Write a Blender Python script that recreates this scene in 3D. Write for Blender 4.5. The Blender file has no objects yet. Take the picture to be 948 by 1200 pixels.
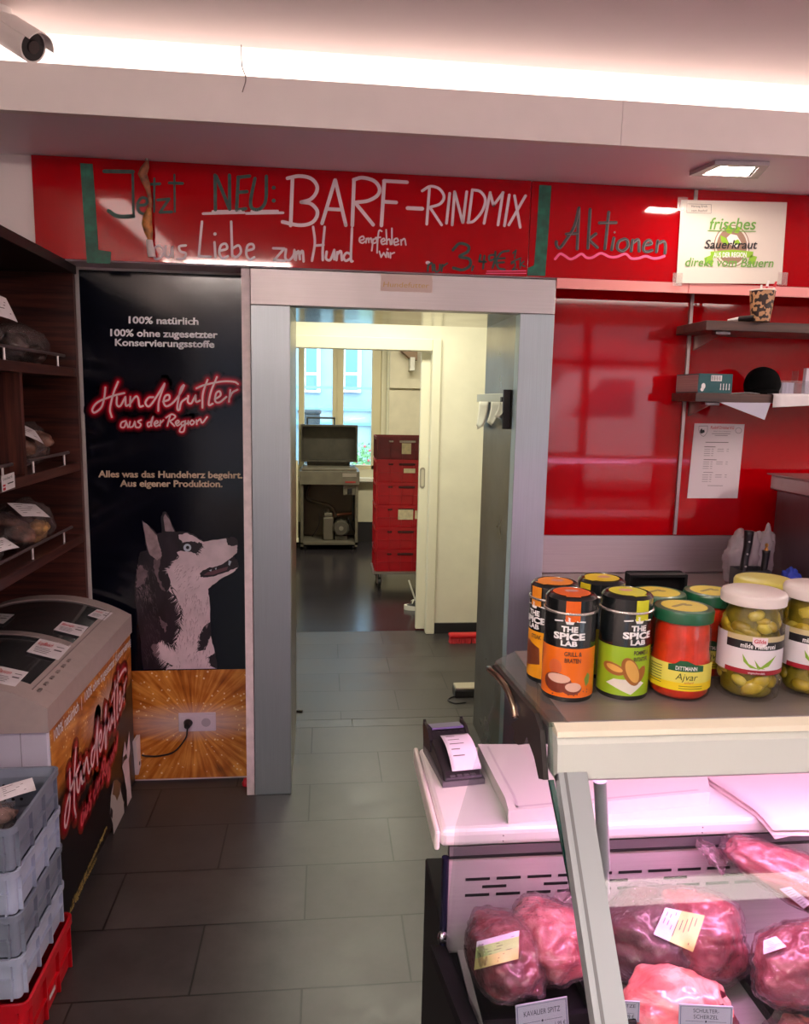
import bpy, bmesh, math, random
from mathutils import Vector, Matrix, noise
from mathutils.geometry import tessellate_polygon
random.seed(7)
scene = bpy.context.scene
COL = scene.collection
PI = math.pi
# ------------------------------------------------------------------ camera (948 x 1200 frame)
F, CX, CY = 880.0, 474.0, 600.0
r_ = Vector((8326.0, 40.0, F)).normalized()
d_ = Vector((-92.4, -133.0, F)).normalized()
d_ = (d_ - r_ * d_.dot(r_)).normalized()
u_ = -d_.cross(r_)
if u_.y > 0: u_ = -u_
M3 = Matrix((r_, d_, u_))            # camera coordinates (x right, y down, z forward) -> world
EYE = Vector((0, 0, 1.62))
cam = bpy.data.cameras.new('camera'); camo = bpy.data.objects.new('camera', cam); COL.objects.link(camo)
rot = Matrix((M3 @ Vector((1, 0, 0)), M3 @ Vector((0, -1, 0)), M3 @ Vector((0, 0, -1)))).transposed()
camo.matrix_world = Matrix.Translation(EYE) @ rot.to_4x4()
cam.sensor_fit = 'VERTICAL'; cam.sensor_height = 24.0; cam.lens = 24.0 * F / 1200.0
cam.clip_start = 0.02; cam.clip_end = 200
scene.camera = camo

def S(c):
    """sRGB 0..255 to linear rgba"""
    return tuple(((v / 255.0) / 12.92 if v / 255.0 <= 0.04045 else ((v / 255.0 + 0.055) / 1.055) ** 2.4) for v in c) + (1.0,)

# ------------------------------------------------------------------ world, lights, exposure
world = bpy.data.worlds.new('overcast_sky'); scene.world = world; world.use_nodes = True
bg = world.node_tree.nodes['Background']; bg.inputs[0].default_value = S((226, 238, 250)); bg.inputs[1].default_value = 4.6

def area(name, loc, target, sx, sy, power, colour, portal=False):
    l = bpy.data.lights.new(name, 'AREA'); l.shape = 'RECTANGLE'; l.size = sx; l.size_y = sy
    l.energy = power; l.color = S(colour)[:3]
    if portal: l.cycles.is_portal = True
    o = bpy.data.objects.new(name, l); COL.objects.link(o); o.location = loc
    o.rotation_euler = (Vector(target) - Vector(loc)).to_track_quat('-Z', 'Y').to_euler()
    return o
# daylight entering the shop windows behind the camera and the workroom window
area('shop_window_daylight', (-0.85, -3.28, 1.5), (-0.85, 0, 1.5), 1.2, 2.2, 1, (255, 255, 255), True)
area('shop_door_daylight', (3.25, -3.28, 1.2), (3.25, 0, 1.2), 2.1, 2.4, 1, (255, 255, 255), True)
area('workroom_window_daylight', (0.1, 8.72, 1.56), (0.1, 5, 1.56), 1.0, 1.45, 1, (255, 255, 255), True)
area('service_fill_light', (3.7, 1.5, 2.70), (3.2, 1.7, 0), 1.2, 0.5, 60, (255, 234, 226))  # added fill lamp, out of view, brightening the red panels on the right
area('corridor_ceiling_light', (0.35, 4.3, 2.46), (0.35, 4.3, 0), 1.0, 0.25, 18, (255, 249, 226))
area('workroom_ceiling_light', (0.7, 6.9, 2.55), (0.7, 6.9, 0), 1.2, 0.3, 32, (255, 248, 222))
scene.view_settings.view_transform = 'Standard'; scene.view_settings.look = 'None'
scene.view_settings.exposure = 0.7; scene.view_settings.gamma = 1.0
scene.view_settings.use_curve_mapping = False
scene.cycles.max_bounces = 10; scene.cycles.transparent_max_bounces = 24; scene.cycles.glossy_bounces = 5
scene.cycles.sample_clamp_indirect = 4.0
scene.cycles.caustics_reflective = False; scene.cycles.caustics_refractive = False

# ------------------------------------------------------------------ pixel -> plane helpers (for measuring where things stand)
def ray(x, y): return M3 @ Vector(((x - CX) / F, (y - CY) / F, 1.0))
def pX(x, y, v): d = ray(x, y); return EYE + d * (v / d.x)
def pY(x, y, v): d = ray(x, y); return EYE + d * (v / d.y)
def pZ(x, y, v): d = ray(x, y); return EYE + d * ((v - EYE.z) / d.z)

# ------------------------------------------------------------------ materials
MATS = {}
def nodes_of(m):
    nt = m.node_tree; return nt, nt.nodes, nt.links
def mat(name, c, rough=0.5, metal=0.0, spec=0.5, coat=0.0, emit=None, strength=0.0, var=0.0, vscale=8.0, stretch=(1, 1, 1), bump=0.0, bscale=40.0, trans=0.0, sub=0.0):
    if name in MATS: return MATS[name]
    m = bpy.data.materials.new(name); m.use_nodes = True; nt, N, L = nodes_of(m)
    b = N['Principled BSDF']
    b.inputs['Base Color'].default_value = S(c); b.inputs['Roughness'].default_value = rough; b.inputs['Metallic'].default_value = metal
    b.inputs['Specular IOR Level'].default_value = spec; b.inputs['Coat Weight'].default_value = coat; b.inputs['Coat Roughness'].default_value = 0.04
    b.inputs['Transmission Weight'].default_value = trans
    if sub: b.inputs['Subsurface Weight'].default_value = sub; b.inputs['Subsurface Radius'].default_value = (0.02, 0.006, 0.004); b.inputs['Subsurface Scale'].default_value = 0.5
    if emit: b.inputs['Emission Color'].default_value = S(emit); b.inputs['Emission Strength'].default_value = strength
    if var or bump:
        g = N.new('ShaderNodeNewGeometry'); mp = N.new('ShaderNodeMapping'); mp.inputs['Scale'].default_value = stretch; L.new(g.outputs['Position'], mp.inputs[0])
    if var:
        n = N.new('ShaderNodeTexNoise'); n.inputs['Scale'].default_value = vscale; n.inputs['Detail'].default_value = 5; L.new(mp.outputs[0], n.inputs['Vector'])
        r = N.new('ShaderNodeValToRGB'); r.color_ramp.elements[0].position = 0.3; r.color_ramp.elements[1].position = 0.7
        lo = [max(0, v * (1 - var)) for v in c]; hi = [min(255, v * (1 + var)) for v in c]
        r.color_ramp.elements[0].color = S(lo); r.color_ramp.elements[1].color = S(hi)
        L.new(n.outputs['Fac'], r.inputs[0]); L.new(r.outputs[0], b.inputs['Base Color'])
    if bump:
        n2 = N.new('ShaderNodeTexNoise'); n2.inputs['Scale'].default_value = bscale; n2.inputs['Detail'].default_value = 4; L.new(mp.outputs[0], n2.inputs['Vector'])
        bp = N.new('ShaderNodeBump'); bp.inputs['Strength'].default_value = bump; bp.inputs['Distance'].default_value = 0.004
        L.new(n2.outputs['Fac'], bp.inputs['Height']); L.new(bp.outputs[0], b.inputs['Normal'])
    MATS[name] = m; return m
def film(name, tint=(255, 255, 255), refl=0.5, rough=0.05, bump=0.0, bscale=60, haze=0.0, hazecol=(255, 255, 255)):
    """thin clear sheet: see-through with a Fresnel reflection (panes, jars, wrap)"""
    if name in MATS: return MATS[name]
    m = bpy.data.materials.new(name); m.use_nodes = True; nt, N, L = nodes_of(m); N.remove(N['Principled BSDF'])
    t = N.new('ShaderNodeBsdfTransparent'); t.inputs[0].default_value = S(tint)
    g = N.new('ShaderNodeBsdfGlossy'); g.inputs['Roughness'].default_value = rough
    fr = N.new('ShaderNodeLayerWeight'); fr.inputs['Blend'].default_value = 0.5
    pw = N.new('ShaderNodeMath'); pw.operation = 'POWER'; pw.inputs[1].default_value = 4.0; L.new(fr.outputs['Facing'], pw.inputs[0])
    mu = N.new('ShaderNodeMath'); mu.operation = 'MULTIPLY_ADD'; mu.inputs[1].default_value = refl; mu.inputs[2].default_value = 0.07 * refl; L.new(pw.outputs[0], mu.inputs[0])
    mx = N.new('ShaderNodeMixShader'); L.new(mu.outputs[0], mx.inputs[0]); L.new(t.outputs[0], mx.inputs[1]); L.new(g.outputs[0], mx.inputs[2])
    out = mx
    if haze:
        df = N.new('ShaderNodeBsdfDiffuse'); df.inputs[0].default_value = S(hazecol)
        m2 = N.new('ShaderNodeMixShader'); m2.inputs[0].default_value = haze; L.new(mx.outputs[0], m2.inputs[1]); L.new(df.outputs[0], m2.inputs[2]); out = m2
    L.new(out.outputs[0], N['Material Output'].inputs[0])
    if bump:
        ge = N.new('ShaderNodeNewGeometry'); n2 = N.new('ShaderNodeTexNoise'); n2.inputs['Scale'].default_value = bscale; n2.inputs['Detail'].default_value = 3; L.new(ge.outputs['Position'], n2.inputs['Vector'])
        bp = N.new('ShaderNodeBump'); bp.inputs['Strength'].default_value = bump; bp.inputs['Distance'].default_value = 0.01
        L.new(n2.outputs['Fac'], bp.inputs['Height']); L.new(bp.outputs[0], g.inputs['Normal']); L.new(bp.outputs[0], fr.inputs['Normal'])
    MATS[name] = m; return m
def wood(name, dark, light, axis):
    """straight-grained laminate; axis = direction the grain runs"""
    if name in MATS: return MATS[name]
    m = mat(name, dark, 0.35, coat=0.15); nt, N, L = nodes_of(m); b = N['Principled BSDF']
    g = N.new('ShaderNodeNewGeometry'); mp = N.new('ShaderNodeMapping'); L.new(g.outputs['Position'], mp.inputs[0])
    mp.inputs['Scale'].default_value = tuple(1.2 if i == axis else 26 for i in range(3))
    n = N.new('ShaderNodeTexNoise'); n.inputs['Scale'].default_value = 2.0; n.inputs['Detail'].default_value = 8; n.inputs['Roughness'].default_value = 0.65; L.new(mp.outputs[0], n.inputs['Vector'])
    r = N.new('ShaderNodeValToRGB'); e = r.color_ramp.elements; e[0].position = 0.36; e[0].color = S(dark); e[1].position = 0.68; e[1].color = S(light)
    L.new(n.outputs['Fac'], r.inputs[0]); L.new(r.outputs[0], b.inputs['Base Color']); return m
def steel(name, c, rough, axis=2, metal=1.0, bump=0.03):
    """brushed steel, the brushing along one axis"""
    if name in MATS: return MATS[name]
    m = mat(name, c, rough, metal); nt, N, L = nodes_of(m); b = N['Principled BSDF']
    g = N.new('ShaderNodeNewGeometry'); mp = N.new('ShaderNodeMapping'); L.new(g.outputs['Position'], mp.inputs[0])
    mp.inputs['Scale'].default_value = tuple(1.5 if i == axis else 90 for i in range(3))
    n = N.new('ShaderNodeTexNoise'); n.inputs['Scale'].default_value = 3.0; n.inputs['Detail'].default_value = 6; L.new(mp.outputs[0], n.inputs['Vector'])
    n3 = N.new('ShaderNodeTexNoise'); n3.inputs['Scale'].default_value = 5.0; n3.inputs['Detail'].default_value = 6; L.new(g.outputs['Position'], n3.inputs['Vector'])
    ma = N.new('ShaderNodeMath'); ma.operation = 'MULTIPLY_ADD'; ma.inputs[1].default_value = 0.22; ma.inputs[2].default_value = rough - 0.1; L.new(n3.outputs['Fac'], ma.inputs[0]); L.new(ma.outputs[0], b.inputs['Roughness'])
    r = N.new('ShaderNodeValToRGB'); r.color_ramp.elements[0].color = S([v * 0.94 for v in c]); r.color_ramp.elements[1].color = S([min(255, v * 1.04) for v in c]); L.new(n.outputs['Fac'], r.inputs[0]); L.new(r.outputs[0], b.inputs['Base Color'])
    bp = N.new('ShaderNodeBump'); bp.inputs['Strength'].default_value = bump; bp.inputs['Distance'].default_value = 0.002; L.new(n.outputs['Fac'], bp.inputs['Height']); L.new(bp.outputs[0], b.inputs['Normal'])
    return m

# ------------------------------------------------------------------ mesh builder
class B:
    def __init__(s): s.bm = bmesh.new()
    def face(s, pts):
        try: return s.bm.faces.new([s.bm.verts.new(p) for p in pts])
        except ValueError: return None
    def hexa(s, p): s._hexa(p); return s
    def _hexa(s, p):
        """eight corners: bottom four, top four (same order)"""
        v = [s.bm.verts.new(q) for q in p]
        for f in ((3, 2, 1, 0), (4, 5, 6, 7), (0, 1, 5, 4), (1, 2, 6, 5), (2, 3, 7, 6), (3, 0, 4, 7)): s.bm.faces.new([v[i] for i in f])
        return v
    def box(s, lo, hi, bev=0.0, seg=2, mx=None):
        x0, y0, z0 = lo; x1, y1, z1 = hi
        v = s._hexa([(x0, y0, z0), (x1, y0, z0), (x1, y1, z0), (x0, y1, z0), (x0, y0, z1), (x1, y0, z1), (x1, y1, z1), (x0, y1, z1)])
        if bev:
            es = list({e for q in v for e in q.link_edges})
            rr = bmesh.ops.bevel(s.bm, geom=es, offset=bev, segments=seg, affect='EDGES', profile=0.5)
            v = list({q for f in rr['faces'] for q in f.verts} | {q for q in v if q.is_valid})
        if mx is not None:
            for q in v: q.co = mx @ q.co
        return s
    def cyl(s, p0, p1, r0, r1=None, seg=20, cap=True):
        r1 = r0 if r1 is None else r1; p0 = Vector(p0); p1 = Vector(p1); ax = (p1 - p0).normalized()
        a = ax.orthogonal().normalized(); b = ax.cross(a); A = []; Bq = []
        for i in range(seg):
            t = 2 * PI * i / seg; o = a * math.cos(t) + b * math.sin(t); A.append(s.bm.verts.new(p0 + o * r0)); Bq.append(s.bm.verts.new(p1 + o * r1))
        for i in range(seg): j = (i + 1) % seg; s.bm.faces.new((A[i], A[j], Bq[j], Bq[i]))
        if cap: s.bm.faces.new(A[::-1]); s.bm.faces.new(Bq)
        return s
    def lathe(s, prof, c=(0, 0, 0), seg=36, cap=True):
        rings = []
        for r, z in prof:
            rings.append([s.bm.verts.new((c[0] + r * math.cos(2 * PI * i / seg), c[1] + r * math.sin(2 * PI * i / seg), c[2] + z)) for i in range(seg)])
        for q in range(len(rings) - 1):
            for i in range(seg): j = (i + 1) % seg; s.bm.faces.new((rings[q][i], rings[q][j], rings[q + 1][j], rings[q + 1][i]))
        if cap: s.bm.faces.new(rings[0][::-1]); s.bm.faces.new(rings[-1])
        return s
    def tube(s, pts, r, seg=10, smooth=6, taper=None):
        P = spline([Vector(p) for p in pts], smooth) if smooth > 1 else [Vector(p) for p in pts]
        rings = []; up = None
        for i, p in enumerate(P):
            t = (P[min(i + 1, len(P) - 1)] - P[max(i - 1, 0)]).normalized()
            if up is None: up = t.orthogonal().normalized()
            up = (up - t * up.dot(t)).normalized(); b = t.cross(up); rr = r if taper is None else r * taper(i / max(1, len(P) - 1))
            rings.append([s.bm.verts.new(p + (up * math.cos(2 * PI * k / seg) + b * math.sin(2 * PI * k / seg)) * rr) for k in range(seg)])
        for q in range(len(rings) - 1):
            for i in range(seg): j = (i + 1) % seg; s.bm.faces.new((rings[q][i], rings[q][j], rings[q + 1][j], rings[q + 1][i]))
        s.bm.faces.new(rings[0][::-1]); s.bm.faces.new(rings[-1]); return s
    def blob(s, c, rad, amp=0.0, freq=3.0, seed=0.0, sub=4, fn=None, mx=None):
        """lumpy ellipsoid"""
        rr = bmesh.ops.create_icosphere(s.bm, subdivisions=sub, radius=1.0)
        for v in rr['verts']:
            d = v.co.copy(); k = 1.0
            if amp: k += amp * noise.fractal(d * freq + Vector((seed, seed * 1.7, seed * 0.3)), 1.0, 2.0, 4)
            q = Vector((d.x * rad[0], d.y * rad[1], d.z * rad[2])) * k
            if fn: q = fn(q, d)
            if mx is not None: q = mx @ q
            v.co = q + Vector(c)
        return s
    def prism(s, poly, vec, z=None):
        """solid from a planar polygon extruded along vec"""
        poly = [Vector(p) for p in poly]; vec = Vector(vec); a = [s.bm.verts.new(p) for p in poly]; b = [s.bm.verts.new(p + vec) for p in poly]
        n = len(poly)
        for t in tessellate_polygon([poly]):
            s.bm.faces.new([a[i] for i in t]); s.bm.faces.new([b[i] for i in reversed(t)])
        for i in range(n): j = (i + 1) % n; s.bm.faces.new((a[i], a[j], b[j], b[i]))
        return s
    def sheet(s, fn, nu, nv, thick=0.0):
        g = [[s.bm.verts.new(fn(i / nu, j / nv)) for i in range(nu + 1)] for j in range(nv + 1)]
        fs = [s.bm.faces.new((g[j][i], g[j][i + 1], g[j + 1][i + 1], g[j + 1][i])) for j in range(nv) for i in range(nu)]
        if thick:
            bmesh.ops.recalc_face_normals(s.bm, faces=fs)
            bmesh.ops.solidify(s.bm, geom=fs, thickness=thick)
        return s
def spline(P, n):
    if len(P) < 3 or n <= 1: return [p.copy() for p in P]
    out = []
    for i in range(len(P) - 1):
        p0 = P[i - 1] if i else P[0] * 2 - P[1]; p1 = P[i]; p2 = P[i + 1]; p3 = P[i + 2] if i + 2 < len(P) else P[-1] * 2 - P[-2]
        for k in range(n):
            t = k / n
            out.append(0.5 * ((2 * p1) + (p2 - p0) * t + (2 * p0 - 5 * p1 + 4 * p2 - p3) * t * t + (3 * p1 - p0 - 3 * p2 + p3) * t ** 3))
    out.append(P[-1].copy()); return out
ORG = {}
def obj(name, b, m, parent=None, smooth=False, kind=None, label=None, flip=False):
    bm = b.bm if isinstance(b, B) else b
    bmesh.ops.recalc_face_normals(bm, faces=bm.faces)
    o0 = ORG.get(parent.name, Vector((0, 0, 0))) if parent is not None else Vector((0, 0, 0))
    if o0.length: bmesh.ops.translate(bm, verts=bm.verts, vec=-o0)
    me = bpy.data.meshes.new(name); bm.to_mesh(me); bm.free()
    if m is not None: me.materials.append(m)
    o = bpy.data.objects.new(name, me); COL.objects.link(o)
    if parent is not None: o.parent = parent
    ORG[o.name] = o0
    if smooth:
        for p in me.polygons: p.use_smooth = True
        if smooth is not True:
            try:
                me.set_sharp_from_angle(angle=math.radians(smooth))
            except Exception: pass
    if kind: o['kind'] = kind
    if label: o['label'] = label
    return o
def tag(o, label, cat, group=None):
    o['label'] = label; o['category'] = cat
    if group: o['group'] = group
    return o
def thing(name, label, cat, loc=(0, 0, 0), group=None):
    o = bpy.data.objects.new(name, None); COL.objects.link(o); o.location = loc; o.empty_display_size = 0.05
    ORG[o.name] = Vector(loc); return tag(o, label, cat, group)
def proto(name, label, cat, group=None):
    return thing(name, label, cat, (0, 0, 0), group)
def put(o, loc, rz=0.0, rx=0.0, ry=0.0):
    o.location = loc; o.rotation_euler = (rx, ry, rz); return o
def dup(root, loc, rz=0.0, label=None, group=None):
    r = root.copy(); COL.objects.link(r); r.location = loc; r.rotation_euler = (0, 0, rz)
    if label: r['label'] = label
    if group: r['group'] = group
    for ch in root.children:
        c = ch.copy(); COL.objects.link(c); c.parent = r
        for g in ch.children:
            d = g.copy(); COL.objects.link(d); d.parent = c
    return r
def struct(name, b, m, parent=None, smooth=False):
    return obj(name, b, m, parent, smooth, kind='structure')

# ------------------------------------------------------------------ printing and writing on surfaces
class Ink:
    """flat marks laid on a surface; fn(a, b, k) gives the world point of (a, b) lifted k layers"""
    def __init__(s, fn, fine=0.0): s.fn = fn; s.bm = bmesh.new(); s.k = 1.0; s.fine = fine
    def poly(s, pts, k=None):
        k = s.k if k is None else k
        if s.fine:                                 # cut into vertical slivers so the mark follows a curved wall
            t = bmesh.new(); vs = [t.verts.new((p[0], p[1], 0)) for p in pts]
            for q in tessellate_polygon([[Vector((p[0], p[1], 0)) for p in pts]]):
                try: t.faces.new([vs[i] for i in q])
                except ValueError: pass
            x = math.floor(min(p[0] for p in pts) / s.fine) * s.fine + s.fine; xm = max(p[0] for p in pts)
            while x < xm:
                bmesh.ops.bisect_plane(t, geom=t.verts[:] + t.edges[:] + t.faces[:], plane_co=(x, 0, 0), plane_no=(1, 0, 0)); x += s.fine
            mp = {v: s.bm.verts.new(s.fn(v.co.x, v.co.y, k)) for v in t.verts}
            for f in t.faces: s.bm.faces.new([mp[v] for v in f.verts])
            t.free(); return s
        v2 = [Vector((p[0], p[1], 0)) for p in pts]
        vs = [s.bm.verts.new(s.fn(p[0], p[1], k)) for p in pts]
        for t in tessellate_polygon([v2]):
            try: s.bm.faces.new([vs[i] for i in t])
            except ValueError: pass
        return s
    def dot(s, x, y, rx, ry=None, n=16, k=None):
        ry = rx if ry is None else ry
        return s.poly([(x + rx * math.cos(2 * PI * i / n), y + ry * math.sin(2 * PI * i / n)) for i in range(n)], k)
    def stroke(s, pts, w, k=None, n=6, caps=True, wf=None):
        k = s.k if k is None else k
        P = spline([Vector((p[0], p[1], 0)) for p in pts], n if len(pts) > 2 else 1); h = w / 2
        if s.fine and len(pts) == 2: P = [P[0].lerp(P[1], q / 8) for q in range(9)]
        if caps: s.dot(P[0].x, P[0].y, h, k=k, n=10); s.dot(P[-1].x, P[-1].y, h, k=k, n=10)
        prev = None
        for i, p in enumerate(P):
            t = P[min(i + 1, len(P) - 1)] - P[max(i - 1, 0)]
            if t.length < 1e-9: continue
            t.normalize(); q = Vector((-t.y, t.x, 0)) * h * (wf(i / (len(P) - 1)) if wf else 1)
            a = s.bm.verts.new(s.fn(p.x + q.x, p.y + q.y, k)); b = s.bm.verts.new(s.fn(p.x - q.x, p.y - q.y, k))
            if prev: s.bm.faces.new((prev[0], a, b, prev[1]))
            prev = (a, b)
        return s
    def strokes(s, L, w, k=None, tf=lambda p: p, n=6):
        for st in L: s.stroke([tf(p) for p in st], w, k, n)
        return s
    def text(s, body, x, y, size=None, width=None, align='L', down=True, slope=0.0, shear=0.0, bold=0.0, k=None, height=None):
        """letters with the baseline starting at (x, y) in the surface's own units; width fits the line"""
        k = s.k if k is None else k
        cu = bpy.data.curves.new('letters', 'FONT'); cu.body = body; cu.size = 1.0; cu.shear = shear; cu.offset = bold; cu.resolution_u = 3
        o = bpy.data.objects.new('letters', cu); COL.objects.link(o)
        dg = bpy.context.evaluated_depsgraph_get(); me = o.evaluated_get(dg).to_mesh()
        V = [v.co.copy() for v in me.vertices]; Fs = [tuple(p.vertices) for p in me.polygons]
        o.evaluated_get(dg).to_mesh_clear(); bpy.data.objects.remove(o); bpy.data.curves.remove(cu)
        if not V: return s
        x0 = min(v.x for v in V); x1 = max(v.x for v in V); y1 = max(v.y for v in V)
        sc = size if size else width / (x1 - x0); sy = sc if height is None else height / y1
        off = {'L': 0, 'C': -(x1 - x0) / 2, 'R': -(x1 - x0)}[align]; sg = -1 if down else 1
        vs = [s.bm.verts.new(s.fn(x + (v.x - x0 + off) * sc, y + sg * v.y * sy + (v.x - x0 + off) * sc * slope, k)) for v in V]
        for f in Fs:
            try: s.bm.faces.new([vs[i] for i in f])
            except ValueError: pass
        return s
    def done(s, name, m, parent, label=None):
        bm = s.bm; o0 = ORG.get(parent.name, Vector((0, 0, 0)))
        if o0.length: bmesh.ops.translate(bm, verts=bm.verts, vec=-o0)
        me = bpy.data.meshes.new(name); bm.to_mesh(me); bm.free(); me.materials.append(m)
        o = bpy.data.objects.new(name, me); COL.objects.link(o); o.parent = parent; ORG[o.name] = o0
        if label: o['label'] = label
        return o
def on_y(plane, step=0.0004): return lambda a, b, k: pY(a, b, plane) + Vector((0, -step * k, 0))
def crop(ox, oy, sc): return lambda p: (ox + p[0] * sc, oy + p[1] * sc)
def frame(o, r, u, step=0.0004):
    """surface frame: origin, right and up vectors (per unit)"""
    o = Vector(o); r = Vector(r); u = Vector(u); n = r.cross(u).normalized() * step
    return lambda a, b, k: o + r * a + u * b + n * k
def ragged(poly, amp, n=4, seed=0):
    R = random.Random(seed); out = []
    for i, p in enumerate(poly):
        q = poly[(i + 1) % len(poly)]
        for k in range(n):
            t = k / n; j = 0 if k == 0 else 1
            out.append((p[0] + (q[0] - p[0]) * t + R.uniform(-amp, amp) * j, p[1] + (q[1] - p[1]) * t + R.uniform(-amp, amp) * j))
    return out
white_ink = mat('white_paint_marker', (228, 205, 210), 0.5)
black_ink = mat('black_print', (24, 22, 26), 0.5)
white_print = mat('white_print', (236, 232, 234), 0.45)
paper = mat('white_paper', (228, 222, 224), 0.7, var=0.02, vscale=20)
# ================================================================== THE SETTING
YW, YF = 3.07, 2.928            # recessed wall plane, plane of the steel frame and the sign
def tiles(name, x0, y0):
    m = mat(name, (78, 76, 74), 0.34, spec=0.5); nt, N, L = nodes_of(m); b = N['Principled BSDF']
    g = N.new('ShaderNodeNewGeometry'); mp = N.new('ShaderNodeMapping'); mp.inputs['Location'].default_value = (-x0, -y0, 0); L.new(g.outputs['Position'], mp.inputs[0])
    br = N.new('ShaderNodeTexBrick'); br.offset = 0.5; br.inputs['Scale'].default_value = 1.0; br.inputs['Brick Width'].default_value = 0.612
    br.inputs['Row Height'].default_value = 0.28 if y0 < 3 else 0.272; br.inputs['Mortar Size'].default_value = 0.003; br.inputs['Mortar Smooth'].default_value = 0.1; br.inputs['Bias'].default_value = 0
    br.inputs['Color1'].default_value = S((60, 56, 56)); br.inputs['Color2'].default_value = S((69, 65, 64)); br.inputs['Mortar'].default_value = S((24, 22, 22)); L.new(mp.outputs[0], br.inputs['Vector'])
    n = N.new('ShaderNodeTexNoise'); n.inputs['Scale'].default_value = 6; n.inputs['Detail'].default_value = 8; n.inputs['Roughness'].default_value = 0.7; L.new(g.outputs['Position'], n.inputs['Vector'])
    r = N.new('ShaderNodeValToRGB'); r.color_ramp.elements[0].position = 0.3; r.color_ramp.elements[1].position = 0.75
    r.color_ramp.elements[0].color = (0.62, 0.62, 0.62, 1); r.color_ramp.elements[1].color = (1.25, 1.25, 1.25, 1); L.new(n.outputs['Fac'], r.inputs[0])
    mx = N.new('ShaderNodeMixRGB'); mx.blend_type = 'MULTIPLY'; mx.inputs[0].default_value = 1; L.new(br.outputs['Color'], mx.inputs[1]); L.new(r.outputs[0], mx.inputs[2]); L.new(mx.outputs[0], b.inputs['Base Color'])
    ma = N.new('ShaderNodeMath'); ma.operation = 'MULTIPLY_ADD'; ma.inputs[1].default_value = 0.3; ma.inputs[2].default_value = 0.22; L.new(n.outputs['Fac'], ma.inputs[0]); L.new(ma.outputs[0], b.inputs['Roughness'])
    bp = N.new('ShaderNodeBump'); bp.inputs['Strength'].default_value = 0.4; bp.inputs['Distance'].default_value = 0.002; bp.invert = True
    L.new(br.outputs['Fac'], bp.inputs['Height']); L.new(bp.outputs[0], b.inputs['Normal']); return m
struct('floor_shop', B().box((-1.5, -3.3, -0.1), (4.7, 3.56, 0)), tiles('slate_tiles', -0.058 + 0.612, 1.881))
struct('floor_corridor', B().box((-1.5, 3.652, -0.1), (2.3, 5.12, 0)), tiles('slate_tiles_corridor', 0.086, 3.752))
struct('floor_threshold', B().box((-1.5, 3.563, -0.1), (0.14, 3.65, -0.0005)).box((0.143, 3.563, -0.1), (2.3, 3.65, -0.0005)), mat('slate_tile_plain', (66, 63, 62), 0.35, var=0.15, vscale=6))
struct('floor_workroom', B().box((-0.6, 5.12, -0.1), (2.7, 8.9, 0.0)), mat('dark_vinyl', (44, 40, 44), 0.2, var=0.12, vscale=5))
plaster = mat('white_plaster', (226, 214, 208), 0.75, var=0.02, vscale=6, bump=0.05, bscale=25)
ceilp = mat('ceiling_paint', (230, 214, 210), 0.8, var=0.015, vscale=3)
creamy = mat('cream_wall_paint', (228, 224, 204), 0.6, var=0.025, vscale=5, bump=0.25, bscale=14)
creamg = mat('cream_gloss_paint', (230, 226, 204), 0.4)
struct('wall_left', B().box((-1.52, -3.3, 0), (-1.42, 3.6, 2.72)), plaster)
struct('wall_right', B().box((4.6, -3.3, 0), (4.7, 3.6, 2.72)), plaster)
struct('wall_back', B().box((-1.42, YW + 0.01, 0), (-0.2, 3.53, 2.45)).box((0.82, YW + 0.01, 0), (4.6, 3.53, 2.45)).box((-0.2, YW + 0.01, 2.0), (0.82, 3.53, 2.45)), plaster)
struct('trim_bulkhead', B().box((-1.42, YF + 0.008, 2.096), (4.6, YW + 0.009, 2.45)), mat('bulkhead_white', (238, 224, 222), 0.5))
struct('ceiling', B().box((-1.52, -3.3, 2.72), (4.7, 2.72, 2.82)), ceilp)
struct('ceiling_soffit', B().box((-1.42, 2.5, 2.45), (4.6, 3.56, 2.47)), mat('soffit_paint', (244, 234, 240), 0.5))
fa = struct('trim_fascia', B().box((-1.42, 2.494, 2.449), (0.9445, 2.524, 2.585)).box((0.946, 2.494, 2.449), (4.6, 2.524, 2.585)), mat('fascia_paint', (242, 232, 228), 0.6, var=0.01, vscale=8))
struct('wall_cove', B().box((-1.42, 2.70, 2.46), (4.6, 2.74, 2.75)), plaster)
# shop front behind the camera: window and glazed door seen only in reflections
struct('wall_front', B().box((-1.52, -3.3, 0), (-1.45, -3.2, 2.72)).box((-1.45, -3.3, 2.6), (4.7, -3.2, 2.72)).box((-0.2, -3.3, 0), (2.2, -3.2, 2.6)).box((4.3, -3.3, 0), (4.7, -3.2, 2.6)).box((-1.45, -3.3, 0), (-0.2, -3.2, 0.4)), plaster)
al = mat('dark_aluminium', (60, 58, 62), 0.4, 0.6)
struct('window_1', B().box((-1.45, -3.27, 0.4), (-1.40, -3.22, 2.6)).box((-0.25, -3.27, 0.4), (-0.2, -3.22, 2.6)).box((-0.86, -3.27, 0.4), (-0.82, -3.22, 2.1)).box((-1.4, -3.27, 2.1), (-0.25, -3.22, 2.15)), al)
struct('door_1', B().box((2.2, -3.27, 0), (2.27, -3.22, 2.6)).box((3.22, -3.27, 0), (3.32, -3.22, 2.6)).box((4.23, -3.27, 0), (4.3, -3.22, 2.6)).box((2.27, -3.27, 2.1), (4.23, -3.22, 2.17)).box((2.27, -3.27, 0), (4.23, -3.22, 0.16)).box((2.27, -3.262, 0.95), (3.22, -3.23, 1.0)), al)
struct('street', B().box((-14, -16, -0.12), (16, -3.3, -0.02)), mat('street_asphalt', (92, 92, 94), 0.8, var=.1))
sf = thing('street_house', 'pale house across the street, mirrored in the red panels', 'building', (2, -13, -0.02))
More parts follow.
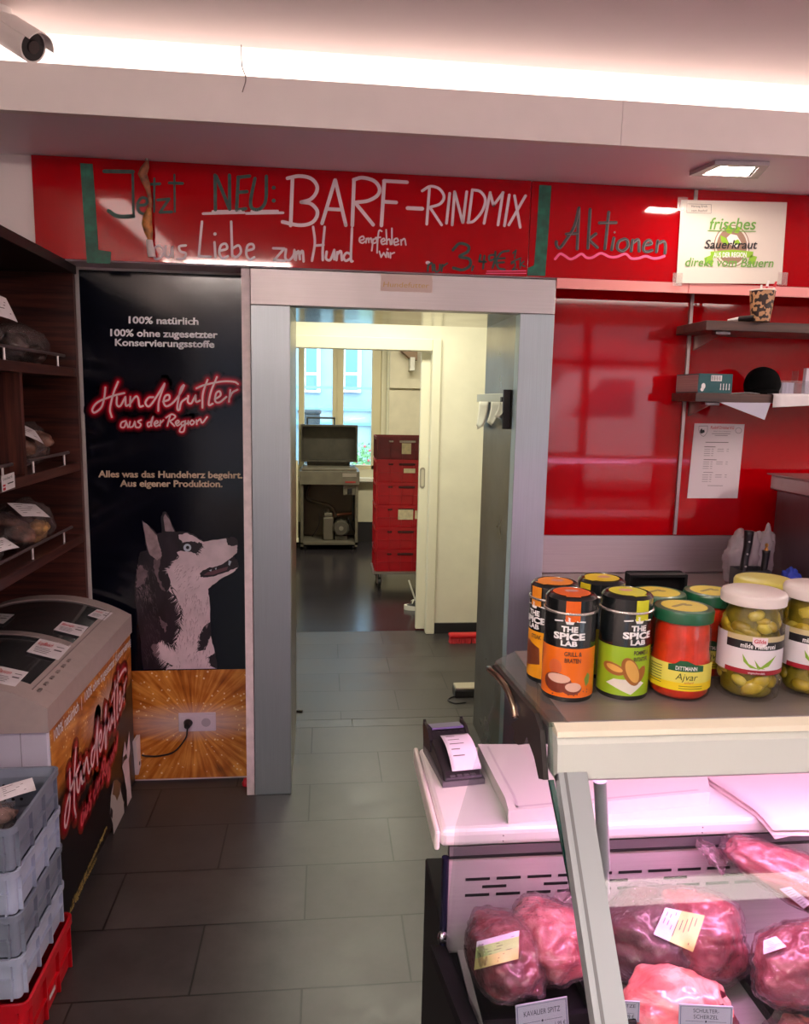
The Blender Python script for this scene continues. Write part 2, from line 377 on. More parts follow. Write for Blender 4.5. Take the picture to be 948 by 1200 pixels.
obj('facade', B().box((-9, -14, -0.02), (14, -13, 5.2)), mat('street_render', (150, 134, 136), 0.8), sf)
for k in range(9): obj('window', B().box((-8 + k * 2.4, -12.99, 1.0), (-6.8 + k * 2.4, -12.94, 2.9), .02), mat('street_window', (70, 84, 100), 0.2), sf)
vn = thing('parked_van', 'white van parked in the street, mirrored in the red panels', 'van', (5.0, -7.5, -0.02)); vw = mat('van_white', (216, 214, 216), .3)
obj('body', B().prism([(3.2, -8.2, .3), (8.0, -8.2, .3), (8.0, -8.2, 2.2), (4.6, -8.2, 2.2), (3.9, -8.2, 1.35), (3.2, -8.2, 1.1)], (0, 1.7, 0)), vw, vn)
obj('side_window', B().prism([(4.15, -6.498, 1.4), (5.3, -6.498, 1.4), (5.3, -6.498, 2.05), (4.7, -6.498, 2.05)], (0, .01, 0)), mat('street_window', (70, 84, 100), 0.2), vn)
for xx in (4.1, 7.0): obj('wheel', B().cyl((xx, -6.62, .3), (xx, -6.48, .3), .32, seg=24), mat('tyre_black', (30, 30, 32), .6), vn)
# doorway into the corridor, lined with steel
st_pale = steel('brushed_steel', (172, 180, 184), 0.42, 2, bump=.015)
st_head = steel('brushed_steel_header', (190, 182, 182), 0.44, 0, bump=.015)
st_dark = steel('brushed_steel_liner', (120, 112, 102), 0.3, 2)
st_mirror = steel('polished_steel_soffit', (170, 160, 140), 0.13, 0, bump=0.0)
struct('trim_header', B().box((-0.281, YF, 1.962), (0.885, YF + 0.07, 2.092), 0.002), st_head)
struct('trim_jamb', B().box((-0.281, YF + 0.001, 0), (-0.134, YF + 0.07, 1.961), 0.002), st_pale)
struct('trim_jamb.001', B().box((0.749, YF + 0.001, 0), (0.885, YF + 0.07, 1.961), 0.002), st_pale)
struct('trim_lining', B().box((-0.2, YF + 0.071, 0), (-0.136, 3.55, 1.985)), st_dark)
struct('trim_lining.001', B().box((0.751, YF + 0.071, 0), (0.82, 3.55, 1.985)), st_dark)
struct('trim_lining_soffit', B().box((-0.136, YF + 0.071, 1.964), (0.751, 3.55, 1.985)), st_mirror)
struct('trim_edge', B().box((-0.314, YF + 0.004, 0.0), (-0.283, YW + 0.01, 2.09)), mat('chipped_white_edge', (226, 212, 212), 0.6, var=0.05, vscale=30))
# corridor
struct('wall_corridor_left', B().box((-1.3, 3.55, 0), (-1.2, 5.06, 2.6)), creamy)
struct('wall_corridor_right', B().box((2.2, 3.55, 0), (2.3, 5.06, 2.6)), creamy)
struct('wall_corridor_near', B().box((-1.3, 3.531, 0), (-0.2, 3.56, 2.6)).box((0.82, 3.531, 0), (2.3, 3.56, 2.6)).box((-0.2, 3.531, 1.986), (0.82, 3.56, 2.6)), creamy)
struct('ceiling_corridor', B().box((-1.3, 3.53, 2.5), (2.3, 5.06, 2.6)), creamy)
struct('wall_corridor_far', B().box((0.705, 5.06, 0), (2.3, 5.12, 2.6)).box((-1.3, 5.06, 1.945), (0.705, 5.12, 2.6)).box((-1.3, 5.06, 0), (-0.75, 5.12, 1.945)), creamy)
struct('trim_casing', B().box((0.705, 5.035, 0), (0.765, 5.06, 2.025), 0.006).box((-0.75, 5.035, 1.945), (0.7049, 5.06, 2.025), 0.006), creamg)
struct('baseboard_corridor', B().box((0.766, 5.045, 0), (2.2, 5.06, 0.075)), mat('black_skirting', (38, 36, 38), 0.45))
# workroom
wallw = mat('workroom_wall_paint', (206, 200, 176), 0.65, var=0.03, vscale=4)
struct('wall_workroom_left', B().box((-0.6, 5.2, 0), (-0.48, 8.6, 2.7)), wallw)
struct('wall_workroom_right', B().box((2.5, 5.2, 0), (2.6, 8.6, 2.7)), wallw)
struct('wall_workroom_near', B().box((0.95, 5.19, 0), (2.6, 5.25, 2.7)).box((-0.6, 5.19, 1.96), (0.95, 5.25, 2.7)), wallw)
struct('ceiling_workroom', B().box((-0.6, 5.12, 2.62), (2.6, 8.6, 2.7)), mat('workroom_ceiling_paint', (226, 222, 208), 0.8))
WY = 8.5
struct('wall_workroom_window', B().box((-0.6, WY, 0), (2.6, WY + 0.2, 0.83)).box((-0.6, WY, 2.3), (2.6, WY + 0.2, 2.7)).box((0.62, WY, 0.83), (2.6, WY + 0.2, 2.3)).box((-0.6, WY, 0.83), (-0.42, WY + 0.2, 2.3)), wallw)
struct('baseboard_workroom', B().box((-0.48, WY - 0.02, 0), (2.5, WY, 0.23)), mat('black_skirting', (38, 36, 38), 0.45))
wf = mat('window_frame_cream', (206, 196, 162), 0.4)
w = B()
for a, b_ in ((-0.42, -0.36), (-0.245, -0.236 + 0.0), (0.075, 0.2), (0.515, 0.62)): w.box((a, WY + 0.03, 0.83), (b_, WY + 0.1, 2.3), 0.006)
w.box((-0.30, WY + 0.02, 0.84), (-0.235, WY + 0.09, 2.29), 0.008)
w.box((-0.42, WY + 0.03, 0.83), (0.62, WY + 0.1, 0.88), 0.006).box((-0.42, WY + 0.03, 2.24), (0.62, WY + 0.1, 2.3), 0.006).box((0.13, WY + 0.015, 0.84), (0.145, WY + 0.05, 2.29))
w2 = struct('window_2', w, wf)
gl = film('window_glass', (236, 246, 246), 0.5)
struct('glass_pane', B().box((-0.235, WY + 0.06, 0.88), (0.075, WY + 0.066, 2.24)), gl, w2); struct('glass_pane', B().box((0.2, WY + 0.06, 0.88), (0.515, WY + 0.066, 2.24)), gl, w2)
struct('glass_pane', B().box((-0.36, WY + 0.06, 0.88), (-0.3, WY + 0.066, 2.24)), gl, w2)
struct('trim_windowsill', B().box((-0.46, WY - 0.09, 0.70), (0.68, WY + 0.02, 0.745), 0.006), mat('windowsill_white', (226, 224, 212), 0.35))
struct('trim_pier', B().box((0.70, WY - 0.16, 1.75), (1.15, WY, 2.6)).box((0.70, WY - 0.12, 0), (1.15, WY, 1.75)), mat('pier_paint', (206, 198, 176), 0.6, var=0.03))
# ================================================================== OUTSIDE THE WORKROOM WINDOW
ground = struct('ground_yard', B().box((-8, 8.7, -0.3), (10, 26, -0.02)), mat('yard_paving', (150, 150, 146), 0.8, var=0.1))
hb = thing('apartment_house', 'pale blue apartment house across the yard behind the workroom window', 'building', (0.5, 16, 0))
hw = obj('facade', B().box((-8, 16, -0.02), (10, 18, 9)), mat('pale_blue_render', (150, 172, 194), 0.8, var=0.03, vscale=2), hb)
whf = mat('white_window_frame', (236, 240, 242), 0.5); wgl = mat('facade_glass', (110, 150, 160), 0.15)
for i, (xa, xb) in enumerate(((358.5, 371), (405, 418.5))):
    a = pY(xa, 418, 15.97); b_ = pY(xb, 457, 15.97)
    f = obj('window', B().box((a.x - 0.08, 15.93, b_.z - 0.06), (b_.x + 0.08, 15.995, a.z + 0.9), 0.01), whf, hb)
    obj('pane', B().box((a.x, 15.92, b_.z + 0.36), (b_.x, 15.96, a.z + 0.8)).box((a.x, 15.92, b_.z), (b_.x, 15.96, b_.z + 0.3)), wgl, f)
rl = thing('balcony_railing', 'light blue metal railing with panels in front of the pale blue house', 'railing', (0.5, 14.5, 0))
rb = B()
for zz in (pY(420, 455, 14.5).z, pY(420, 480, 14.5).z, pY(420, 497, 14.5).z): rb.box((-4, 14.48, zz - 0.025), (6, 14.52, zz + 0.025))
obj('rail', rb, mat('blue_steel', (120, 176, 206), 0.5), rl)
for i in range(12):
    xx = -3.6 + i * 0.75; obj('post', B().box((xx, 14.47, -0.02), (xx + 0.05, 14.53, pY(420, 453, 14.5).z)), MATS['blue_steel'], rl)
obj('panel', B().box((-4, 14.56, 0.0), (6, 14.58, pY(420, 478, 14.5).z)), mat('railing_panel', (160, 178, 186), 0.6), rl)
def leafy(name, label, c, rad, n, col, seed):
    t = thing(name, label, 'bush', (c[0], c[1], -0.02)); R = random.Random(seed); b = B()
    for i in range(n):
        d = Vector((R.gauss(0, 1), R.gauss(0, 1), R.gauss(0, 1))).normalized() * R.uniform(0.6, 1.0)
        p = Vector((c[0] + d.x * rad[0], c[1] + d.y * rad[1], c[2] + d.z * rad[2])); a = Vector((R.uniform(-1, 1), R.uniform(-1, 1), R.uniform(-0.4, 1))).normalized(); q = a.orthogonal().normalized(); l = R.uniform(0.05, 0.09)
        b.face([p - q * l * 0.35, p + a * l * 0.2 - q * 0, p + q * l * 0.35, p + a * l])
    obj('foliage', b, mat('hedge_leaf', (96, 140, 88), 0.6, var=0.35, vscale=9), t); st = B()
    for i in range(5): st.tube([(c[0], c[1], -0.02), (c[0] + R.uniform(-.1, .1), c[1], c[2] * 0.5), (c[0] + R.uniform(-.3, .3) * rad[0] * 2, c[1], c[2])], 0.015, 6)
    obj('stem', st, mat('bush_stem', (80, 66, 50), 0.8), t); return t
p = pY(425, 538, 12.5); leafy('garden_bush', 'green leafy bush low behind the right window pane', (p.x + 0.1, 12.5, 0.45), (0.75, 0.4, 0.5), 900, 0, 3)
b = leafy('garden_bush', 'green bush with reddish blossoms below the right window pane', (pY(431, 530, 11.5).x, 11.5, 0.4), (0.3, 0.3, 0.42), 500, 0, 4)
bl = B(); R = random.Random(5)
for i in range(24): q = Vector((R.gauss(0, .16), R.gauss(0, .16), R.gauss(.15, .16))); bl.blob(Vector((pY(431, 530, 11.5).x, 11.3, 0.45)) + q, (.022,) * 3, sub=1)
obj('blossom', bl, mat('blossom_red', (200, 90, 100), 0.6), b, kind='stuff')
p = pY(363, 500, 12.0)
cb = thing('garden_bin', 'dark bin standing outside behind the left window pane', 'bin', (p.x, 12, -0.02))
obj('body', B().box((p.x - .16, 11.8, -0.02), (p.x + .16, 12.2, p.z + 0.2), 0.02), mat('bin_dark', (52, 58, 66), 0.5), cb); obj('lid', B().box((p.x - .18, 11.78, p.z + 0.2), (p.x + .18, 12.22, p.z + 0.27), 0.025), mat('bin_dark', (52, 58, 66), 0.5), cb)
# ================================================================== CEILING FITTINGS
t = thing('cove_light', 'long bright white strip light glowing above the fascia under the ceiling', 'light', (1.6, 2.66, 2.58))
obj('diffuser', B().box((-1.42, 2.62, 2.535), (4.6, 2.635, 2.719)), mat('cove_diffuser', (255, 246, 240), 0.5, emit=(255, 240, 232), strength=1.0), t)
obj('housing', B().box((-1.42, 2.636, 2.535), (4.6, 2.698, 2.719)).box((-1.42, 2.525, 2.52), (4.6, 2.698, 2.534)), mat('cove_housing', (220, 212, 206), 0.6), t)
P4 = [pZ(x, y, 2.449) for x, y in ((808, 201), (838, 187.5), (902, 189), (888, 204.5))]
c4 = sum(P4, Vector()) / 4
t = thing('recessed_downlight', 'square recessed downlight glowing in the soffit above the red panel', 'light', (c4.x, c4.y, 2.449))
def ring(P, Q, z0, z1, b):
    for i in range(4):
        j = (i + 1) % 4; a, c, d, e = P[i], P[j], Q[j], Q[i]
        b.hexa([(a.x, a.y, z0), (c.x, c.y, z0), (d.x, d.y, z0), (e.x, e.y, z0), (a.x, a.y, z1), (c.x, c.y, z1), (d.x, d.y, z1), (e.x, e.y, z1)])
    return b
Q4 = [c4 + (p - c4) * 0.72 for p in P4]; Q5 = [c4 + (p - c4) * 0.62 for p in P4]
obj('frame', ring(P4, Q4, 2.434, 2.449, B()), mat('downlight_frame', (176, 164, 168), 0.35, 0.3), t)
obj('inner_ring', ring([c4 + (p - c4) * 0.715 for p in P4], Q5, 2.438, 2.446, B()), mat('downlight_ring', (70, 62, 60), 0.4, 0.4), t)
b = B(); b.face([(q.x, q.y, 2.437) for q in Q5]); obj('lamp', b, mat('downlight_lamp', (255, 250, 240), 0.4, emit=(255, 240, 224), strength=60.0), t)
def strip_light(lab, lo, hi, strength):
    t = thing('ceiling_strip_light', lab, 'light', ((lo[0] + hi[0]) / 2, (lo[1] + hi[1]) / 2, hi[2]))
    obj('diffuser', B().box(lo, hi, .003), mat(f'strip_diffuser_{len(lab)}', (255, 246, 240), 0.5, emit=(255, 236, 226), strength=strength), t)
    obj('housing', B().box((lo[0] - .01, lo[1] - .01, hi[2] + .001), (hi[0] + .01, hi[1] + .01, 2.7195)), mat('cove_housing', (220, 212, 206), 0.6), t)
strip_light('white strip light on the shop ceiling along the left wall', (-1.27, -2.6, 2.68), (-1.13, 1.26, 2.705), 5.5)
strip_light('long white strip light hung across the shop ceiling behind the viewer', (-0.9, -1.64, 2.665), (4.2, -1.49, 2.69), 11.0)
strip_light('short white strip light on the shop ceiling before the shelf unit', (-1.3, -0.72, 2.68), (-0.3, -0.64, 2.705), 90.0)  # added to light freezer and poster; its reflection falls at the sign's edge
# security camera
cc = pZ(2, 14, 2.719); yc = cc.y - 0.02
a = pY(2, 32, yc); e = pY(42, 57, yc - 0.05); ax = (e - a).normalized()
t = thing('security_camera', 'white bullet security camera with dark lens hanging from the ceiling', 'camera', (cc.x, cc.y, 2.72))
cw = mat('camera_white', (240, 230, 226), 0.45)
obj('mount', B().cyl((a.x - .005, a.y, 2.72), (a.x - .005, a.y, 2.695), 0.034).cyl((a.x - .005, a.y, 2.70), a + Vector((0.0, 0, 0.0)), 0.016).blob(a, (.026, .026, .026), sub=2), cw, t, smooth=40)
L = (e - a).length
obj('body', B().cyl(a - ax * 0.02, a + ax * (L * 0.92), 0.044, seg=28), cw, t, smooth=40)
obj('lens', B().cyl(a + ax * (L * 0.92), a + ax * (L * 0.925), 0.038, seg=24), mat('camera_lens', (30, 26, 28), 0.1), t); ln = B().cyl(a + ax * (L * 0.92), a + ax * (L * 0.95), 0.018, seg=16); obj('lens_ring', ln, mat('camera_lens_ring', (70, 60, 60), 0.2, 0.5), t)
up = (Vector((0, 0, 1)) - ax * ax.z).normalized(); sd = ax.cross(up); vis = B()
vis.sheet(lambda u, v: a + ax * (L * (0.25 + 0.86 * v)) + (up * math.cos((u - .5) * 2.5) + sd * math.sin((u - .5) * 2.5)) * 0.049, 14, 2, 0.003)
obj('visor', vis, cw, t, smooth=40)
h = pY(283, 62, 2.49); b = B().tube([(h.x, 2.485, h.z + 0.02), (h.x + .002, 2.48, h.z - .04), (pY(288, 92, 2.485).x, 2.485, pY(288, 92, 2.485).z), pY(284, 108, 2.489)], 0.0016, 6)
tag(obj('loose_wire', b, mat('wire_grey', (120, 104, 100), 0.5)), 'thin loose wire dangling over the white fascia', 'wire')
# ================================================================== RED GLASS PANELS AND THE WRITING ON THEM
redg = mat('red_back_painted_glass', (172, 0, 10), 0.05, spec=0.4, coat=0.0)
c1, c2, c3, c4c = crop(100, 180, .2532), crop(320, 190, .16878), crop(470, 200, .18987), crop(640, 220, .16878)
c0 = crop(0, 0, .33755)
YG = YF - 0.006
sp = thing('sign_panel', 'long red glass sign panel reading BARF RINDMIX in white marker above the doorway', 'sign', (-0.13, YF, 2.096))
obj('glass', B().box((-1.036, YF - 0.005, 2.099), (0.768, YF + 0.007, 2.448), 0.001), redg, sp)
dk = mat('dark_green_marker', (24, 58, 50), 0.5, var=0.3, vscale=40); gr = mat('green_marker', (14, 86, 66), 0.5, var=0.25, vscale=30); pk = mat('pink_marker', (240, 90, 140), 0.5)
i = Ink(on_y(YG))
def W(ink, cr, L, w, k=1.0, n=6):
    for st in L: ink.stroke([cr(p) for p in st], w, k, n)
W(i, c1, [[(88, 82), (220, 84)], [(222, 290), (150, 290), (108, 265)]], 4.6)
W(i, c1, [[(219, 84), (223, 288)]], 3)
W(i, c1, [[(245, 240), (280, 235), (285, 212), (262, 205), (243, 230), (250, 270), (285, 280), (300, 262)], [(335, 215), (388, 210)], [(388, 210), (345, 272)], [(345, 272), (400, 270)], [(300, 142), (345, 140)], [(388, 136), (450, 138)]], 3.4)
W(i, c1, [[(320, 115), (318, 270)], [(412, 98), (414, 270)]], 2.4)
W(i, c1, [[(600, 100), (602, 260)], [(606, 105), (668, 258)], [(667, 100), (668, 258)], [(708, 108), (700, 262)], [(706, 110), (760, 104)], [(704, 180), (748, 176)], [(700, 262), (742, 255)], [(785, 115), (765, 220), (775, 255), (810, 255), (835, 215), (838, 105)]], 4)
for q in ((872, 158), (872, 218)): x, y = c1(q); i.dot(x, y, 2.4)
i.done('green_lettering', dk, sp, 'dark green hand lettering: Jetzt NEU'); i = Ink(on_y(YG))
W(i, c3, [[(320, 490), (360, 450), (415, 465), (410, 500), (360, 530), (420, 545), (425, 585), (380, 612), (322, 600)]], 3.4)
W(i, c3, [[(445, 590), (438, 615)], [(490, 520), (482, 560)], [(482, 560), (525, 562)], [(515, 525), (505, 605)], [(575, 520), (545, 525), (548, 555), (575, 545)], [(582, 500), (578, 550), (565, 600)], [(665, 495), (620, 505), (590, 550), (600, 600), (640, 610)], [(580, 545), (640, 540)], [(580, 570), (635, 565)]], 2.4)
W(i, c3, [[(690, 510), (710, 490)], [(710, 490), (700, 540)], [(680, 565), (740, 538)], [(680, 575), (700, 565), (705, 590), (685, 612)], [(685, 612), (715, 608)], [(735, 550), (735, 600)], [(758, 560), (736, 580)], [(736, 580), (765, 592)]], 1.7)
W(i, c3, [[(165, 620), (168, 575)], [(168, 585), (190, 570), (195, 618)], [(205, 580), (212, 622), (235, 615), (240, 580)], [(250, 620), (255, 580)], [(254, 592), (285, 572)]], 2.2)
i.done('price_lettering', dk, sp, 'dark green hand lettering: nur 3,49 Euro')
i = Ink(on_y(YG)); hd = Ink(on_y(YG))
W(i, c1, [[(545, 278), (735, 273)], [(590, 268), (720, 266)], [(745, 277), (915, 274)], [(770, 267), (890, 266)]], 3)
W(i, c1, [[(318, 440), (322, 485), (350, 480), (365, 450), (340, 425), (318, 440)], [(372, 430), (370, 470), (392, 478), (402, 432)], [(402, 432), (406, 480)], [(465, 425), (435, 430), (440, 452), (465, 462), (455, 485), (425, 488)], [(540, 315), (525, 475)], [(525, 475), (580, 478)], [(598, 410), (602, 480)], [(622, 450), (655, 440), (650, 418), (628, 425), (620, 460), (635, 485), (660, 475)], [(675, 315), (680, 475)], [(680, 440), (710, 425), (720, 455), (700, 478), (680, 472)], [(745, 450), (778, 440), (775, 420), (752, 425), (745, 465), (760, 490), (782, 480)]], 2.9)
x, y = c1((600, 372)); i.dot(x, y, 2)
W(hd, c2, [[(135, 108), (122, 440)], [(100, 112), (180, 97), (260, 112), (303, 160), (300, 210), (260, 258), (195, 278)], [(195, 278), (260, 288), (305, 335), (300, 385), (260, 425), (180, 438), (65, 415)], [(430, 125), (340, 425)], [(432, 125), (505, 438)], [(378, 325), (465, 330)], [(562, 122), (550, 440)], [(560, 122), (620, 108), (700, 130), (738, 180), (725, 230), (660, 268), (570, 280)], [(572, 284), (695, 435)], [(772, 130), (752, 440)], [(770, 130), (930, 140)], [(768, 275), (855, 280)]], 4.2)
W(i, c2, [[(0, 598), (78, 600)], [(78, 600), (8, 680)], [(8, 680), (80, 685)], [(90, 605), (85, 665), (110, 682), (140, 650), (148, 610)], [(148, 610), (150, 675)], [(158, 680), (162, 625)], [(162, 640), (178, 618), (186, 675)], [(186, 640), (205, 617), (212, 690)], [(278, 450), (290, 560), (270, 685)], [(358, 450), (345, 600), (345, 680)], [(288, 580), (350, 575)], [(372, 622), (368, 670), (395, 680), (415, 640), (425, 610)], [(425, 610), (425, 675)], [(440, 680), (446, 625)], [(446, 640), (470, 618), (478, 680)], [(540, 640), (510, 630), (490, 660), (505, 685), (535, 670)], [(548, 460), (540, 670), (552, 688)]], 2.9)
W(i, c2, [[(600, 545), (630, 535), (625, 515), (603, 525), (600, 550), (620, 562), (640, 550)], [(645, 560), (648, 530)], [(648, 540), (662, 528), (665, 558)], [(665, 540), (680, 528), (685, 560)], [(695, 535), (685, 615)], [(695, 540), (715, 530), (718, 555), (692, 565)], [(755, 480), (735, 478), (725, 560), (722, 630)], [(712, 525), (745, 522)], [(750, 555), (775, 545), (768, 530), (750, 545), (758, 570), (780, 565)], [(785, 470), (790, 570)], [(790, 545), (808, 535), (815, 572)], [(825, 460), (825, 570)], [(838, 558), (868, 550), (860, 530), (840, 540), (845, 575), (872, 570)], [(890, 575), (888, 540)], [(888, 550), (912, 532), (922, 575)], [(738, 620), (750, 660)], [(750, 660), (768, 630)], [(768, 630), (785, 660)], [(785, 660), (790, 625)], [(800, 630), (802, 660)], [(815, 665), (815, 630)], [(815, 640), (842, 628)]], 1.9)
x, y = c2((795, 605)); i.dot(x, y, 1.3)
W(hd, c3, [[(40, 231), (130, 235)]], 4.6)
W(hd, c3, [[(175, 108), (158, 330)], [(130, 125), (180, 97), (235, 112), (265, 160), (240, 205), (170, 228)], [(180, 230), (250, 335)], [(300, 140), (280, 325)], [(330, 130), (315, 335)], [(332, 135), (380, 320)], [(405, 130), (382, 320)], [(440, 120), (415, 320)], [(440, 118), (490, 130), (520, 180), (500, 250), (450, 310), (412, 320)], [(550, 135), (512, 325)], [(550, 140), (570, 215)], [(570, 215), (630, 135)], [(628, 135), (598, 335)], [(668, 150), (638, 340)], [(700, 155), (735, 350)], [(768, 155), (665, 335)]], 3.2)
x, y = c3((165, 568)); i.dot(x, y, 2.8, 2)
i.done('small_lettering', white_ink, sp, 'white hand lettering: aus Liebe zum Hund empfehlen wir'); hd.done('headline', white_ink, sp, 'white hand lettering: BARF RINDMIX')
i = Ink(on_y(YG, .0006))
i.poly([c0(p) for p in ((278, 566), (322, 569), (333, 720), (342, 868), (386, 874), (383, 916), (302, 913), (290, 740))])
i.done('green_bar', gr, sp, 'painted green bar left of the lettering'); i = Ink(on_y(YG, .0006))
i.poly([c3(p) for p in ((853, 88), (928, 92), (912, 350), (893, 595), (890, 650), (778, 648), (782, 600), (820, 585), (838, 350))])
i.done('green_bar', gr, sp, 'painted green bar right of the lettering')
i = Ink(on_y(YG, .0006)); W(i, c3, [[(530, 620), (770, 618)], [(525, 634), (772, 634)]], 1.1); i.done('pink_line', pk, sp)
s2 = thing('sign_panel', 'short red glass sign panel reading Aktionen with a pink wavy underline', 'sign', (1.08, YF, 2.096))
obj('glass', B().box((0.771, YF - 0.005, 2.099), (1.418, YF + 0.007, 2.448), 0.001), redg, s2)
i = Ink(on_y(YG)); AK = [[(228, 140), (195, 270), (140, 360), (95, 418), (72, 400), (70, 375)], [(228, 140), (215, 425)], [(140, 322), (215, 318)], [(305, 150), (290, 420)], [(345, 320), (295, 360)], [(295, 360), (355, 415)], [(435, 170), (408, 425)], [(370, 245), (485, 242)], [(470, 350), (455, 430)], [(545, 355), (505, 375), (495, 420), (530, 440), (565, 410), (565, 370), (545, 355)], [(600, 365), (590, 440)], [(600, 385), (640, 362), (645, 440)], [(680, 400), (730, 390), (715, 365), (685, 385), (675, 430), (700, 445), (735, 435)], [(775, 370), (765, 445)], [(775, 390), (815, 372), (828, 400), (825, 455)]]
W(i, c4c, AK, 3.8); i.done('lettering', mat('dark_grey_marker', (48, 44, 46), 0.5, var=0.3, vscale=40), s2, 'dark grey hand lettering: Aktionen')
i = Ink(on_y(YG, .0007)); W(i, c4c, [[(p[0] + 7, p[1] + 2) for p in st] for st in AK], 0.7, 1.0); x, y = c4c((475, 310)); i.dot(x, y, 1.2)
i.done('letter_edge', mat('grey_marker', (120, 104, 100), 0.5), s2)
i = Ink(on_y(YG)); W(i, c4c, [[(62, 495), (95, 460), (125, 470), (165, 495), (200, 485), (245, 460), (280, 485), (320, 485), (380, 455), (440, 480), (490, 480), (550, 460), (590, 490), (640, 490), (690, 475), (740, 490), (780, 488), (820, 475)]], 3.0); i.done('wavy_line', pk, s2, 'pink wavy underline')
s3 = thing('sign_panel', 'plain red glass panel behind the laminated Sauerkraut notice', 'sign', (2.2, YF, 2.096))
obj('glass', B().box((1.421, YF - 0.005, 2.099), (3.2, YF + 0.007, 2.448), 0.001), redg, s3)
obj('glass_bracket', B().box((1.412, YF - 0.009, 2.2), (1.427, YF - 0.0055, 2.446), 0.001), mat('rail_metal', (176, 160, 156), 0.35, 0.9), s3)
for nm, xa, xb, lab in (('a', 0.886, 1.498, 'red glass wall panel between the steel door frame and the shelf rail'), ('b', 1.502, 3.2, 'red glass wall panel behind the two wooden shelves')):
    wp = thing('wall_panel', lab, 'panel', ((xa + xb) / 2, YW, 1.066)); obj('glass', B().box((xa, YW - 0.008, 1.066), (xb, YW + 0.009, 2.095), 0.001), redg, wp)
es = mat('pale_red_edge_strip', (236, 150, 146), .35)
obj('edge_strip', B().box((.886, YF - .004, 2.060), (1.418, YF + .006, 2.0985)), es, s2, label='pale pink lower edge strip'); obj('edge_strip', B().box((1.421, YF - .004, 2.060), (3.2, YF + .006, 2.0985)), es, s3, label='pale pink lower edge strip')
rail = thing('shelf_rail', 'slim vertical metal shelf rail between the two lower red panels', 'rail', (1.5, YW - .02, 1.07))
obj('channel', B().box((1.494, YW - 0.02, 1.07), (1.508, YW - 0.0085, 2.094), 0.001), MATS['rail_metal'], rail)
# hanging ornament
hk = pZ(172, 186, 2.449); oy = hk.y
ox, t = hk.x, thing('hanging_ornament', 'brown leaf shaped ornament with white paper end hanging before the Jetzt lettering', 'ornament', (hk.x, oy, 2.449))
def oz(py): return pY(172, py, oy).z
b = B().cyl((ox, oy, 2.449), (ox, oy, 2.443), 0.006, seg=10).tube([(ox, oy, 2.444), (ox + .002, oy, oz(192))], 0.0015, 6); obj('hook', b, mat('hook_metal', (170, 160, 156), 0.4, 0.6), t)
def leafseg(pts, m, nm):
    b = B(); P = []
    for (px, py, w) in pts: q = pY(px, py, oy); P.append((q, w * oy / F))
    rings = []
    for q, w in P: rings.append([b.bm.verts.new((q.x + w * math.cos(2 * PI * k / 12), q.y + 0.45 * w * math.sin(2 * PI * k / 12), q.z)) for k in range(12)])
    for a_, c_ in zip(rings, rings[1:]):
        for k in range(12): b.bm.faces.new((a_[k], a_[(k + 1) % 12], c_[(k + 1) % 12], c_[k]))
    b.bm.faces.new(rings[0]); b.bm.faces.new(rings[-1][::-1]); return obj(nm, b, m, t, smooth=50)
obm = mat('dried_leaf_brown', (126, 70, 40), 0.5, var=0.35, vscale=30)
leafseg(((173, 187, 1), (170, 196, 4.5), (167, 204, 5), (171, 214, 4.2), (174, 224, 2.5), (176, 236, 2), (176, 243, 2)), obm, 'upper_leaf')
leafseg(((175, 243, 2), (173, 252, 4.6), (172, 262, 5.6), (174, 272, 4.8), (176, 281, 2.4)), mat('dried_leaf_ochre', (150, 92, 34), 0.45, var=0.4, vscale=40), 'lower_leaf')
leafseg(((175, 281, 3.4), (176, 290, 4), (178, 301, 4.4)), mat('white_tag', (216, 200, 198), 0.6), 'paper_end')
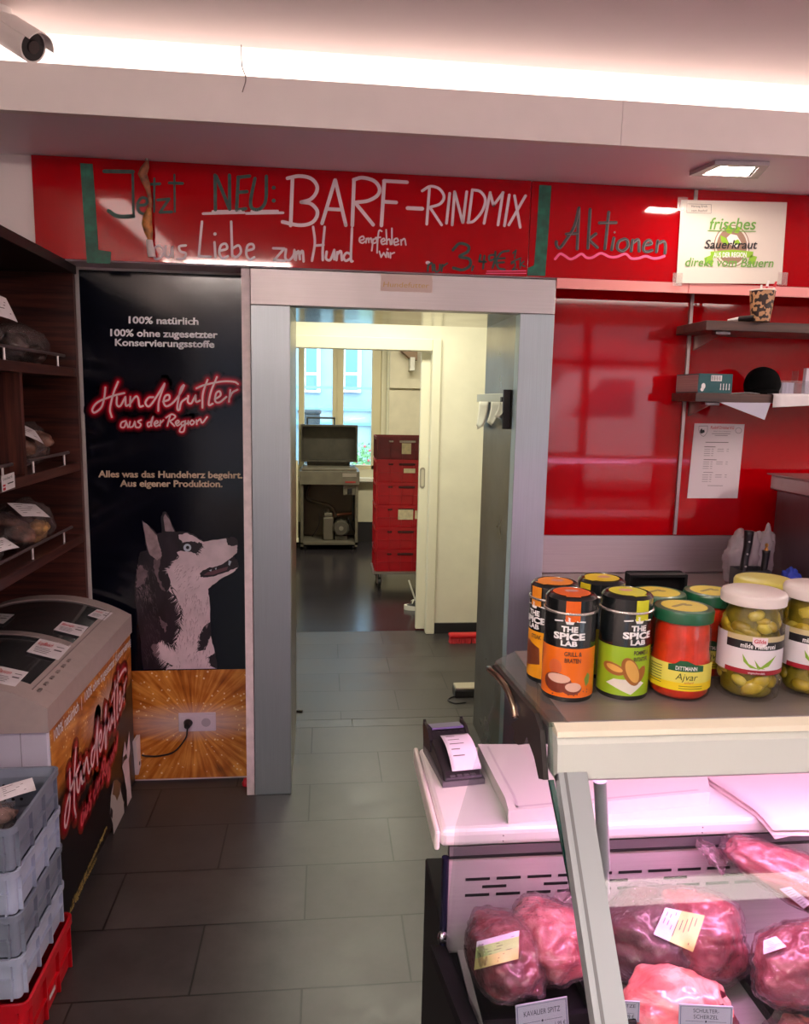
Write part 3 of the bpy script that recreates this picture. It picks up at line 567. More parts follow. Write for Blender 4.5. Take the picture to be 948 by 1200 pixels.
# ================================================================== DOG FOOD POSTER
YP = YW - 0.002
zb = pY(230, 785, YP).z
xl, xr = -0.935, -0.3155
po = thing('poster_panel', 'tall dark advertising panel with husky portrait and orange sparkle base beside the doorway', 'poster', ((xl + xr) / 2, YP, 0.01))
navy = mat('glossy_navy_print', (7, 9, 22), 0.14, spec=0.35, bump=0.05, bscale=18)
obj('upper_board', B().box((xl, YP, zb), (xr, YP + 0.009, 2.085), 0.001), navy, po)
def burst(name, cx, cz, sc=1.0, yaxis=False):
    m = mat(name, (170, 100, 40), 0.25); nt, N, L = nodes_of(m); b = N['Principled BSDF']
    g = N.new('ShaderNodeNewGeometry'); sx = N.new('ShaderNodeSeparateXYZ'); L.new(g.outputs['Position'], sx.inputs[0])
    def M2(op, a, bb=None, c=None):
        n = N.new('ShaderNodeMath'); n.operation = op
        for k, v in enumerate((a, bb, c)):
            if v is None: continue
            if isinstance(v, (int, float)): n.inputs[k].default_value = v
            else: L.new(v, n.inputs[k])
        return n.outputs[0]
    U = M2('SUBTRACT', sx.outputs[1 if yaxis else 0], cx); Vv = M2('SUBTRACT', sx.outputs[2], cz)
    rr = M2('SQRT', M2('ADD', M2('MULTIPLY', U, U), M2('MULTIPLY', Vv, Vv))); an = M2('ARCTAN2', Vv, U)
    cmb = N.new('ShaderNodeCombineXYZ'); L.new(M2('MULTIPLY', an, 5.0), cmb.inputs[0]); L.new(M2('MULTIPLY', rr, 2.4 * sc), cmb.inputs[1])
    n1 = N.new('ShaderNodeTexNoise'); n1.inputs['Scale'].default_value = 2.4; n1.inputs['Detail'].default_value = 3; L.new(cmb.outputs[0], n1.inputs['Vector'])
    n2 = N.new('ShaderNodeTexNoise'); n2.inputs['Scale'].default_value = 9 * sc; n2.inputs['Detail'].default_value = 4; L.new(g.outputs['Position'], n2.inputs['Vector'])
    vo = N.new('ShaderNodeTexVoronoi'); vo.inputs['Scale'].default_value = 48 * sc; L.new(g.outputs['Position'], vo.inputs['Vector'])
    base = N.new('ShaderNodeValToRGB'); e = base.color_ramp.elements; e[0].position = 0.30; e[0].color = S((96, 50, 20)); e[1].position = 0.72; e[1].color = S((236, 168, 76)); q = e.new(0.5); q.color = S((184, 108, 38))
    L.new(M2('ADD', M2('MULTIPLY', n1.outputs['Fac'], 0.62), M2('MULTIPLY', n2.outputs['Fac'], 0.45)), base.inputs[0])
    # bright core with a pale horizontal streak
    core = N.new('ShaderNodeValToRGB'); core.color_ramp.elements[0].position = 0.0; core.color_ramp.elements[0].color = (1, 1, 1, 1); core.color_ramp.elements[1].position = 0.16 / sc; core.color_ramp.elements[1].color = (0, 0, 0, 1)
    L.new(M2('SQRT', M2('ADD', M2('MULTIPLY', M2('MULTIPLY', U, U), 0.22), M2('MULTIPLY', M2('MULTIPLY', Vv, Vv), 3.2))), core.inputs[0])
    mx = N.new('ShaderNodeMixRGB'); L.new(M2('MULTIPLY', core.outputs[0], 0.75), mx.inputs[0]); L.new(base.outputs[0], mx.inputs[1]); mx.inputs[2].default_value = S((214, 206, 206))
    spk = M2('MULTIPLY', M2('LESS_THAN', vo.outputs['Distance'], 0.2), M2('GREATER_THAN', n2.outputs['Fac'], 0.5))
    m2 = N.new('ShaderNodeMixRGB'); L.new(M2('MULTIPLY', spk, 0.8), m2.inputs[0]); L.new(mx.outputs[0], m2.inputs[1]); m2.inputs[2].default_value = S((248, 226, 170))
    L.new(m2.outputs[0], b.inputs['Base Color']); return m, N, L, m2, M2, U, Vv
oc = pY(232, 846, YP)
obj('lower_board', B().box((xl, YP, 0.012), (xr, YP + 0.009, zb - 0.001), 0.001), burst('orange_sparkle_print', oc.x - 0.02, oc.z)[0], po, label='orange sparkle printed board')
def PT(ink, x0, x1, yb, body, slope, bold=0.012, h=None): [ink.text(body, x0 + q, yb + w_, width=x1 - x0, slope=slope, bold=.012, height=h, k=1 + .05 * n_) for n_, (q, w_) in enumerate(((-.3, 0), (.3, 0), (0, -.2), (0, .2)))]
i = Ink(on_y(YP)); PT(i, 151, 232.4, 378.7, '100% natürlich', .022, .045, 8); PT(i, 129.5, 254.8, 393.6, '100% ohne zugesetzter', .02, .045, 8); PT(i, 135, 251, 405, 'Konservierungsstoffe', .02, .045, 8)
i.done('white_lines', white_print, po)
i = Ink(on_y(YP)); PT(i, 115.5, 284, 559, 'Alles was das Hundeherz begehrt.', .008, .045, 7.5); PT(i, 141, 260.5, 570, 'Aus eigener Produktion.', .006, .045, 7.5)
i.done('tan_lines', mat('tan_print', (204, 178, 150), 0.45), po)
SCRIPT1 = [[(118, 95), (112, 150), (95, 210), (55, 242), (42, 222), (75, 180), (160, 145), (228, 128)], [(192, 62), (165, 130), (145, 220), (155, 268)], [(185, 150), (185, 195), (205, 203), (235, 150)], [(235, 150), (238, 200), (256, 196)], [(264, 150), (262, 205)], [(262, 190), (295, 148), (310, 160), (318, 205), (338, 203)], [(398, 152), (370, 155), (352, 185), (370, 206), (400, 175), (465, 72)], [(465, 72), (432, 170), (427, 232)], [(455, 178), (490, 165), (490, 140), (468, 145), (458, 180), (475, 205), (515, 182), (555, 130), (578, 82), (560, 100), (545, 160), (538, 218), (550, 225), (562, 182), (592, 158)], [(602, 145), (600, 180), (620, 187), (645, 140)], [(645, 140), (648, 178), (670, 172)], [(715, 50), (688, 130), (685, 213)], [(770, 34), (735, 120), (722, 195), (745, 190)], [(650, 100), (700, 80), (800, 60), (870, 62), (893, 75)], [(757, 165), (790, 142), (785, 118), (765, 130), (760, 175), (785, 182), (825, 150)], [(848, 110), (840, 178)], [(842, 160), (860, 125), (890, 108)]]
SCRIPT2 = [[(237, 290), (212, 300), (208, 325), (228, 327), (240, 296)], [(240, 296), (250, 328)], [(262, 295), (258, 325), (278, 322), (290, 294)], [(290, 294), (294, 324)], [(327, 285), (308, 295), (325, 310), (316, 328), (298, 328)], [(387, 295), (365, 303), (368, 324), (384, 312), (397, 263)], [(397, 263), (384, 300), (388, 320)], [(405, 310), (425, 300), (418, 290), (403, 305), (412, 322), (430, 315)], [(436, 318), (440, 290)], [(440, 303), (457, 286)], [(497, 256), (480, 320)], [(472, 272), (505, 252), (527, 265), (507, 285), (490, 290)], [(492, 290), (522, 320)], [(530, 308), (548, 298), (542, 288), (528, 300), (538, 318), (557, 308)], [(582, 292), (562, 300), (566, 318), (580, 308), (586, 290)], [(586, 290), (576, 350), (552, 352), (562, 325), (600, 302)], [(602, 290), (602, 312)], [(625, 286), (612, 300), (623, 313), (638, 298), (625, 286)], [(650, 286), (652, 310)], [(652, 296), (672, 280), (684, 302), (712, 268)]]
c5 = crop(100, 435, .20042)
GC = ((11, 9, 21), (26, 9, 20), (50, 9, 20), (74, 9, 22), (112, 10, 26), (166, 14, 34), (214, 30, 54))
glow = [mat(f'glow_print_{k}', c, 0.14, spec=.35) for k, c in enumerate(GC)]; GW = (104, 88, 73, 59, 46, 34, 23)
scr = mat('pale_pink_print', (246, 206, 210), 0.4)
def neon(fn, tf, sc, parent, w1=11, w2=9):
    for k, (g_, ww) in enumerate(zip(glow, GW)):
        i = Ink(fn)
        for st in SCRIPT1: i.stroke([tf(p) for p in st], ww * sc, 1 + .4 * k, 4)
        for st in SCRIPT2: i.stroke([tf(p) for p in st], ww * 0.8 * sc, 1 + .4 * k, 4)
        i.done('letter_glow', g_, parent)
    i = Ink(fn)
    for st in SCRIPT1: i.stroke([tf(p) for p in st], w1 * sc, 4.5, 6)
    for st in SCRIPT2: i.stroke([tf(p) for p in st], w2 * sc, 4.5, 6)
    i.done('script_lettering', scr, parent, 'pink script lettering: Hundefutter aus der Region')
neon(on_y(YP), c5, .20042, po)
c6 = crop(150, 595, .16667)
def dogpoly(name, polys, m, k):
    i = Ink(on_y(YP))
    for pl, amp in polys: i.poly([c6(p) for p in (ragged(pl, amp, 5, len(pl)) if amp else pl)], k)
    i.done(name, m, po)
dogpoly('dog_dark_coat', [([(95, 85), (140, 118), (205, 185), (235, 178), (232, 60), (248, 30), (268, 28), (288, 60), (335, 170), (420, 168), (470, 192), (530, 235), (560, 235), (690, 212), (740, 204), (768, 222), (774, 300), (745, 345), (772, 375), (777, 420), (740, 455), (640, 510), (565, 570), (575, 650), (585, 900), (615, 1020), (628, 1130), (110, 1138), (85, 900), (50, 640), (45, 560), (75, 350), (85, 310), (130, 300), (118, 200)], 4)], mat('husky_print_dark', (34, 27, 34), 0.3, var=0.35, vscale=25, stretch=(1, 1, 0.4)), 1)
dogpoly('dog_grey_fur', [([(88, 400), (140, 450), (120, 540), (60, 560), (60, 480)], 14), ([(180, 365), (235, 330), (225, 400), (212, 470), (245, 560), (268, 588), (240, 580), (205, 500), (180, 420)], 6), ([(215, 760), (280, 830), (260, 880), (225, 820)], 10), ([(160, 980), (230, 930), (240, 1060), (180, 1050)], 14)], mat('husky_print_grey', (112, 94, 100), 0.35, var=0.2, vscale=30), 2)
dogpoly('dog_pale_coat', [([(355, 190), (420, 178), (470, 203), (530, 240), (690, 215), (702, 262), (740, 270), (768, 262), (768, 312), (735, 348), (700, 375), (640, 405), (560, 425), (505, 460), (512, 488), (600, 484), (690, 452), (772, 420), (740, 453), (640, 508), (563, 570), (573, 650), (578, 800), (540, 830), (505, 890), (495, 1005), (545, 1000), (582, 900), (610, 1020), (570, 1050), (580, 1110), (626, 1130), (265, 1135), (320, 1110), (230, 1060), (215, 960), (240, 930), (330, 975), (355, 900), (378, 780), (375, 700), (330, 620), (290, 585), (300, 530), (275, 450), (315, 395), (360, 345), (343, 312), (370, 302), (440, 310), (490, 290), (525, 262), (505, 240), (430, 236), (385, 240), (358, 215)], 3.5)], mat('husky_print_pale', (222, 204, 210), 0.35, var=0.05, vscale=20), 3)
dogpoly('dog_ear_lining', [([(103, 92), (150, 132), (205, 195), (228, 285), (240, 335), (205, 372), (150, 322), (128, 240)], 3), ([(250, 62), (262, 42), (285, 72), (328, 166), (262, 164)], 2)], mat('husky_print_ear', (156, 136, 140), 0.35, var=0.15, vscale=30), 4)
kb_ = mat('husky_print_black', (36, 26, 34), 0.3)
dogpoly('dog_mouth', [([(505, 465), (525, 440), (600, 418), (660, 400), (735, 345), (752, 350), (742, 388), (776, 385), (776, 412), (690, 450), (600, 482), (530, 490)], 1)], kb_, 5)
dogpoly('dog_nose', [([(695, 215), (745, 204), (768, 222), (764, 262), (728, 270), (702, 255)], 0)], kb_, 5)
dogpoly('dog_eye_patch', [([(372, 250), (420, 238), (470, 236), (525, 262), (480, 325), (440, 305), (390, 305), (376, 285)], 3)], kb_, 5)
dogpoly('dog_chest_spot', [([(505, 940), (540, 840), (565, 850), (560, 950), (520, 1000)], 8)], kb_, 5)
dogpoly('dog_chest_spot', [([(575, 1045), (610, 1030), (620, 1110), (590, 1100)], 6)], kb_, 5)
def fur(name, m, k, paths, n, ln, w, seed):
    R = random.Random(seed); i = Ink(on_y(YP))
    for path, d in paths:
        P = [Vector(p) for p in path]
        for _ in range(n):
            q = R.randrange(len(P) - 1); p = P[q].lerp(P[q + 1], R.random()) + Vector((R.uniform(-8, 8), R.uniform(-8, 8))); e = p + Vector((d[0] + R.uniform(-9, 9), d[1] + R.uniform(-9, 9))) * (ln * R.uniform(.6, 1.3))
            mid = (p + e) / 2 + Vector((R.uniform(-4, 4), 0)); i.stroke([c6(p), c6(mid), c6(e)], w, k, 2, False, wf=lambda u: max(.05, 1 - u))
    i.done(name, m, po)
def furfill(name, m, k, box, d, n, ln, w, seed):
    R = random.Random(seed); i = Ink(on_y(YP))
    for _ in range(n):
        y = R.uniform(box[1], box[3]); f = (y - box[1]) / (box[3] - box[1]); x = R.uniform(box[0] + box[4] * f, box[2] + box[5] * f); p = Vector((x, y)); e = p + Vector((d[0] + R.uniform(-8, 8), d[1] + R.uniform(-6, 6))) * ln
        i.stroke([c6(p), c6((p + e) / 2 + Vector((R.uniform(-3, 3), 0))), c6(e)], w, k, 2, False, wf=lambda u: max(.05, 1 - u))
    i.done(name, m, po)
furfill('dog_back_fur', mat('husky_print_mid', (66, 54, 62), .35), 1.5, (70, 400, 180, 1080, 40, 60), (8, 28), 170, 1.3, .9, 4)
furfill('dog_back_fur', MATS['husky_print_grey'], 1.7, (60, 400, 130, 640, 0, 30), (6, 28), 70, 1.3, .8, 5)
furfill('dog_neck_fur', mat('husky_print_shade', (184, 162, 170), .35), 3.5, (400, 600, 560, 1110, -60, 20), (-4, 28), 150, 1.2, .9, 6)
furfill('dog_cheek_fur', MATS['husky_print_shade'], 3.5, (330, 400, 520, 580, 20, -20), (-14, 16), 60, 1.1, .8, 7)
EDGE = [(295, 540), (330, 620), (372, 700), (376, 780), (352, 900), (330, 970)]
fur('dog_fur_edge', MATS['husky_print_pale'], 3.2, [(EDGE, (-22, 24)), ([(275, 450), (315, 395), (358, 345)], (-16, 8)), ([(230, 940), (235, 1060), (300, 1115)], (-16, 24)), ([(500, 240), (440, 234), (390, 238)], (-8, 8))], 46, 1.3, 1.0, 8)
fur('dog_fur_edge', MATS['husky_print_dark'], 3.6, [(EDGE, (16, 26)), ([(240, 930), (330, 975)], (6, 26))], 34, 1.3, 1.0, 9)
fur('dog_fur_edge', kb_, 5, [([(505, 900), (500, 1000)], (-8, 14)), ([(480, 325), (525, 262)], (14, 8)), ([(575, 1045), (590, 1100)], (-10, 14))], 22, 1.2, .9, 10)
dogpoly('dog_tongue', [([(530, 474), (560, 452), (620, 436), (705, 412), (695, 438), (600, 470)], 0)], mat('husky_print_tongue', (106, 66, 76), 0.35), 6)
i = Ink(on_y(YP)); x, y = c6((418, 280)); i.dot(x, y, 4.6, k=6); a, b_ = c6((710, 385)); i.poly([c6(p) for p in ((708, 368), (728, 376), (716, 408), (706, 400))], 6); i.poly([c6(p) for p in ((570, 440), (590, 432), (585, 448))], 6); i.poly([c6(p) for p in ((610, 425), (625, 420), (620, 438))], 6)
i.done('dog_eye', mat('husky_print_eye', (190, 204, 216), 0.3), po)
i = Ink(on_y(YP)); i.dot(x + .3, y - .2, 2, k=7); i.done('dog_pupil', mat('husky_print_pupil', (12, 12, 18), 0.3), po)
# socket with plug and cord
so = thing('power_outlet', 'white double wall socket on the orange board with a plug in its left half', 'outlet', (oc.x, YP, oc.z))
a = pY(210, 856.5, YP); c_ = pY(253, 834, YP); wp_ = mat('white_plastic', (216, 206, 216), 0.35)
obj('cover_frame', B().box((a.x, YP - 0.011, a.z), (c_.x, YP - 0.0005, c_.z), 0.003), wp_, so)
mid = (a.x + c_.x) / 2
for k, xx in enumerate((mid - .036, mid + .037)):
    sk = B().box((xx - .030, YP - 0.014, a.z + .012), (xx + .030, YP - 0.0112, c_.z - .012), 0.002); sko = obj('socket', sk, wp_, so)
    zc = (a.z + c_.z) / 2; obj('socket_well', B().cyl((xx, YP - 0.0146, zc), (xx, YP - 0.0141, zc), 0.019, seg=24), mat('socket_shade', (176, 166, 178), 0.4), sko)
pg = thing('power_plug', 'black plug and cord running from the left socket to the freezer', 'plug', (mid - .036, YP - .03, zc)); blk = mat('black_rubber', (20, 19, 20), 0.45)
obj('plug_body', B().cyl((mid - .036, YP - .0148, zc), (mid - .036, YP - .042, zc - .004), 0.018, 0.012, 18), blk, pg, smooth=40)
q1, q2, q3 = pY(217, 866, YP - .03), pY(204, 881, YP - .03), pY(186, 886, YP - .02)
obj('cord', B().tube([(mid - .036, YP - .04, zc - .004), (mid - .035, YP - .044, zc - .02), q1, q2, q3, pY(172, 886, YP - .02) , pY(166, 885, YP - .02)], 0.0035, 8), blk, pg, smooth=True)
rp = pZ(289, 916, 0.0)
b = B().lathe([(0.014, 0), (0.016, 0.004), (0.016, 0.014), (0.012, 0.019), (0.009, 0.03), (0.004, 0.032)], (rp.x - .0, rp.y - 0.03, 0.0), 20)
tag(obj('red_stopper', b, mat('red_plastic', (196, 20, 40), 0.35), smooth=40), 'small red cap on the floor below the orange board by the door frame', 'stopper')
# ================================================================== LEFT: SHELF UNIT WITH BAGS
wdh = wood('walnut_laminate_shelf', (44, 20, 18), (98, 54, 44), 1)
wdx = wood('walnut_laminate_panel', (40, 18, 17), (98, 52, 42), 0)
wdv = wood('walnut_laminate_upright', (44, 19, 17), (104, 56, 44), 2)
edge = mat('walnut_edge_band', (74, 42, 38), 0.4)
XS = -0.95
su = thing('wall_shelf_unit', 'dark walnut shelf unit along the left wall holding bagged dog chews', 'shelf', (-1.18, 1.9, 0))
SZ = (1.072, 1.357, 1.715)
obj('end_panel', B().box((-1.41, 3.035, 0.0), (XS + 0.002, 3.055, 2.07)), wdx, su)
obj('end_panel_edge', B().box((XS + 0.0022, 3.034, 0.0), (XS + 0.0035, 3.056, 2.07)), mat('panel_edge_band', (96, 62, 56), 0.4), su)
obj('back_panel', B().box((-1.415, 0.6, 0.0), (-1.40, 3.035, 2.07)), wdh, su)
obj('near_panel', B().box((-1.40, 0.6, 0.0), (XS, 0.62, 2.07)), wdx, su)
obj('top_board', B().box((-1.40, 0.62, 2.065), (XS + 0.01, 3.056, 2.10), 0.002), mat('dark_top_board', (22, 14, 15), 0.4), su)
for z in SZ: obj('shelf', B().box((-1.40, 0.62, z - 0.033), (XS, 3.0345, z), 0.0015), wdh, su)
obj('divider', B().box((-1.40, 2.50, SZ[1] + .001), (XS - .004, 2.522, SZ[2] - 0.034)), wdv, su)
def rail_on(z, ya, yb, posts):
    rm = mat('shelf_gallery_metal', (150, 134, 134), 0.3, 0.8)
    r = obj('guard_rail', B().cyl((XS - .014, ya, z + .042), (XS - .014, yb, z + .042), 0.0055, seg=12), rm, su, smooth=40)
    for y in posts: obj('rail_post', B().cyl((XS - .014, y, z), (XS - .014, y, z + .04), 0.0038, seg=10), mat('post_bright_metal', (226, 218, 218), 0.3, 0.5), r)
rail_on(SZ[2], 1.2, 2.95, (1.6, 2.05, 2.42, pX(67, 410, XS - .014).y))
rail_on(SZ[1], 1.2, 2.43, (1.6, 2.05, 2.36)); rail_on(SZ[1], 2.56, 2.95, (2.60, 2.90))
rail_on(SZ[0], 1.2, 2.95, (1.6, 2.05, pX(38, 645, XS - .014).y, 2.86))
wrap = film('cellophane_wrap', (240, 234, 232), 0.55, 0.12, 0.9, 55, haze=0.10, hazecol=(200, 188, 186))
chew_d = mat('dark_dried_chew', (62, 42, 38), 0.5, var=0.45, vscale=35); chew_m = mat('brown_dried_chew', (112, 80, 66), 0.5, var=0.4, vscale=30)
chew_y = mat('yellow_dried_chew', (176, 138, 86), 0.45, var=0.35, vscale=28); chew_p = mat('pink_dried_chew', (136, 100, 96), 0.5, var=0.35, vscale=30)
chew_g = mat('grey_dried_chew', (92, 76, 74), 0.5, var=0.4, vscale=32)
def chew_bag(label, c, rad, mats, seed, lab=None, rz=0.0, group=None, sq=1.0, name='chew_bag', cat='bag', n=9, tip=0.5, tipdir=(0, 1)):
    """crumpled clear bag lying at base point c, with its contents, a gathered end and a paper label"""
    t = thing(name, label, cat, c, group); R = random.Random(seed); C = Vector(c) + Vector((0, 0, rad[2])); rot = Matrix.Rotation(rz, 3, 'Z')
    per = {}
    for k in range(n):
        a = R.uniform(0, 2 * PI); q = R.uniform(0.1, 0.62); p = Vector((math.cos(a) * q * rad[0], math.sin(a) * q * rad[1], R.uniform(-0.5, 0.35) * rad[2]))
        m = mats[k % len(mats)]
        if m.name not in per: per[m.name] = (m, B())
        s = R.uniform(0.25, 0.42); e = Matrix.Rotation(R.uniform(0, 6), 3, 'Z') @ Matrix.Rotation(R.uniform(-.6, .6), 3, 'X')
        per[m.name][1].blob(C + rot @ p, (rad[0] * s * 1.5, rad[1] * s, rad[2] * s * 1.1), 0.25, 2.2, R.uniform(0, 50), 3, mx=e)
    for m, b in per.values(): obj('contents', b, m, t, smooth=True, kind='stuff')
    td = Vector((tipdir[0], tipdir[1], 0))
    def fn(q, d):
        k = max(0.0, Vector((d.x, d.y, 0)).dot(td)) ** 4
        q = q + Vector((td.x * rad[0], td.y * rad[1], 0)) * tip * k; q.z = q.z * (1 - 0.75 * k) - rad[2] * 0.55 * k
        q.z = max(q.z, -rad[2] * 0.97); return rot @ q
    obj('wrapper', B().blob(C, (rad[0] * 1.0, rad[1] * 1.0, rad[2] * 1.02), 0.22, 2.6, seed * 3.1, 4, fn=fn), wrap, t, smooth=True)
    if lab:
        p, r, u = lab; p = Vector(p); r = Vector(r); u = Vector(u); n_ = r.cross(u).normalized()
        def sh(a_, b_): return p + r * (a_ - .5) + u * (b_ - .5) + n_ * (0.006 * math.sin(a_ * 3) * math.sin(b_ * 2.5 + .4))
        lo = obj('paper_label', B().sheet(sh, 6, 5, 0.0006), paper, t)
        ik = Ink(lambda a_, b_, k: sh(a_, b_) + n_ * 0.0012)
        for k in range(5): ik.stroke([(0.12, 0.84 - k * 0.15), (0.12 + (0.3 + 0.4 * ((k * 37 % 10) / 10)), 0.84 - k * 0.15)], 0.035, 1, 1, False)
        ik.done('label_lines', mat('grey_print', (96, 84, 88), 0.6), lo)
    return t
zz = SZ[2]
chew_bag('clear bag of dried ears with white label on the top walnut shelf', (-1.065, 2.44, zz + .001), (.075, .12, .115), [chew_p, chew_m, chew_d], 11, ((-0.958, 2.41, zz + .155), (.02, .085, -.01), (-.03, 0, .07)), 0, 'bags of chews on the top shelf', n=12, tip=.25)
chew_bag('clear bag of dark dried rings at the far end of the top walnut shelf', (-1.06, 2.79, zz + .001), (.07, .16, .07), [chew_d, chew_g], 12, None, 0, 'bags of chews on the top shelf', n=9, tip=.3)
zz = SZ[1]
chew_bag('clear bag of grey dried chews with white label on the middle walnut shelf', (-1.065, 2.77, zz + .001), (.075, .16, .078), [chew_g, chew_m], 13, ((-1.0, 2.67, zz + .13), (.03, .11, -.04), (-.035, .02, .045)), 0, 'bags of chews on the middle shelf', tip=.3)
chew_bag('flat clear bag of small chews by the price card on the middle walnut shelf', (-1.05, 2.33, zz + .001), (.06, .12, .022), [chew_m, chew_p], 14, None, 0, 'bags of chews on the middle shelf', n=8, tip=.3)
zz = SZ[0]
b5 = chew_bag('large clear bag of yellow and dark chews on the bottom walnut shelf', (-1.075, 2.76, zz + .001), (.085, .20, .085), [chew_d, chew_m, chew_d], 15, ((-1.005, 2.655, zz + .150), (.045, .12, -.022), (-.055, .02, .042)), 0, 'bags of chews on the bottom shelf', n=8, tip=.22)
yb = B(); R = random.Random(3)
for k in range(6): yb.blob((-1.04 + R.uniform(-.03, .03), 2.76 + R.uniform(-.07, .08), zz + .065 + R.uniform(-.02, .02)), (.035, .055, .03), .25, 2.2, k * 7.0, 3)
obj('yellow_chews', yb, chew_y, b5, smooth=True, kind='stuff')
chew_bag('clear bag of grey chews at the front of the bottom walnut shelf', (-1.06, 2.36, zz + .001), (.07, .115, .055), [chew_g, chew_p], 16, ((-0.975, 2.35, zz + .09), (.03, .07, 0), (-.05, .01, .03)), 0, 'bags of chews on the bottom shelf', tip=.25)
pc = thing('price_card', 'small white price card with red marks on the middle walnut shelf edge', 'card', (XS + .003, 2.36, SZ[1] - .05))
a = pX(1, 558, XS + .003); b_ = pX(16, 553, XS + .003); zc0 = pX(8, 569, XS + .003).z
fr = frame((XS + .0035, a.y, a.z - .047), (0, b_.y - a.y, b_.z - a.z), (0, 0, .047))
obj('card', B().hexa([fr(0, 0, 0), fr(1, 0, 0), fr(1, 0, 3), fr(0, 0, 3), fr(0, 1, 0), fr(1, 1, 0), fr(1, 1, 3), fr(0, 1, 3)]), paper, pc)
ik = Ink(fr); ik.text('Leckerli', 0.1, 0.68, width=0.7, down=False, k=4, height=.18); ik.stroke([(.45, .4), (.85, .4)], .08, 4); ik.done('print', black_ink, pc)
ik = Ink(fr); ik.poly([(.06, .42), (.26, .42), (.26, .3), (.06, .3)], 4); ik.poly([(.06, .22), (.26, .22), (.26, .06), (.06, .06)], 4); ik.done('red_marks', mat('red_print', (196, 24, 44), 0.5), pc)
# ================================================================== CHEST FREEZER
fz = thing('chest_freezer', 'white chest freezer with sliding glass lids and printed Hundefutter side', 'freezer', (-1.08, 2.58, 0))
X0, X1, Y0, Y1 = -1.385, -0.775, 2.10, 3.03
fwh = mat('freezer_white', (206, 202, 216), 0.35); fri = mat('freezer_rim_plastic', (176, 162, 156), 0.4, var=0.02, vscale=30)
obj('body', B().box((X0 + .006, Y0 + .02, 0.03), (X1 - .006, Y1 - .01, 0.668), 0.008).box((X0 + .03, Y0 + .05, 0), (X1 - .03, Y1 - .05, 0.03)), fwh, fz)
obj('body_seam', B().box((-0.86, Y0 + .018, 0.03), (-0.858, Y0 + .0199, 0.66)), mat('seam_grey', (150, 146, 158), 0.5), fz)
def zarch(x): t = (x - (X0 + X1) / 2) / ((X1 - X0) / 2); return 0.742 + 0.085 * (1 - abs(t) ** 2.2)
LX0, LX1 = X0 + .085, X1 - .075; LY0, LYM, LY1 = Y0 + .085, 2.535, Y1 - .06
rim = B()
def slab(x0, x1, y0, y1, dz0, dz1, b, n=14, zlow=None):
    v = []
    for k in range(n + 1):
        x = x0 + (x1 - x0) * k / n; zt = zarch(x)
        v.append([b.bm.verts.new((x, y0, zlow if zlow is not None else zt + dz0)), b.bm.verts.new((x, y1, zlow if zlow is not None else zt + dz0)), b.bm.verts.new((x, y1, zt + dz1)), b.bm.verts.new((x, y0, zt + dz1))])
    for p, q in zip(v, v[1:]):
        for k in range(4): b.bm.faces.new((p[k], p[(k + 1) % 4], q[(k + 1) % 4], q[k]))
    b.bm.faces.new(v[0][::-1]); b.bm.faces.new(v[-1]); return b
slab(X0, X1, Y0, LY0, 0, 0, rim, zlow=.669); slab(X0, X1, LY1, Y1, 0, 0, rim, zlow=.669); slab(X0, LX0, LY0, LY1, 0, 0, rim, 4, .669); slab(LX1, X1, LY0, LY1, 0, 0, rim, 4, .669)
rm = rim.bm; bmesh.ops.remove_doubles(rm, verts=rm.verts, dist=0.0004)
ro = obj('rim', rim, fri, fz)
bv = ro.modifiers.new('soft', 'BEVEL'); bv.width = 0.012; bv.segments = 3; bv.limit_method = 'ANGLE'; bv.angle_limit = math.radians(50)
lidg = mat('tinted_lid_glass', (54, 54, 55), 0.1, spec=0.6)
inner = obj('lid_frame', slab(LX0, LX1, LYM - .016, LYM + .016, -.02, .004, slab(LX0, LX0 + .012, LY0, LY1, -.02, .001, B(), 3)), mat('lid_frame_grey', (150, 138, 134), 0.35), fz)
obj('front_lid', slab(LX0 + .012, LX1, LY0, LYM - .016, -.02, -.006, B()), lidg, fz, smooth=30); obj('rear_lid', slab(LX0 + .012, LX1, LYM + .016, LY1, -.02, -.006, B()), lidg, fz, smooth=30)
obj('lid_gasket', slab(LX0 + .012, LX1, LYM - .022, LYM - .0165, -.02, -.001, B()), blk, fz)
tr = B()
for k in range(6):
    y = 2.16 + k * .05; tr.box((X1 - .05, y, zarch(X1 - .045) - .002), (X1 - .04, y + .022, zarch(X1 - .045) + .0035), .001)
tr.box((X1 - .062, Y0 + .06, zarch(X1 - .06) - .01), (X1 - .059, Y1 - .06, zarch(X1 - .06) + .0012)); obj('lid_track', tr, mat('track_grey', (132, 120, 116), 0.4), fz)
def on_lid(px, py):
    d = ray(px, py); lo, hi = 1.0, 4.5
    for _ in range(50):
        mid = (lo + hi) / 2; p = EYE + d * mid
        if p.z > zarch(min(max(p.x, X0), X1)) - .006: lo = mid
        else: hi = mid
    return EYE + d * lo
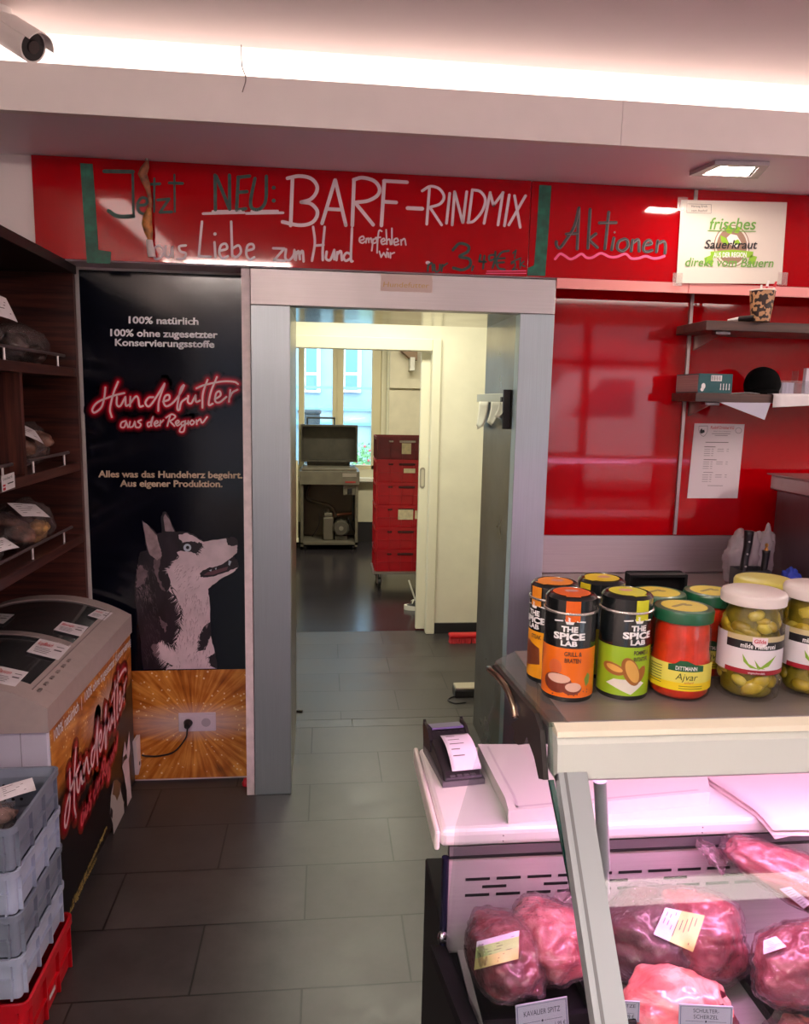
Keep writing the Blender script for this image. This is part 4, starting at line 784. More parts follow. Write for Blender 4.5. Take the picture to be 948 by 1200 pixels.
for (quad, word, lab) in ((((222, 335), (395, 375), (325, 453), (147, 408)), 'Kopffleisch', 'white card reading Kopffleisch in red on the front freezer lid'), (((0, 488), (160, 522), (85, 602), (-75, 568)), 'Pansen', 'white card on the front freezer lid at its near end'), (((348, 238), (492, 268), (445, 322), (298, 285)), 'Blättermagen', 'white card in the middle of the three on the rear freezer lid'), (((540, 170), (628, 190), (580, 232), (487, 205)), 'Rinderherz', 'white card nearest the wall corner of the rear freezer lid'), (((-50, 190), (80, 200), (20, 250), (-120, 240)), 'Huhn', 'white card on the rear freezer lid away from the aisle')):
    Q4_ = [Vector((x * .211, 680 + y * .211)) for x, y in quad]
    def onl(u, v, Q=Q4_): q = (Q[3] * (1 - u) + Q[2] * u) * (1 - v) + (Q[0] * (1 - u) + Q[1] * u) * v; return on_lid(q.x, q.y) + Vector((0, 0, .0055))
    GR = [[onl(a_ / 6, b_ / 6) for a_ in range(7)] for b_ in range(7)]; P = [GR[6][0], GR[6][6], GR[0][6], GR[0][0]]
    t = thing('lid_card', lab, 'card', P[0], 'white cards on the freezer lids')
    def bil(a_, b_, G=GR):
        x, y = min(max(a_, 0), .9999) * 6, min(max(b_, 0), .9999) * 6; p, q = int(x), int(y); fx, fy = x - p, y - q
        return (G[q][p] * (1 - fx) + G[q][p + 1] * fx) * (1 - fy) + (G[q + 1][p] * (1 - fx) + G[q + 1][p + 1] * fx) * fy
    obj('card', B().sheet(lambda u, v: bil(u, v) + Vector((0, 0, .0012)), 6, 6, .0006), paper, t)
    rot_ = lambda a_, b_, k, bil=bil: bil(a_, b_) + Vector((0, 0, .0022 + .0003 * k))
    ik = Ink(rot_); ik.text(word, 0.08, 0.62, width=0.46, down=False, height=.22, shear=.2, bold=.01); ik.done('red_word', mat('red_print', (196, 24, 44), 0.5), t)
    ik = Ink(rot_)
    for k in range(4): ik.stroke([(.1 + .02 * k, .45 - .1 * k), (.55 + .1 * ((k * 3) % 4) / 4, .45 - .1 * k)], .03, 1, 1, False)
    ik.stroke([(.66, .72), (.9, .72)], .04, 1, 1, False); ik.stroke([(.66, .5), (.9, .5)], .08, 1, 1, False); ik.done('small_print', mat('grey_print', (96, 84, 88), 0.6), t)
# printed side
XP = X1 - .004
sm, N, L, m2, M2, U, Vv = burst('freezer_side_print', 2.7, 0.52, 1.1, True)
bb = N['Principled BSDF']; bb.inputs['Roughness'].default_value = 0.3
mask = N.new('ShaderNodeValToRGB'); mask.color_ramp.elements[0].position = 0.44; mask.color_ramp.elements[0].color = (0, 0, 0, 1); mask.color_ramp.elements[1].position = 0.56; mask.color_ramp.elements[1].color = (1, 1, 1, 1)
L.new(M2('ADD', M2('MULTIPLY_ADD', Vv, 2.2, 0.60), M2('MULTIPLY', U, -0.1)), mask.inputs[0])
mm = N.new('ShaderNodeMixRGB'); L.new(mask.outputs[0], mm.inputs[0]); mm.inputs[1].default_value = S((12, 12, 18)); L.new(m2.outputs[0], mm.inputs[2]); L.new(mm.outputs[0], bb.inputs['Base Color'])
sd_ = obj('printed_side', B().box((X1 - .0058, Y0 + .024, 0.032), (XP, Y1 - .014, 0.6675)), sm, fz, label='printed side panel with orange sparkle and red script')
onx = lambda a, b, k: Vector((XP + .0005 * k, min(a, Y1 - .016), min(b, .667)))
c7 = crop(40, 740, .29167)
def yz(p): q = pX(*c7(p), XP); return Vector((q.y, q.z))
# affine from the poster's script to the side panel
A0, A1, A2 = Vector((42, 225)), Vector((890, 108)), Vector((192, 62)); B0, B1, B2 = yz((120, 770)), yz((368, 190)), yz((165, 470))
det = (A1 - A0).x * (A2 - A0).y - (A2 - A0).x * (A1 - A0).y
def tf(p):
    q = Vector((p[0], p[1])) - A0; s_ = (q.x * (A2 - A0).y - (A2 - A0).x * q.y) / det; t_ = ((A1 - A0).x * q.y - q.x * (A1 - A0).y) / det
    r = B0 + (B1 - B0) * s_ + (B2 - B0) * t_; return (r.x, r.y)
sc_ = (B1 - B0).length / 860
for k, (g_, ww) in enumerate(zip((mat('side_glow_outer', (120, 40, 24), .3), mat('side_glow_mid', (150, 20, 30), .3), mat('side_glow_inner', (190, 24, 42), .3)), (84, 56, 32))):
    ik = Ink(onx)
    for st in SCRIPT1: ik.stroke([tf(p) for p in st], ww * sc_, 1 + k, 4)
    for st in SCRIPT2: ik.stroke([tf(p) for p in st], ww * 0.8 * sc_, 1 + k, 4)
    ik.done('letter_glow', g_, sd_)
ik = Ink(onx)
for st in SCRIPT1: ik.stroke([tf(p) for p in st], 14 * sc_, 4, 6)
ik.done('script_lettering', scr, sd_)
ik = Ink(onx)
for st in SCRIPT2: ik.stroke([tf(p) for p in st], 11 * sc_, 4, 6)
ik.done('script_second_line', mat('red_script_print', (236, 92, 106), 0.4), sd_)
a, e = yz((78, 442)), yz((412, 18)); dv = (e - a)
ik = Ink(lambda u, v, k: onx(a.x + dv.x * u, a.y + dv.y * u + v, k)); ik.text('100% natürlich  |  100% ohne zugesetzter Konservierungsstoffe', 0, 0, width=1.0, down=False, height=.034, bold=.015, k=4); ik.done('white_line', white_print, sd_)
for (pa, pb, body) in (((150, 1105), (292, 790), 'Alles was das Hundeherz begehrt.'), ((140, 1140), (250, 915), 'Aus eigener Produktion.')):
    aa, ee = yz(pa), yz(pb); d2 = ee - aa
    ik = Ink(lambda u, v, k, aa=aa, d2=d2: onx(aa.x + d2.x * u, aa.y + d2.y * u + v, k)); ik.text(body, 0, 0, width=1.0, down=False, height=.02, bold=.015, k=4); ik.done('yellow_line', mat('yellow_print', (190, 166, 96), 0.45), sd_)
def yp(name, pts, m, k): ik = Ink(onx); ik.poly([tuple(yz(p)) for p in pts], k); ik.done(name, m, sd_)
yp('dog_print', [(352, 545), (355, 500), (362, 440), (370, 480), (380, 400), (384, 470), (378, 520), (384, 600), (392, 690), (372, 712), (370, 640), (358, 570)], MATS['husky_print_pale'], 4)
yp('dog_print', [(302, 735), (306, 660), (318, 600), (330, 595), (345, 610), (346, 640), (358, 690), (360, 735), (318, 828), (314, 770)], mat('beagle_print_pale', (196, 186, 184), 0.4), 4)
yp('dog_print', [(312, 655), (318, 600), (330, 595), (346, 612), (342, 650), (330, 680), (322, 660)], mat('beagle_print_brown', (124, 90, 62), 0.4), 5)
yp('dog_print', [(352, 540), (356, 505), (368, 490), (372, 508), (360, 520)], MATS['husky_print_black'], 5); yp('dog_print', [(302, 740), (306, 705), (314, 720), (312, 752)], MATS['husky_print_black'], 5)
P = [pX(x, y, X1 + .004) for x, y in ((157.5, 869), (170, 847), (171.5, 881), (160.5, 908))]
P = [Vector((p.x, min(p.y, 3.062), p.z)) for p in P]
vb = B(); vb.hexa([p + Vector((-.0075, 0, 0)) for p in P] + [p + Vector((.006, 0, 0)) for p in P]); vo = obj('vent_cover', vb, mat('vent_white', (226, 214, 214), 0.4), fz)
vc = B(); q = (P[2] + P[3]) / 2; vc.cyl(q + Vector((.006, .0, .03)), q + Vector((.0075, 0, .03)), .008, seg=14); obj('vent_knob', vc, blk, vo)
# ================================================================== CRATES ON THE LEFT
def crate(name, label, group, m, x0, x1, y0, y1, h, style, cat='crate'):
    """open stacking box built at the origin corner; local coordinates"""
    t = proto(name, label, cat, group); w_ = x1 - x0; d = y1 - y0; th = 0.006; b = B(); r = 0.022
    def rr(inset, n=5):
        pts = []
        for cx_, cy_, a0 in ((w_ - r - inset * 0, r, -PI / 2), (w_ - r, d - r, 0), (r, d - r, PI / 2), (r, r, PI)):
            for k in range(n): a_ = a0 + PI / 2 * k / (n - 1); rad = max(0.002, r - inset); pts.append((cx_ + rad * math.cos(a_), cy_ + rad * math.sin(a_)))
        return pts
    def loop(pts, z): return [b.bm.verts.new((p[0], p[1], z)) for p in pts]
    def skin(A_, B_):
        for k in range(len(A_)): j = (k + 1) % len(A_); b.bm.faces.new((A_[k], A_[j], B_[j], B_[k]))
    Ls = [loop(rr(.012), 0), loop(rr(.010), h * .12), loop(rr(.010), h * .86), loop(rr(0), h * .86), loop(rr(0), h), loop(rr(.008), h), loop(rr(.016), h * .8), loop(rr(.018), .008)]
    for A_, B_ in zip(Ls, Ls[1:]): skin(A_, B_)
    b.bm.faces.new(Ls[0][::-1]); b.bm.faces.new(Ls[-1])
    shell = obj('shell', b, m, t); g = B()
    nx = 5 if style != 'plain' else 3
    for k in range(nx + 1):
        xx = .03 + (w_ - .06) * k / nx
        for yy in ((.001, .0105), (d - .0105, d - .001)): g.box((xx - .0025, yy[0], h * .02), (xx + .0025, yy[1], h * .86))
    for k in range(4):
        yy = .03 + (d - .06) * k / 3
        for xx in ((.001, .0105), (w_ - .0105, w_ - .001)): g.box((xx[0], yy - .0025, h * .02), (xx[1], yy + .0025, h * .86))
    for zz_ in (h * .42,) if style != 'plain' else (h * .5,):
        g.box((.025, .002, zz_ - .0025), (w_ - .025, .0105, zz_ + .0025)).box((w_ - .0105, .025, zz_ - .0025), (w_ - .002, d - .025, zz_ + .0025)).box((.025, d - .0105, zz_ - .0025), (w_ - .025, d - .002, zz_ + .0025))
    obj('rib', g, m, t)
    if style == 'holes':
        hb_ = B()
        for rw in range(3):
            for k in range(5): xx = w_ - .10 - k * .022 - rw * 0; hb_.cyl((xx, d - .0186, h * .25 + rw * .02), (xx, d - .0192, h * .25 + rw * .02), .0045, seg=10)
        obj('drain_hole', hb_, mat('crate_hole_dark', (28, 30, 36), 0.6), t)
    return t
cg = mat('grey_blue_crate_plastic', (128, 136, 152), 0.35, var=0.05, vscale=12); cp = mat('pale_blue_crate_plastic', (176, 186, 208), 0.35, var=0.04, vscale=12); cr = mat('red_crate_plastic', (196, 18, 34), 0.35, var=0.06, vscale=12)
CX0, CX1, CY0, CY1 = -1.12, -0.722, 1.715, 2.03; HH = .113
LBL = (('grey_crate', 'grey blue plastic crate on top of the left stack, holding a bag', cg, 'holes'), ('pale_crate', 'pale blue plastic crate second from the top of the left stack', cp, 'plain'), ('grey_crate', 'grey blue plastic crate third from the top of the left stack', cg, 'grid'), ('pale_crate', 'pale blue plastic crate resting on the red crate of the left stack', cp, 'plain'))
zt = .605
for k, (nm, lb, m, sty) in enumerate(LBL):
    zb_ = zt - HH; t = crate(nm, lb, 'crates stacked beside the freezer', m, CX0, CX1, CY0, CY1, HH + (.0 if k else 0) - .0008, sty); put(t, (CX0, CY0, zb_)); zt = zb_
t = crate('red_crate', 'red plastic crate at the bottom of the left stack on the floor', 'crates stacked beside the freezer', cr, CX0 - .01, CX1 + .012, CY0 - .01, CY1 + .012, zt - .0008, 'grid'); put(t, (CX0 - .01, CY0 - .01, 0))
sb_ = B(); sb_.box((CX1 - CX0 + .0225, .13, .05), (CX1 - CX0 + .0232, .17, .062)); obj('paper_label', sb_, paper, t)
chew_bag('clear bag of pinkish goods lying in the top grey crate', (-0.86, 1.86, .605 - HH + .010), (.072, .09, .045), [mat('pinkish_goods', (170, 136, 130), 0.5, var=0.2, vscale=30), chew_p], 21, ((-0.80, 1.93, .605 - HH + .10), (.07, .05, 0), (-.02, .03, .02)), .4, None, n=7, tip=.1)
# ================================================================== WORKROOM AND CORRIDOR OBJECTS
# vacuum packing machine
MY = 8.0
vm = thing('vacuum_packer', 'dark grey vacuum packing machine on a stand with its lid open by the workroom window', 'machine', (0.04, MY + .25, 0))
mg = mat('machine_grey_enamel', (104, 98, 86), 0.45, var=0.08, vscale=12); md = mat('machine_dark', (66, 62, 54), 0.5, var=0.1, vscale=14)
ml, mr = -0.262, 0.352; ZT = 0.885
fr_ = B()
for xx in (ml, mr - .03):
    for yy in (MY, MY + .45): fr_.box((xx, yy, 0.04), (xx + .03, yy + .03, .712))
fr_.box((ml, MY, .06), (mr, MY + .48, .085)); obj('stand', fr_, mg, vm)
obj('stand_back', B().box((ml + .03, MY + .455, .085), (mr - .03, MY + .47, .71)).box((ml + .005, MY + .03, .085), (ml + .012, MY + .45, .71)).box((mr - .012, MY + .03, .085), (mr - .005, MY + .45, .71)), mat('stand_inner_panel', (112, 100, 84), 0.5, var=.05), vm)
for xx in (ml + .04, mr - .06):
    for yy in (MY + .05, MY + .42): obj('caster', B().cyl((xx, yy, .025), (xx + .02, yy, .025), .025, seg=14), blk, vm)
obj('table', B().box((ml - .012, MY - .02, .712), (mr + .012, MY + .50, ZT - .03), .004).box((ml + .01, MY + .02, ZT - .03), (mr - .02, MY + .46, ZT), .006), mg, vm)
pl = obj('type_plate', B().box((mr - .17, MY - .023, .798), (mr - .02, MY - .0201, .838)), mat('plate_silver', (176, 170, 156), 0.3, .6), vm)
obj('red_badge', B().box((mr - .14, MY - .0225, .735), (mr - .03, MY - .0201, .752)), mat('badge_red', (150, 40, 40), 0.4), vm)
sw = obj('switch_box', B().box((mr - .16, MY + .01, .60), (mr - .03, MY + .06, .711), .004), mg, vm); obj('switch_knob', B().box((mr - .115, MY - .003, .615), (mr - .065, MY + .0095, .672), .004), blk, sw)
# open lid, hollow side facing the room
lz0, lz1 = .93, 1.335; ly0, ly1 = MY + .30, MY + .47
lid = B()
lid.box((ml - .01, ly1 - .012, lz0), (mr + .0, ly1, lz1)).box((ml - .01, ly0, lz0), (ml + .008, ly1 - .0121, lz1)).box((mr - .018, ly0, lz0), (mr, ly1 - .0121, lz1)).box((ml + .0081, ly0, lz1 - .018), (mr - .0181, ly1 - .0121, lz1)).box((ml + .0081, ly0, lz0), (mr - .0181, ly1 - .0121, lz0 + .016))
obj('lid', lid, md, vm)
obj('hinge', B().box((ml + .06, ly0 + .06, ZT), (mr - .08, ly1 - .02, lz0)), md, vm)
hx0, hx1 = pY(360, 498, ly0).x, pY(392, 498, ly0).x; hz = pY(376, 492, ly0).z
obj('handle', B().tube([(hx0, ly0 + .08, lz1), (hx0, ly0 + .08, hz + .02)], .009, 8, 1).tube([(hx1, ly0 + .08, lz1), (hx1, ly0 + .08, hz + .02)], .009, 8, 1).tube([(hx0 - .008, ly0 + .08, hz + .02), (hx1 + .008, ly0 + .08, hz + .02)], .011, 8, 1), mat('handle_black', (40, 40, 38), 0.4), vm)
hp = [pY(*p, MY + .2) for p in ((363, 567), (359, 578), (361, 585), (372, 589), (384, 592), (391, 598), (394, 606))]
obj('hose', B().tube(hp, .022, 10), mat('hose_brown', (62, 50, 40), 0.5), vm, smooth=True)
obj('pump', B().box((-.02, MY + .12, .086), (.09, MY + .34, .34), .012).box((-.01, MY + .14, .34), (.08, MY + .30, .385), .01).cyl((.03, MY + .2, .385), (.03, MY + .2, .42), .015), mat('pump_grey', (112, 106, 94), 0.4, .3), vm)
mo = B().cyl((.175, MY + .10, .225), (.175, MY + .34, .225), .085, seg=26).cyl((.175, MY + .085, .225), (.175, MY + .0995, .225), .07, .08, 26)
for k in range(10): a_ = 2 * PI * k / 10; mo.box((-.004, .0, .082), (.004, .23, .094), mx=Matrix.Translation((.175, MY + .105, .225)) @ Matrix.Rotation(a_, 4, 'Y'))
mo.box((.11, MY + .12, .086), (.24, MY + .3, .135)); moo = obj('motor', mo, mat('motor_grey', (98, 94, 84), 0.4, .4), vm)
obj('motor_hub', B().cyl((.175, MY + .076, .225), (.175, MY + .0845, .225), .025, seg=18), mat('hub_silver', (170, 166, 152), 0.3, .6), moo)
obj('pipe', B().tube([(.09, MY + .2, .35), (.16, MY + .2, .36), (.30, MY + .22, .37)], .016, 8), mat('pipe_copper', (130, 78, 54), 0.4, .3), vm, smooth=True)
obj('cable', B().tube([(.25, MY + .15, .33), (.30, MY + .12, .22), (.335, MY + .14, .17)], .006, 6).tube([(mr - .04, MY + .1, .70), (mr - .05, MY + .1, .5), (mr - .05, MY + .12, .3)], .011, 6).tube([(-.06, MY + .15, .38), (-.07, MY + .14, .25), (-.14, MY + .16, .12)], .004, 6), blk, vm, smooth=True)
# pipe on the left wall
wp_x = pY(347, 600, 7.6)
t = thing('white_pipe', 'thin white upright pipe left of the vacuum packing machine', 'pipe', (wp_x.x, 7.6, 0)); zb_ = pY(347, 635, 7.6).z
obj('tube', B().cyl((wp_x.x, 7.6, zb_ + .04), (wp_x.x, 7.6, 1.0), .02, seg=14), mat('pipe_cream', (206, 200, 170), 0.4), t, smooth=40); obj('end_cap', B().cyl((wp_x.x, 7.6, zb_ - .0), (wp_x.x, 7.6, zb_ + .039), .026, seg=14), mat('pipe_cap_white', (236, 232, 206), 0.35), t, smooth=40)
obj('wall_clip', B().box((-.479, 7.585, .6), (wp_x.x, 7.615, .63)), MATS['pipe_cream'], t)
# window-side pipe and bracket
px_ = pY(457, 430, 8.42); t = thing('heating_pipe', 'cream vertical pipe on the workroom wall right of the window', 'pipe', (px_.x, 8.42, 0)); obj('tube', B().cyl((px_.x, 8.44, 0.0), (px_.x, 8.44, 2.62), .028, seg=14), mat('pipe_paint', (212, 204, 176), 0.45), t, smooth=40)
a = pY(472, 414, 8.2); t = thing('wall_bracket', 'small brown wedge shaped bracket high on the workroom pier above the crates', 'bracket', (a.x, 8.3, a.z))
obj('wedge', B().prism([(a.x - .02, 8.2, a.z + .03), (a.x + .16, 8.2, a.z + .03), (a.x + .16, 8.2, a.z - .07), (a.x + .08, 8.2, a.z - .05)], (0, .14, 0)), mat('bracket_brown', (132, 104, 80), 0.5), t); obj('fitting', B().box((a.x + .08, 8.17, a.z - .18), (a.x + .13, 8.34, a.z - .04)), mat('fitting_white', (206, 204, 196), 0.4), t)
# crate tower on a dolly
KX, KY, KW, KD, KH = .425, 6.36, .56, .36, .195
dl = thing('crate_dolly', 'low steel dolly with black castors under the red crate tower', 'dolly', (KX + KW / 2, KY + KD / 2, 0)); dm = mat('dolly_steel', (150, 140, 134), 0.4, .6)
obj('deck', B().box((KX - .01, KY - .01, .122), (KX + KW + .01, KY + KD + .01, .142), .002), dm, dl)
for xx in (KX + .05, KX + KW - .05):
    for yy in (KY + .05, KY + KD - .05):
        c_ = obj('caster', B().cyl((xx - .012, yy, .04), (xx + .012, yy, .04), .04, seg=18), blk, dl, smooth=40); obj('caster_fork', B().box((xx - .022, yy - .025, .03), (xx - .015, yy + .025, .122)).box((xx + .015, yy - .025, .03), (xx + .022, yy + .025, .122)), dm, c_)
crd = mat('wine_red_crate_plastic', (112, 16, 30), 0.4, var=.08, vscale=12); crb = mat('bright_red_crate_plastic', (178, 10, 28), 0.35, var=.05, vscale=12)
place = ('bottom', 'second from the bottom', 'third from the bottom', 'third from the top', 'second from the top', 'topmost')
adj = ('red', 'red', 'red', 'red', 'red', 'wine red'); extra = ('', '', ' with two paper slips', '', ' with a torn white sticker', ' with a square paper slip')
for k in range(6):
    m = crd if k == 5 else crb
    t = crate('red_crate', f'{adj[k]} crate {place[k]} of the workroom tower{extra[k]}', 'red crates on the workroom dolly', m, 0, KW, 0, KD, KH - .001, 'grid')
    hl = B(); hl.box((.20, -.0005, KH * .74), (.34, .009, KH * .84), .006).box((.11, -.0005, KH * .75), (.15, .009, KH * .83), .006).box((.40, -.0005, KH * .75), (.44, .009, KH * .83), .006); obj('grip_slot', hl, mat('crate_slot_dark', (70, 8, 16), 0.6) if k < 5 else mat('crate_slot_pale', (206, 190, 190), 0.5), t)
    sl = None
    if k == 5: sl = ((.22, .30, .25, .72),)
    if k == 4: sl = ((.24, .34, .42, .62),)
    if k == 2: sl = ((.20, .33, .35, .80), (.345, .45, .38, .76))
    for q in sl or (): s_ = obj('paper_slip', B().box((q[0], -.0025, KH * q[2]), (q[1], -.0008, KH * q[3]), .0008), mat('cream_slip', (220, 206, 176), 0.7, var=.06, vscale=40), t)
    put(t, (KX, KY, .1425 + k * KH))
# shoe and stick by the sliding door
sp_ = pZ(474, 716, 0.0); t = thing('sneaker', 'black and white sneaker on the workroom floor half hidden by the sliding door', 'shoe', (sp_.x + .10, sp_.y + .05, 0))
sx, sy = sp_.x, sp_.y + .05
def shoe(w0, z0, z1, b, top=1.0):
    n = 18; lo = []; hi = []
    for k in range(n):
        a_ = 2 * PI * k / n; x = sx + .135 + .135 * math.cos(a_); y = sy + w0 * math.sin(a_) * (1 - .12 * math.cos(a_)); lo.append(b.bm.verts.new((x, y, z0)))
        hh = z1(math.cos(a_)); hi.append(b.bm.verts.new((sx + .135 + .135 * top * math.cos(a_), sy + w0 * top * math.sin(a_), hh)))
    for k in range(n): j = (k + 1) % n; b.bm.faces.new((lo[k], lo[j], hi[j], hi[k]))
    b.bm.faces.new(lo[::-1]); b.bm.faces.new(hi); return b
obj('sole', shoe(.05, 0, lambda c_: .03 - .006 * c_, B()), mat('sneaker_white', (226, 224, 218), 0.5), t, smooth=50)
obj('upper', shoe(.044, .0285, lambda c_: .075 + .035 * c_, B(), .72), mat('sneaker_black', (30, 30, 36), 0.6), t, smooth=50)
la = B()
for k in range(4): la.tube([(sx + .06 + k * .028, sy - .035, .055 + k * .008), (sx + .075 + k * .028, sy, .075 + k * .008), (sx + .06 + k * .028, sy + .035, .055 + k * .008)], .005, 6)
obj('laces', la, MATS['sneaker_white'], t, smooth=True)
q0, q1 = pY(479, 680, sy + .12), pY(484.5, 696, sy + .12)
t = thing('white_stick', 'thin white stick leaning behind the sneaker by the sliding door', 'stick', (q1.x, sy + .12, 0)); obj('rod', B().cyl((q1.x + .03, sy + .12, 0), q0, .007, seg=10), MATS['sneaker_white'], t)
# sliding door leaf with recessed pull
d1 = struct('door_2', B().box((.643, 5.125, .012), (1.45, 5.165, 1.94), .002), creamg)
g_ = pY(495, 560, 5.125); dh = B()
pts = [(g_.x + .018 * math.cos(a_) , g_.z + (.055 if math.sin(a_) > 0 else -.055) + .018 * math.sin(a_)) for a_ in [2 * PI * k / 20 for k in range(20)]]
dh.prism([(p[0], 5.1215, p[1]) for p in pts], (0, .004, 0)); o = obj('door_pull', dh, mat('pull_nickel', (170, 164, 146), 0.35, .7), d1, kind='structure')
dh = B().prism([(g_.x + (p[0] - g_.x) * .55, 5.1205, g_.z + (p[1] - g_.z) * .82) for p in pts], (0, .0009, 0)); obj('door_pull_recess', dh, mat('pull_recess', (208, 202, 180), 0.4, .3), d1, kind='structure')
# red hand brush
p0 = pZ(527, 755, 0.0); t = thing('hand_brush', 'red hand brush lying on the corridor floor by the black skirting', 'brush', (p0.x + .1, p0.y + .06, 0)); rb_ = mat('brush_red', (206, 24, 36), 0.4)
obj('head', B().box((p0.x, p0.y + .01, .035), (p0.x + .26, p0.y + .075, .062), .008), rb_, t)
br_ = B(); R = random.Random(9)
for k in range(22):
    for j in range(4):
        x = p0.x + .008 + k * .0115; y = p0.y + .018 + j * .015; br_.cyl((x + R.uniform(-.006, .006), y - .012 + R.uniform(-.004, .004), 0.001), (x, y, .036), .0052, .004, 6)
obj('bristles', br_, mat('brush_bristle_red', (184, 28, 38), 0.6), t); obj('handle', B().tube([(p0.x + .25, p0.y + .043, .05), (p0.x + .32, p0.y + .043, .06), (p0.x + .44, p0.y + .043, .055)], .014, 10), rb_, t, smooth=True)
# small black and silver device with cable on the floor
p0 = pZ(533, 818, 0.0); t = thing('floor_device', 'small black box with silver top and cable on the corridor floor by the jamb', 'device', (p0.x + .1, p0.y + .06, 0))
obj('case', B().box((p0.x + .0, p0.y, 0), (p0.x + .2, p0.y + .09, .042), .005), mat('device_black', (28, 26, 26), 0.4), t); obj('silver_top', B().box((p0.x + .003, p0.y + .004, .0425), (p0.x + .197, p0.y + .086, .058), .006), mat('device_silver', (190, 180, 160), 0.35, .4), t)
q = [pZ(x, y, .004) for x, y in ((545, 817), (533, 816), (525, 820), (533, 824), (546, 823))]; obj('cable', B().tube(q, .0035, 6), blk, t, smooth=True)
q = [pZ(x, y, .006) for x, y in ((346, 833.5), (350, 833), (354.5, 833.5))]; tag(obj('door_stop', B().tube(q, .006, 8), blk, smooth=True), 'small black stub on the corridor floor at the left jamb', 'stub')
# note rail on the right lining
XJ = .7505
a, b_ = pX(565, 478, XJ), pX(597, 476, XJ); zc = a.z
t = thing('note_rail', 'pale note rail with paper strips and a black bracket on the right steel lining', 'rail', (XJ, (a.y + b_.y) / 2, zc))
top = pX(595, 461, XJ).z; y0, y1 = pX(598, 470, XJ).y, pX(562, 470, XJ).y; zl = pX(590, 471, XJ).z
obj('rail', B().box((XJ - .014, y0 + .01, zl - .004), (XJ - .0005, y1, zl + .035), .002), mat('note_rail_metal', (196, 190, 166), 0.35, .4), t)
obj('bracket', B().box((XJ - .03, y0 - .006, zl - .11), (XJ - .0005, y0 + .009, zl + .05), .002).box((XJ - .034, y0 + .01, zl), (XJ - .0145, y0 + .035, zl + .02)), blk, t)
for k, (f0, f1, hh) in enumerate(((.12, .46, .13), (.55, .85, .105), (.80, .99, .07))):
    ya, yb_ = y0 + (y1 - y0) * (1 - f1), y0 + (y1 - y0) * (1 - f0)
    def sh(u, v, ya=ya, yb_=yb_, hh=hh, k=k): return Vector((XJ - .017 - .02 * v * v * (1 + .5 * math.sin(u * 5 + k)), ya + (yb_ - ya) * u - .02 * v * (k == 2), zl - hh * v * (.85 + .15 * math.sin(3 * u))))
    obj('paper_strip', B().sheet(sh, 6, 6, .0006), mat('note_paper', (222, 218, 200), 0.7), t, smooth=True)
# sticker on the header
a, b_ = pY(446, 341, YF - .0005), pY(507, 323, YF - .0005)
t = thing('header_sticker', 'faded cream sticker with yellow letters on the steel door header', 'sticker', a)
obj('label', B().box((a.x, YF - .0012, a.z), (b_.x, YF - .0002, b_.z)), mat('faded_sticker', (206, 184, 176), 0.5), t)
i = Ink(on_y(YF - .0015)); i.text('Hundefutter', 449, 336, width=54, slope=.03, height=6, shear=.1); i.done('letters', mat('faded_yellow_print', (196, 158, 92), 0.5), t)
# ================================================================== RIGHT WALL: NOTICES, SHELVES AND WHAT STANDS ON THEM
c8 = crop(785, 230, .14768); YQ = YF - .012
t = thing('sauerkraut_notice', 'laminated notice reading frisches Sauerkraut direkt vom Bauern on the red panel', 'notice', pY(855, 285, YQ))
obj('sheet', B().hexa([pY(*c8(p), YQ) + Vector((0, dy, 0)) for dy in (0,) for p in ((50, 690), (885, 695), (930, 48), (90, 28))] + [pY(*c8(p), YQ) + Vector((0, .0015, 0)) for p in ((50, 690), (885, 695), (930, 48), (90, 28))]), mat('laminated_paper', (226, 214, 202), 0.25, coat=.3), t)
i = Ink(on_y(YQ - .0004)); g1 = mat('print_leaf_green', (106, 160, 66), 0.4)
def T8(body, x0, x1, yb, h, bold=.0, shear=.25, slope=.01, k=1): x, y = c8((x0, yb)); i.text(body, x, y, width=(x1 - x0) * .14768, slope=slope, shear=shear, bold=bold, height=h * .14768, k=k)
def ell(cx_, cy_, rx, ry, k): x, y = c8((cx_, cy_)); i.dot(x, y, rx * .14768, ry * .14768, 28, k)
ell(490, 395, 142, 168, 1); i.done('emblem_ring', mat('emblem_brown', (150, 118, 98), 0.4), t)
i = Ink(on_y(YQ - .0004)); ell(490, 395, 134, 160, 2); i.done('emblem_gap', mat('emblem_paper', (226, 214, 202), 0.4), t)
i = Ink(on_y(YQ - .0004)); ell(490, 395, 120, 145, 3); i.done('emblem_disc', MATS['emblem_brown'], t)
i = Ink(on_y(YQ - .0004)); i.poly([c8(p) for p in ((450, 330), (480, 300), (530, 310), (565, 370), (520, 410), (470, 380))], 3.6); i.done('emblem_root', mat('emblem_white', (236, 228, 220), 0.4), t)
i = Ink(on_y(YQ - .0004))
for pl in (((400, 310), (440, 330), (470, 375), (440, 390), (405, 360)), ((440, 250), (475, 225), (500, 260), (485, 300), (450, 290)), ((530, 240), (560, 250), (540, 295), (510, 290)), ((500, 360), (540, 340), (560, 375), (520, 390))): i.poly([c8(p) for p in pl], 4)
for pl in (((320, 440), (490, 425), (660, 440), (655, 490), (490, 478), (325, 492)), ((270, 490), (330, 465), (345, 520), (330, 555), (300, 530), (285, 555)), ((640, 468), (690, 480), (665, 555), (640, 530), (620, 545), (625, 500))): i.poly([c8(p) for p in pl], 5)
i.done('emblem_green', mat('emblem_lime', (140, 186, 44), 0.4), t)
i = Ink(on_y(YQ - .0004)); T8('AUS DER REGION', 342, 606, 485, 40, .02, .08, -.0, 6); i.done('ribbon_letters', white_print, t)
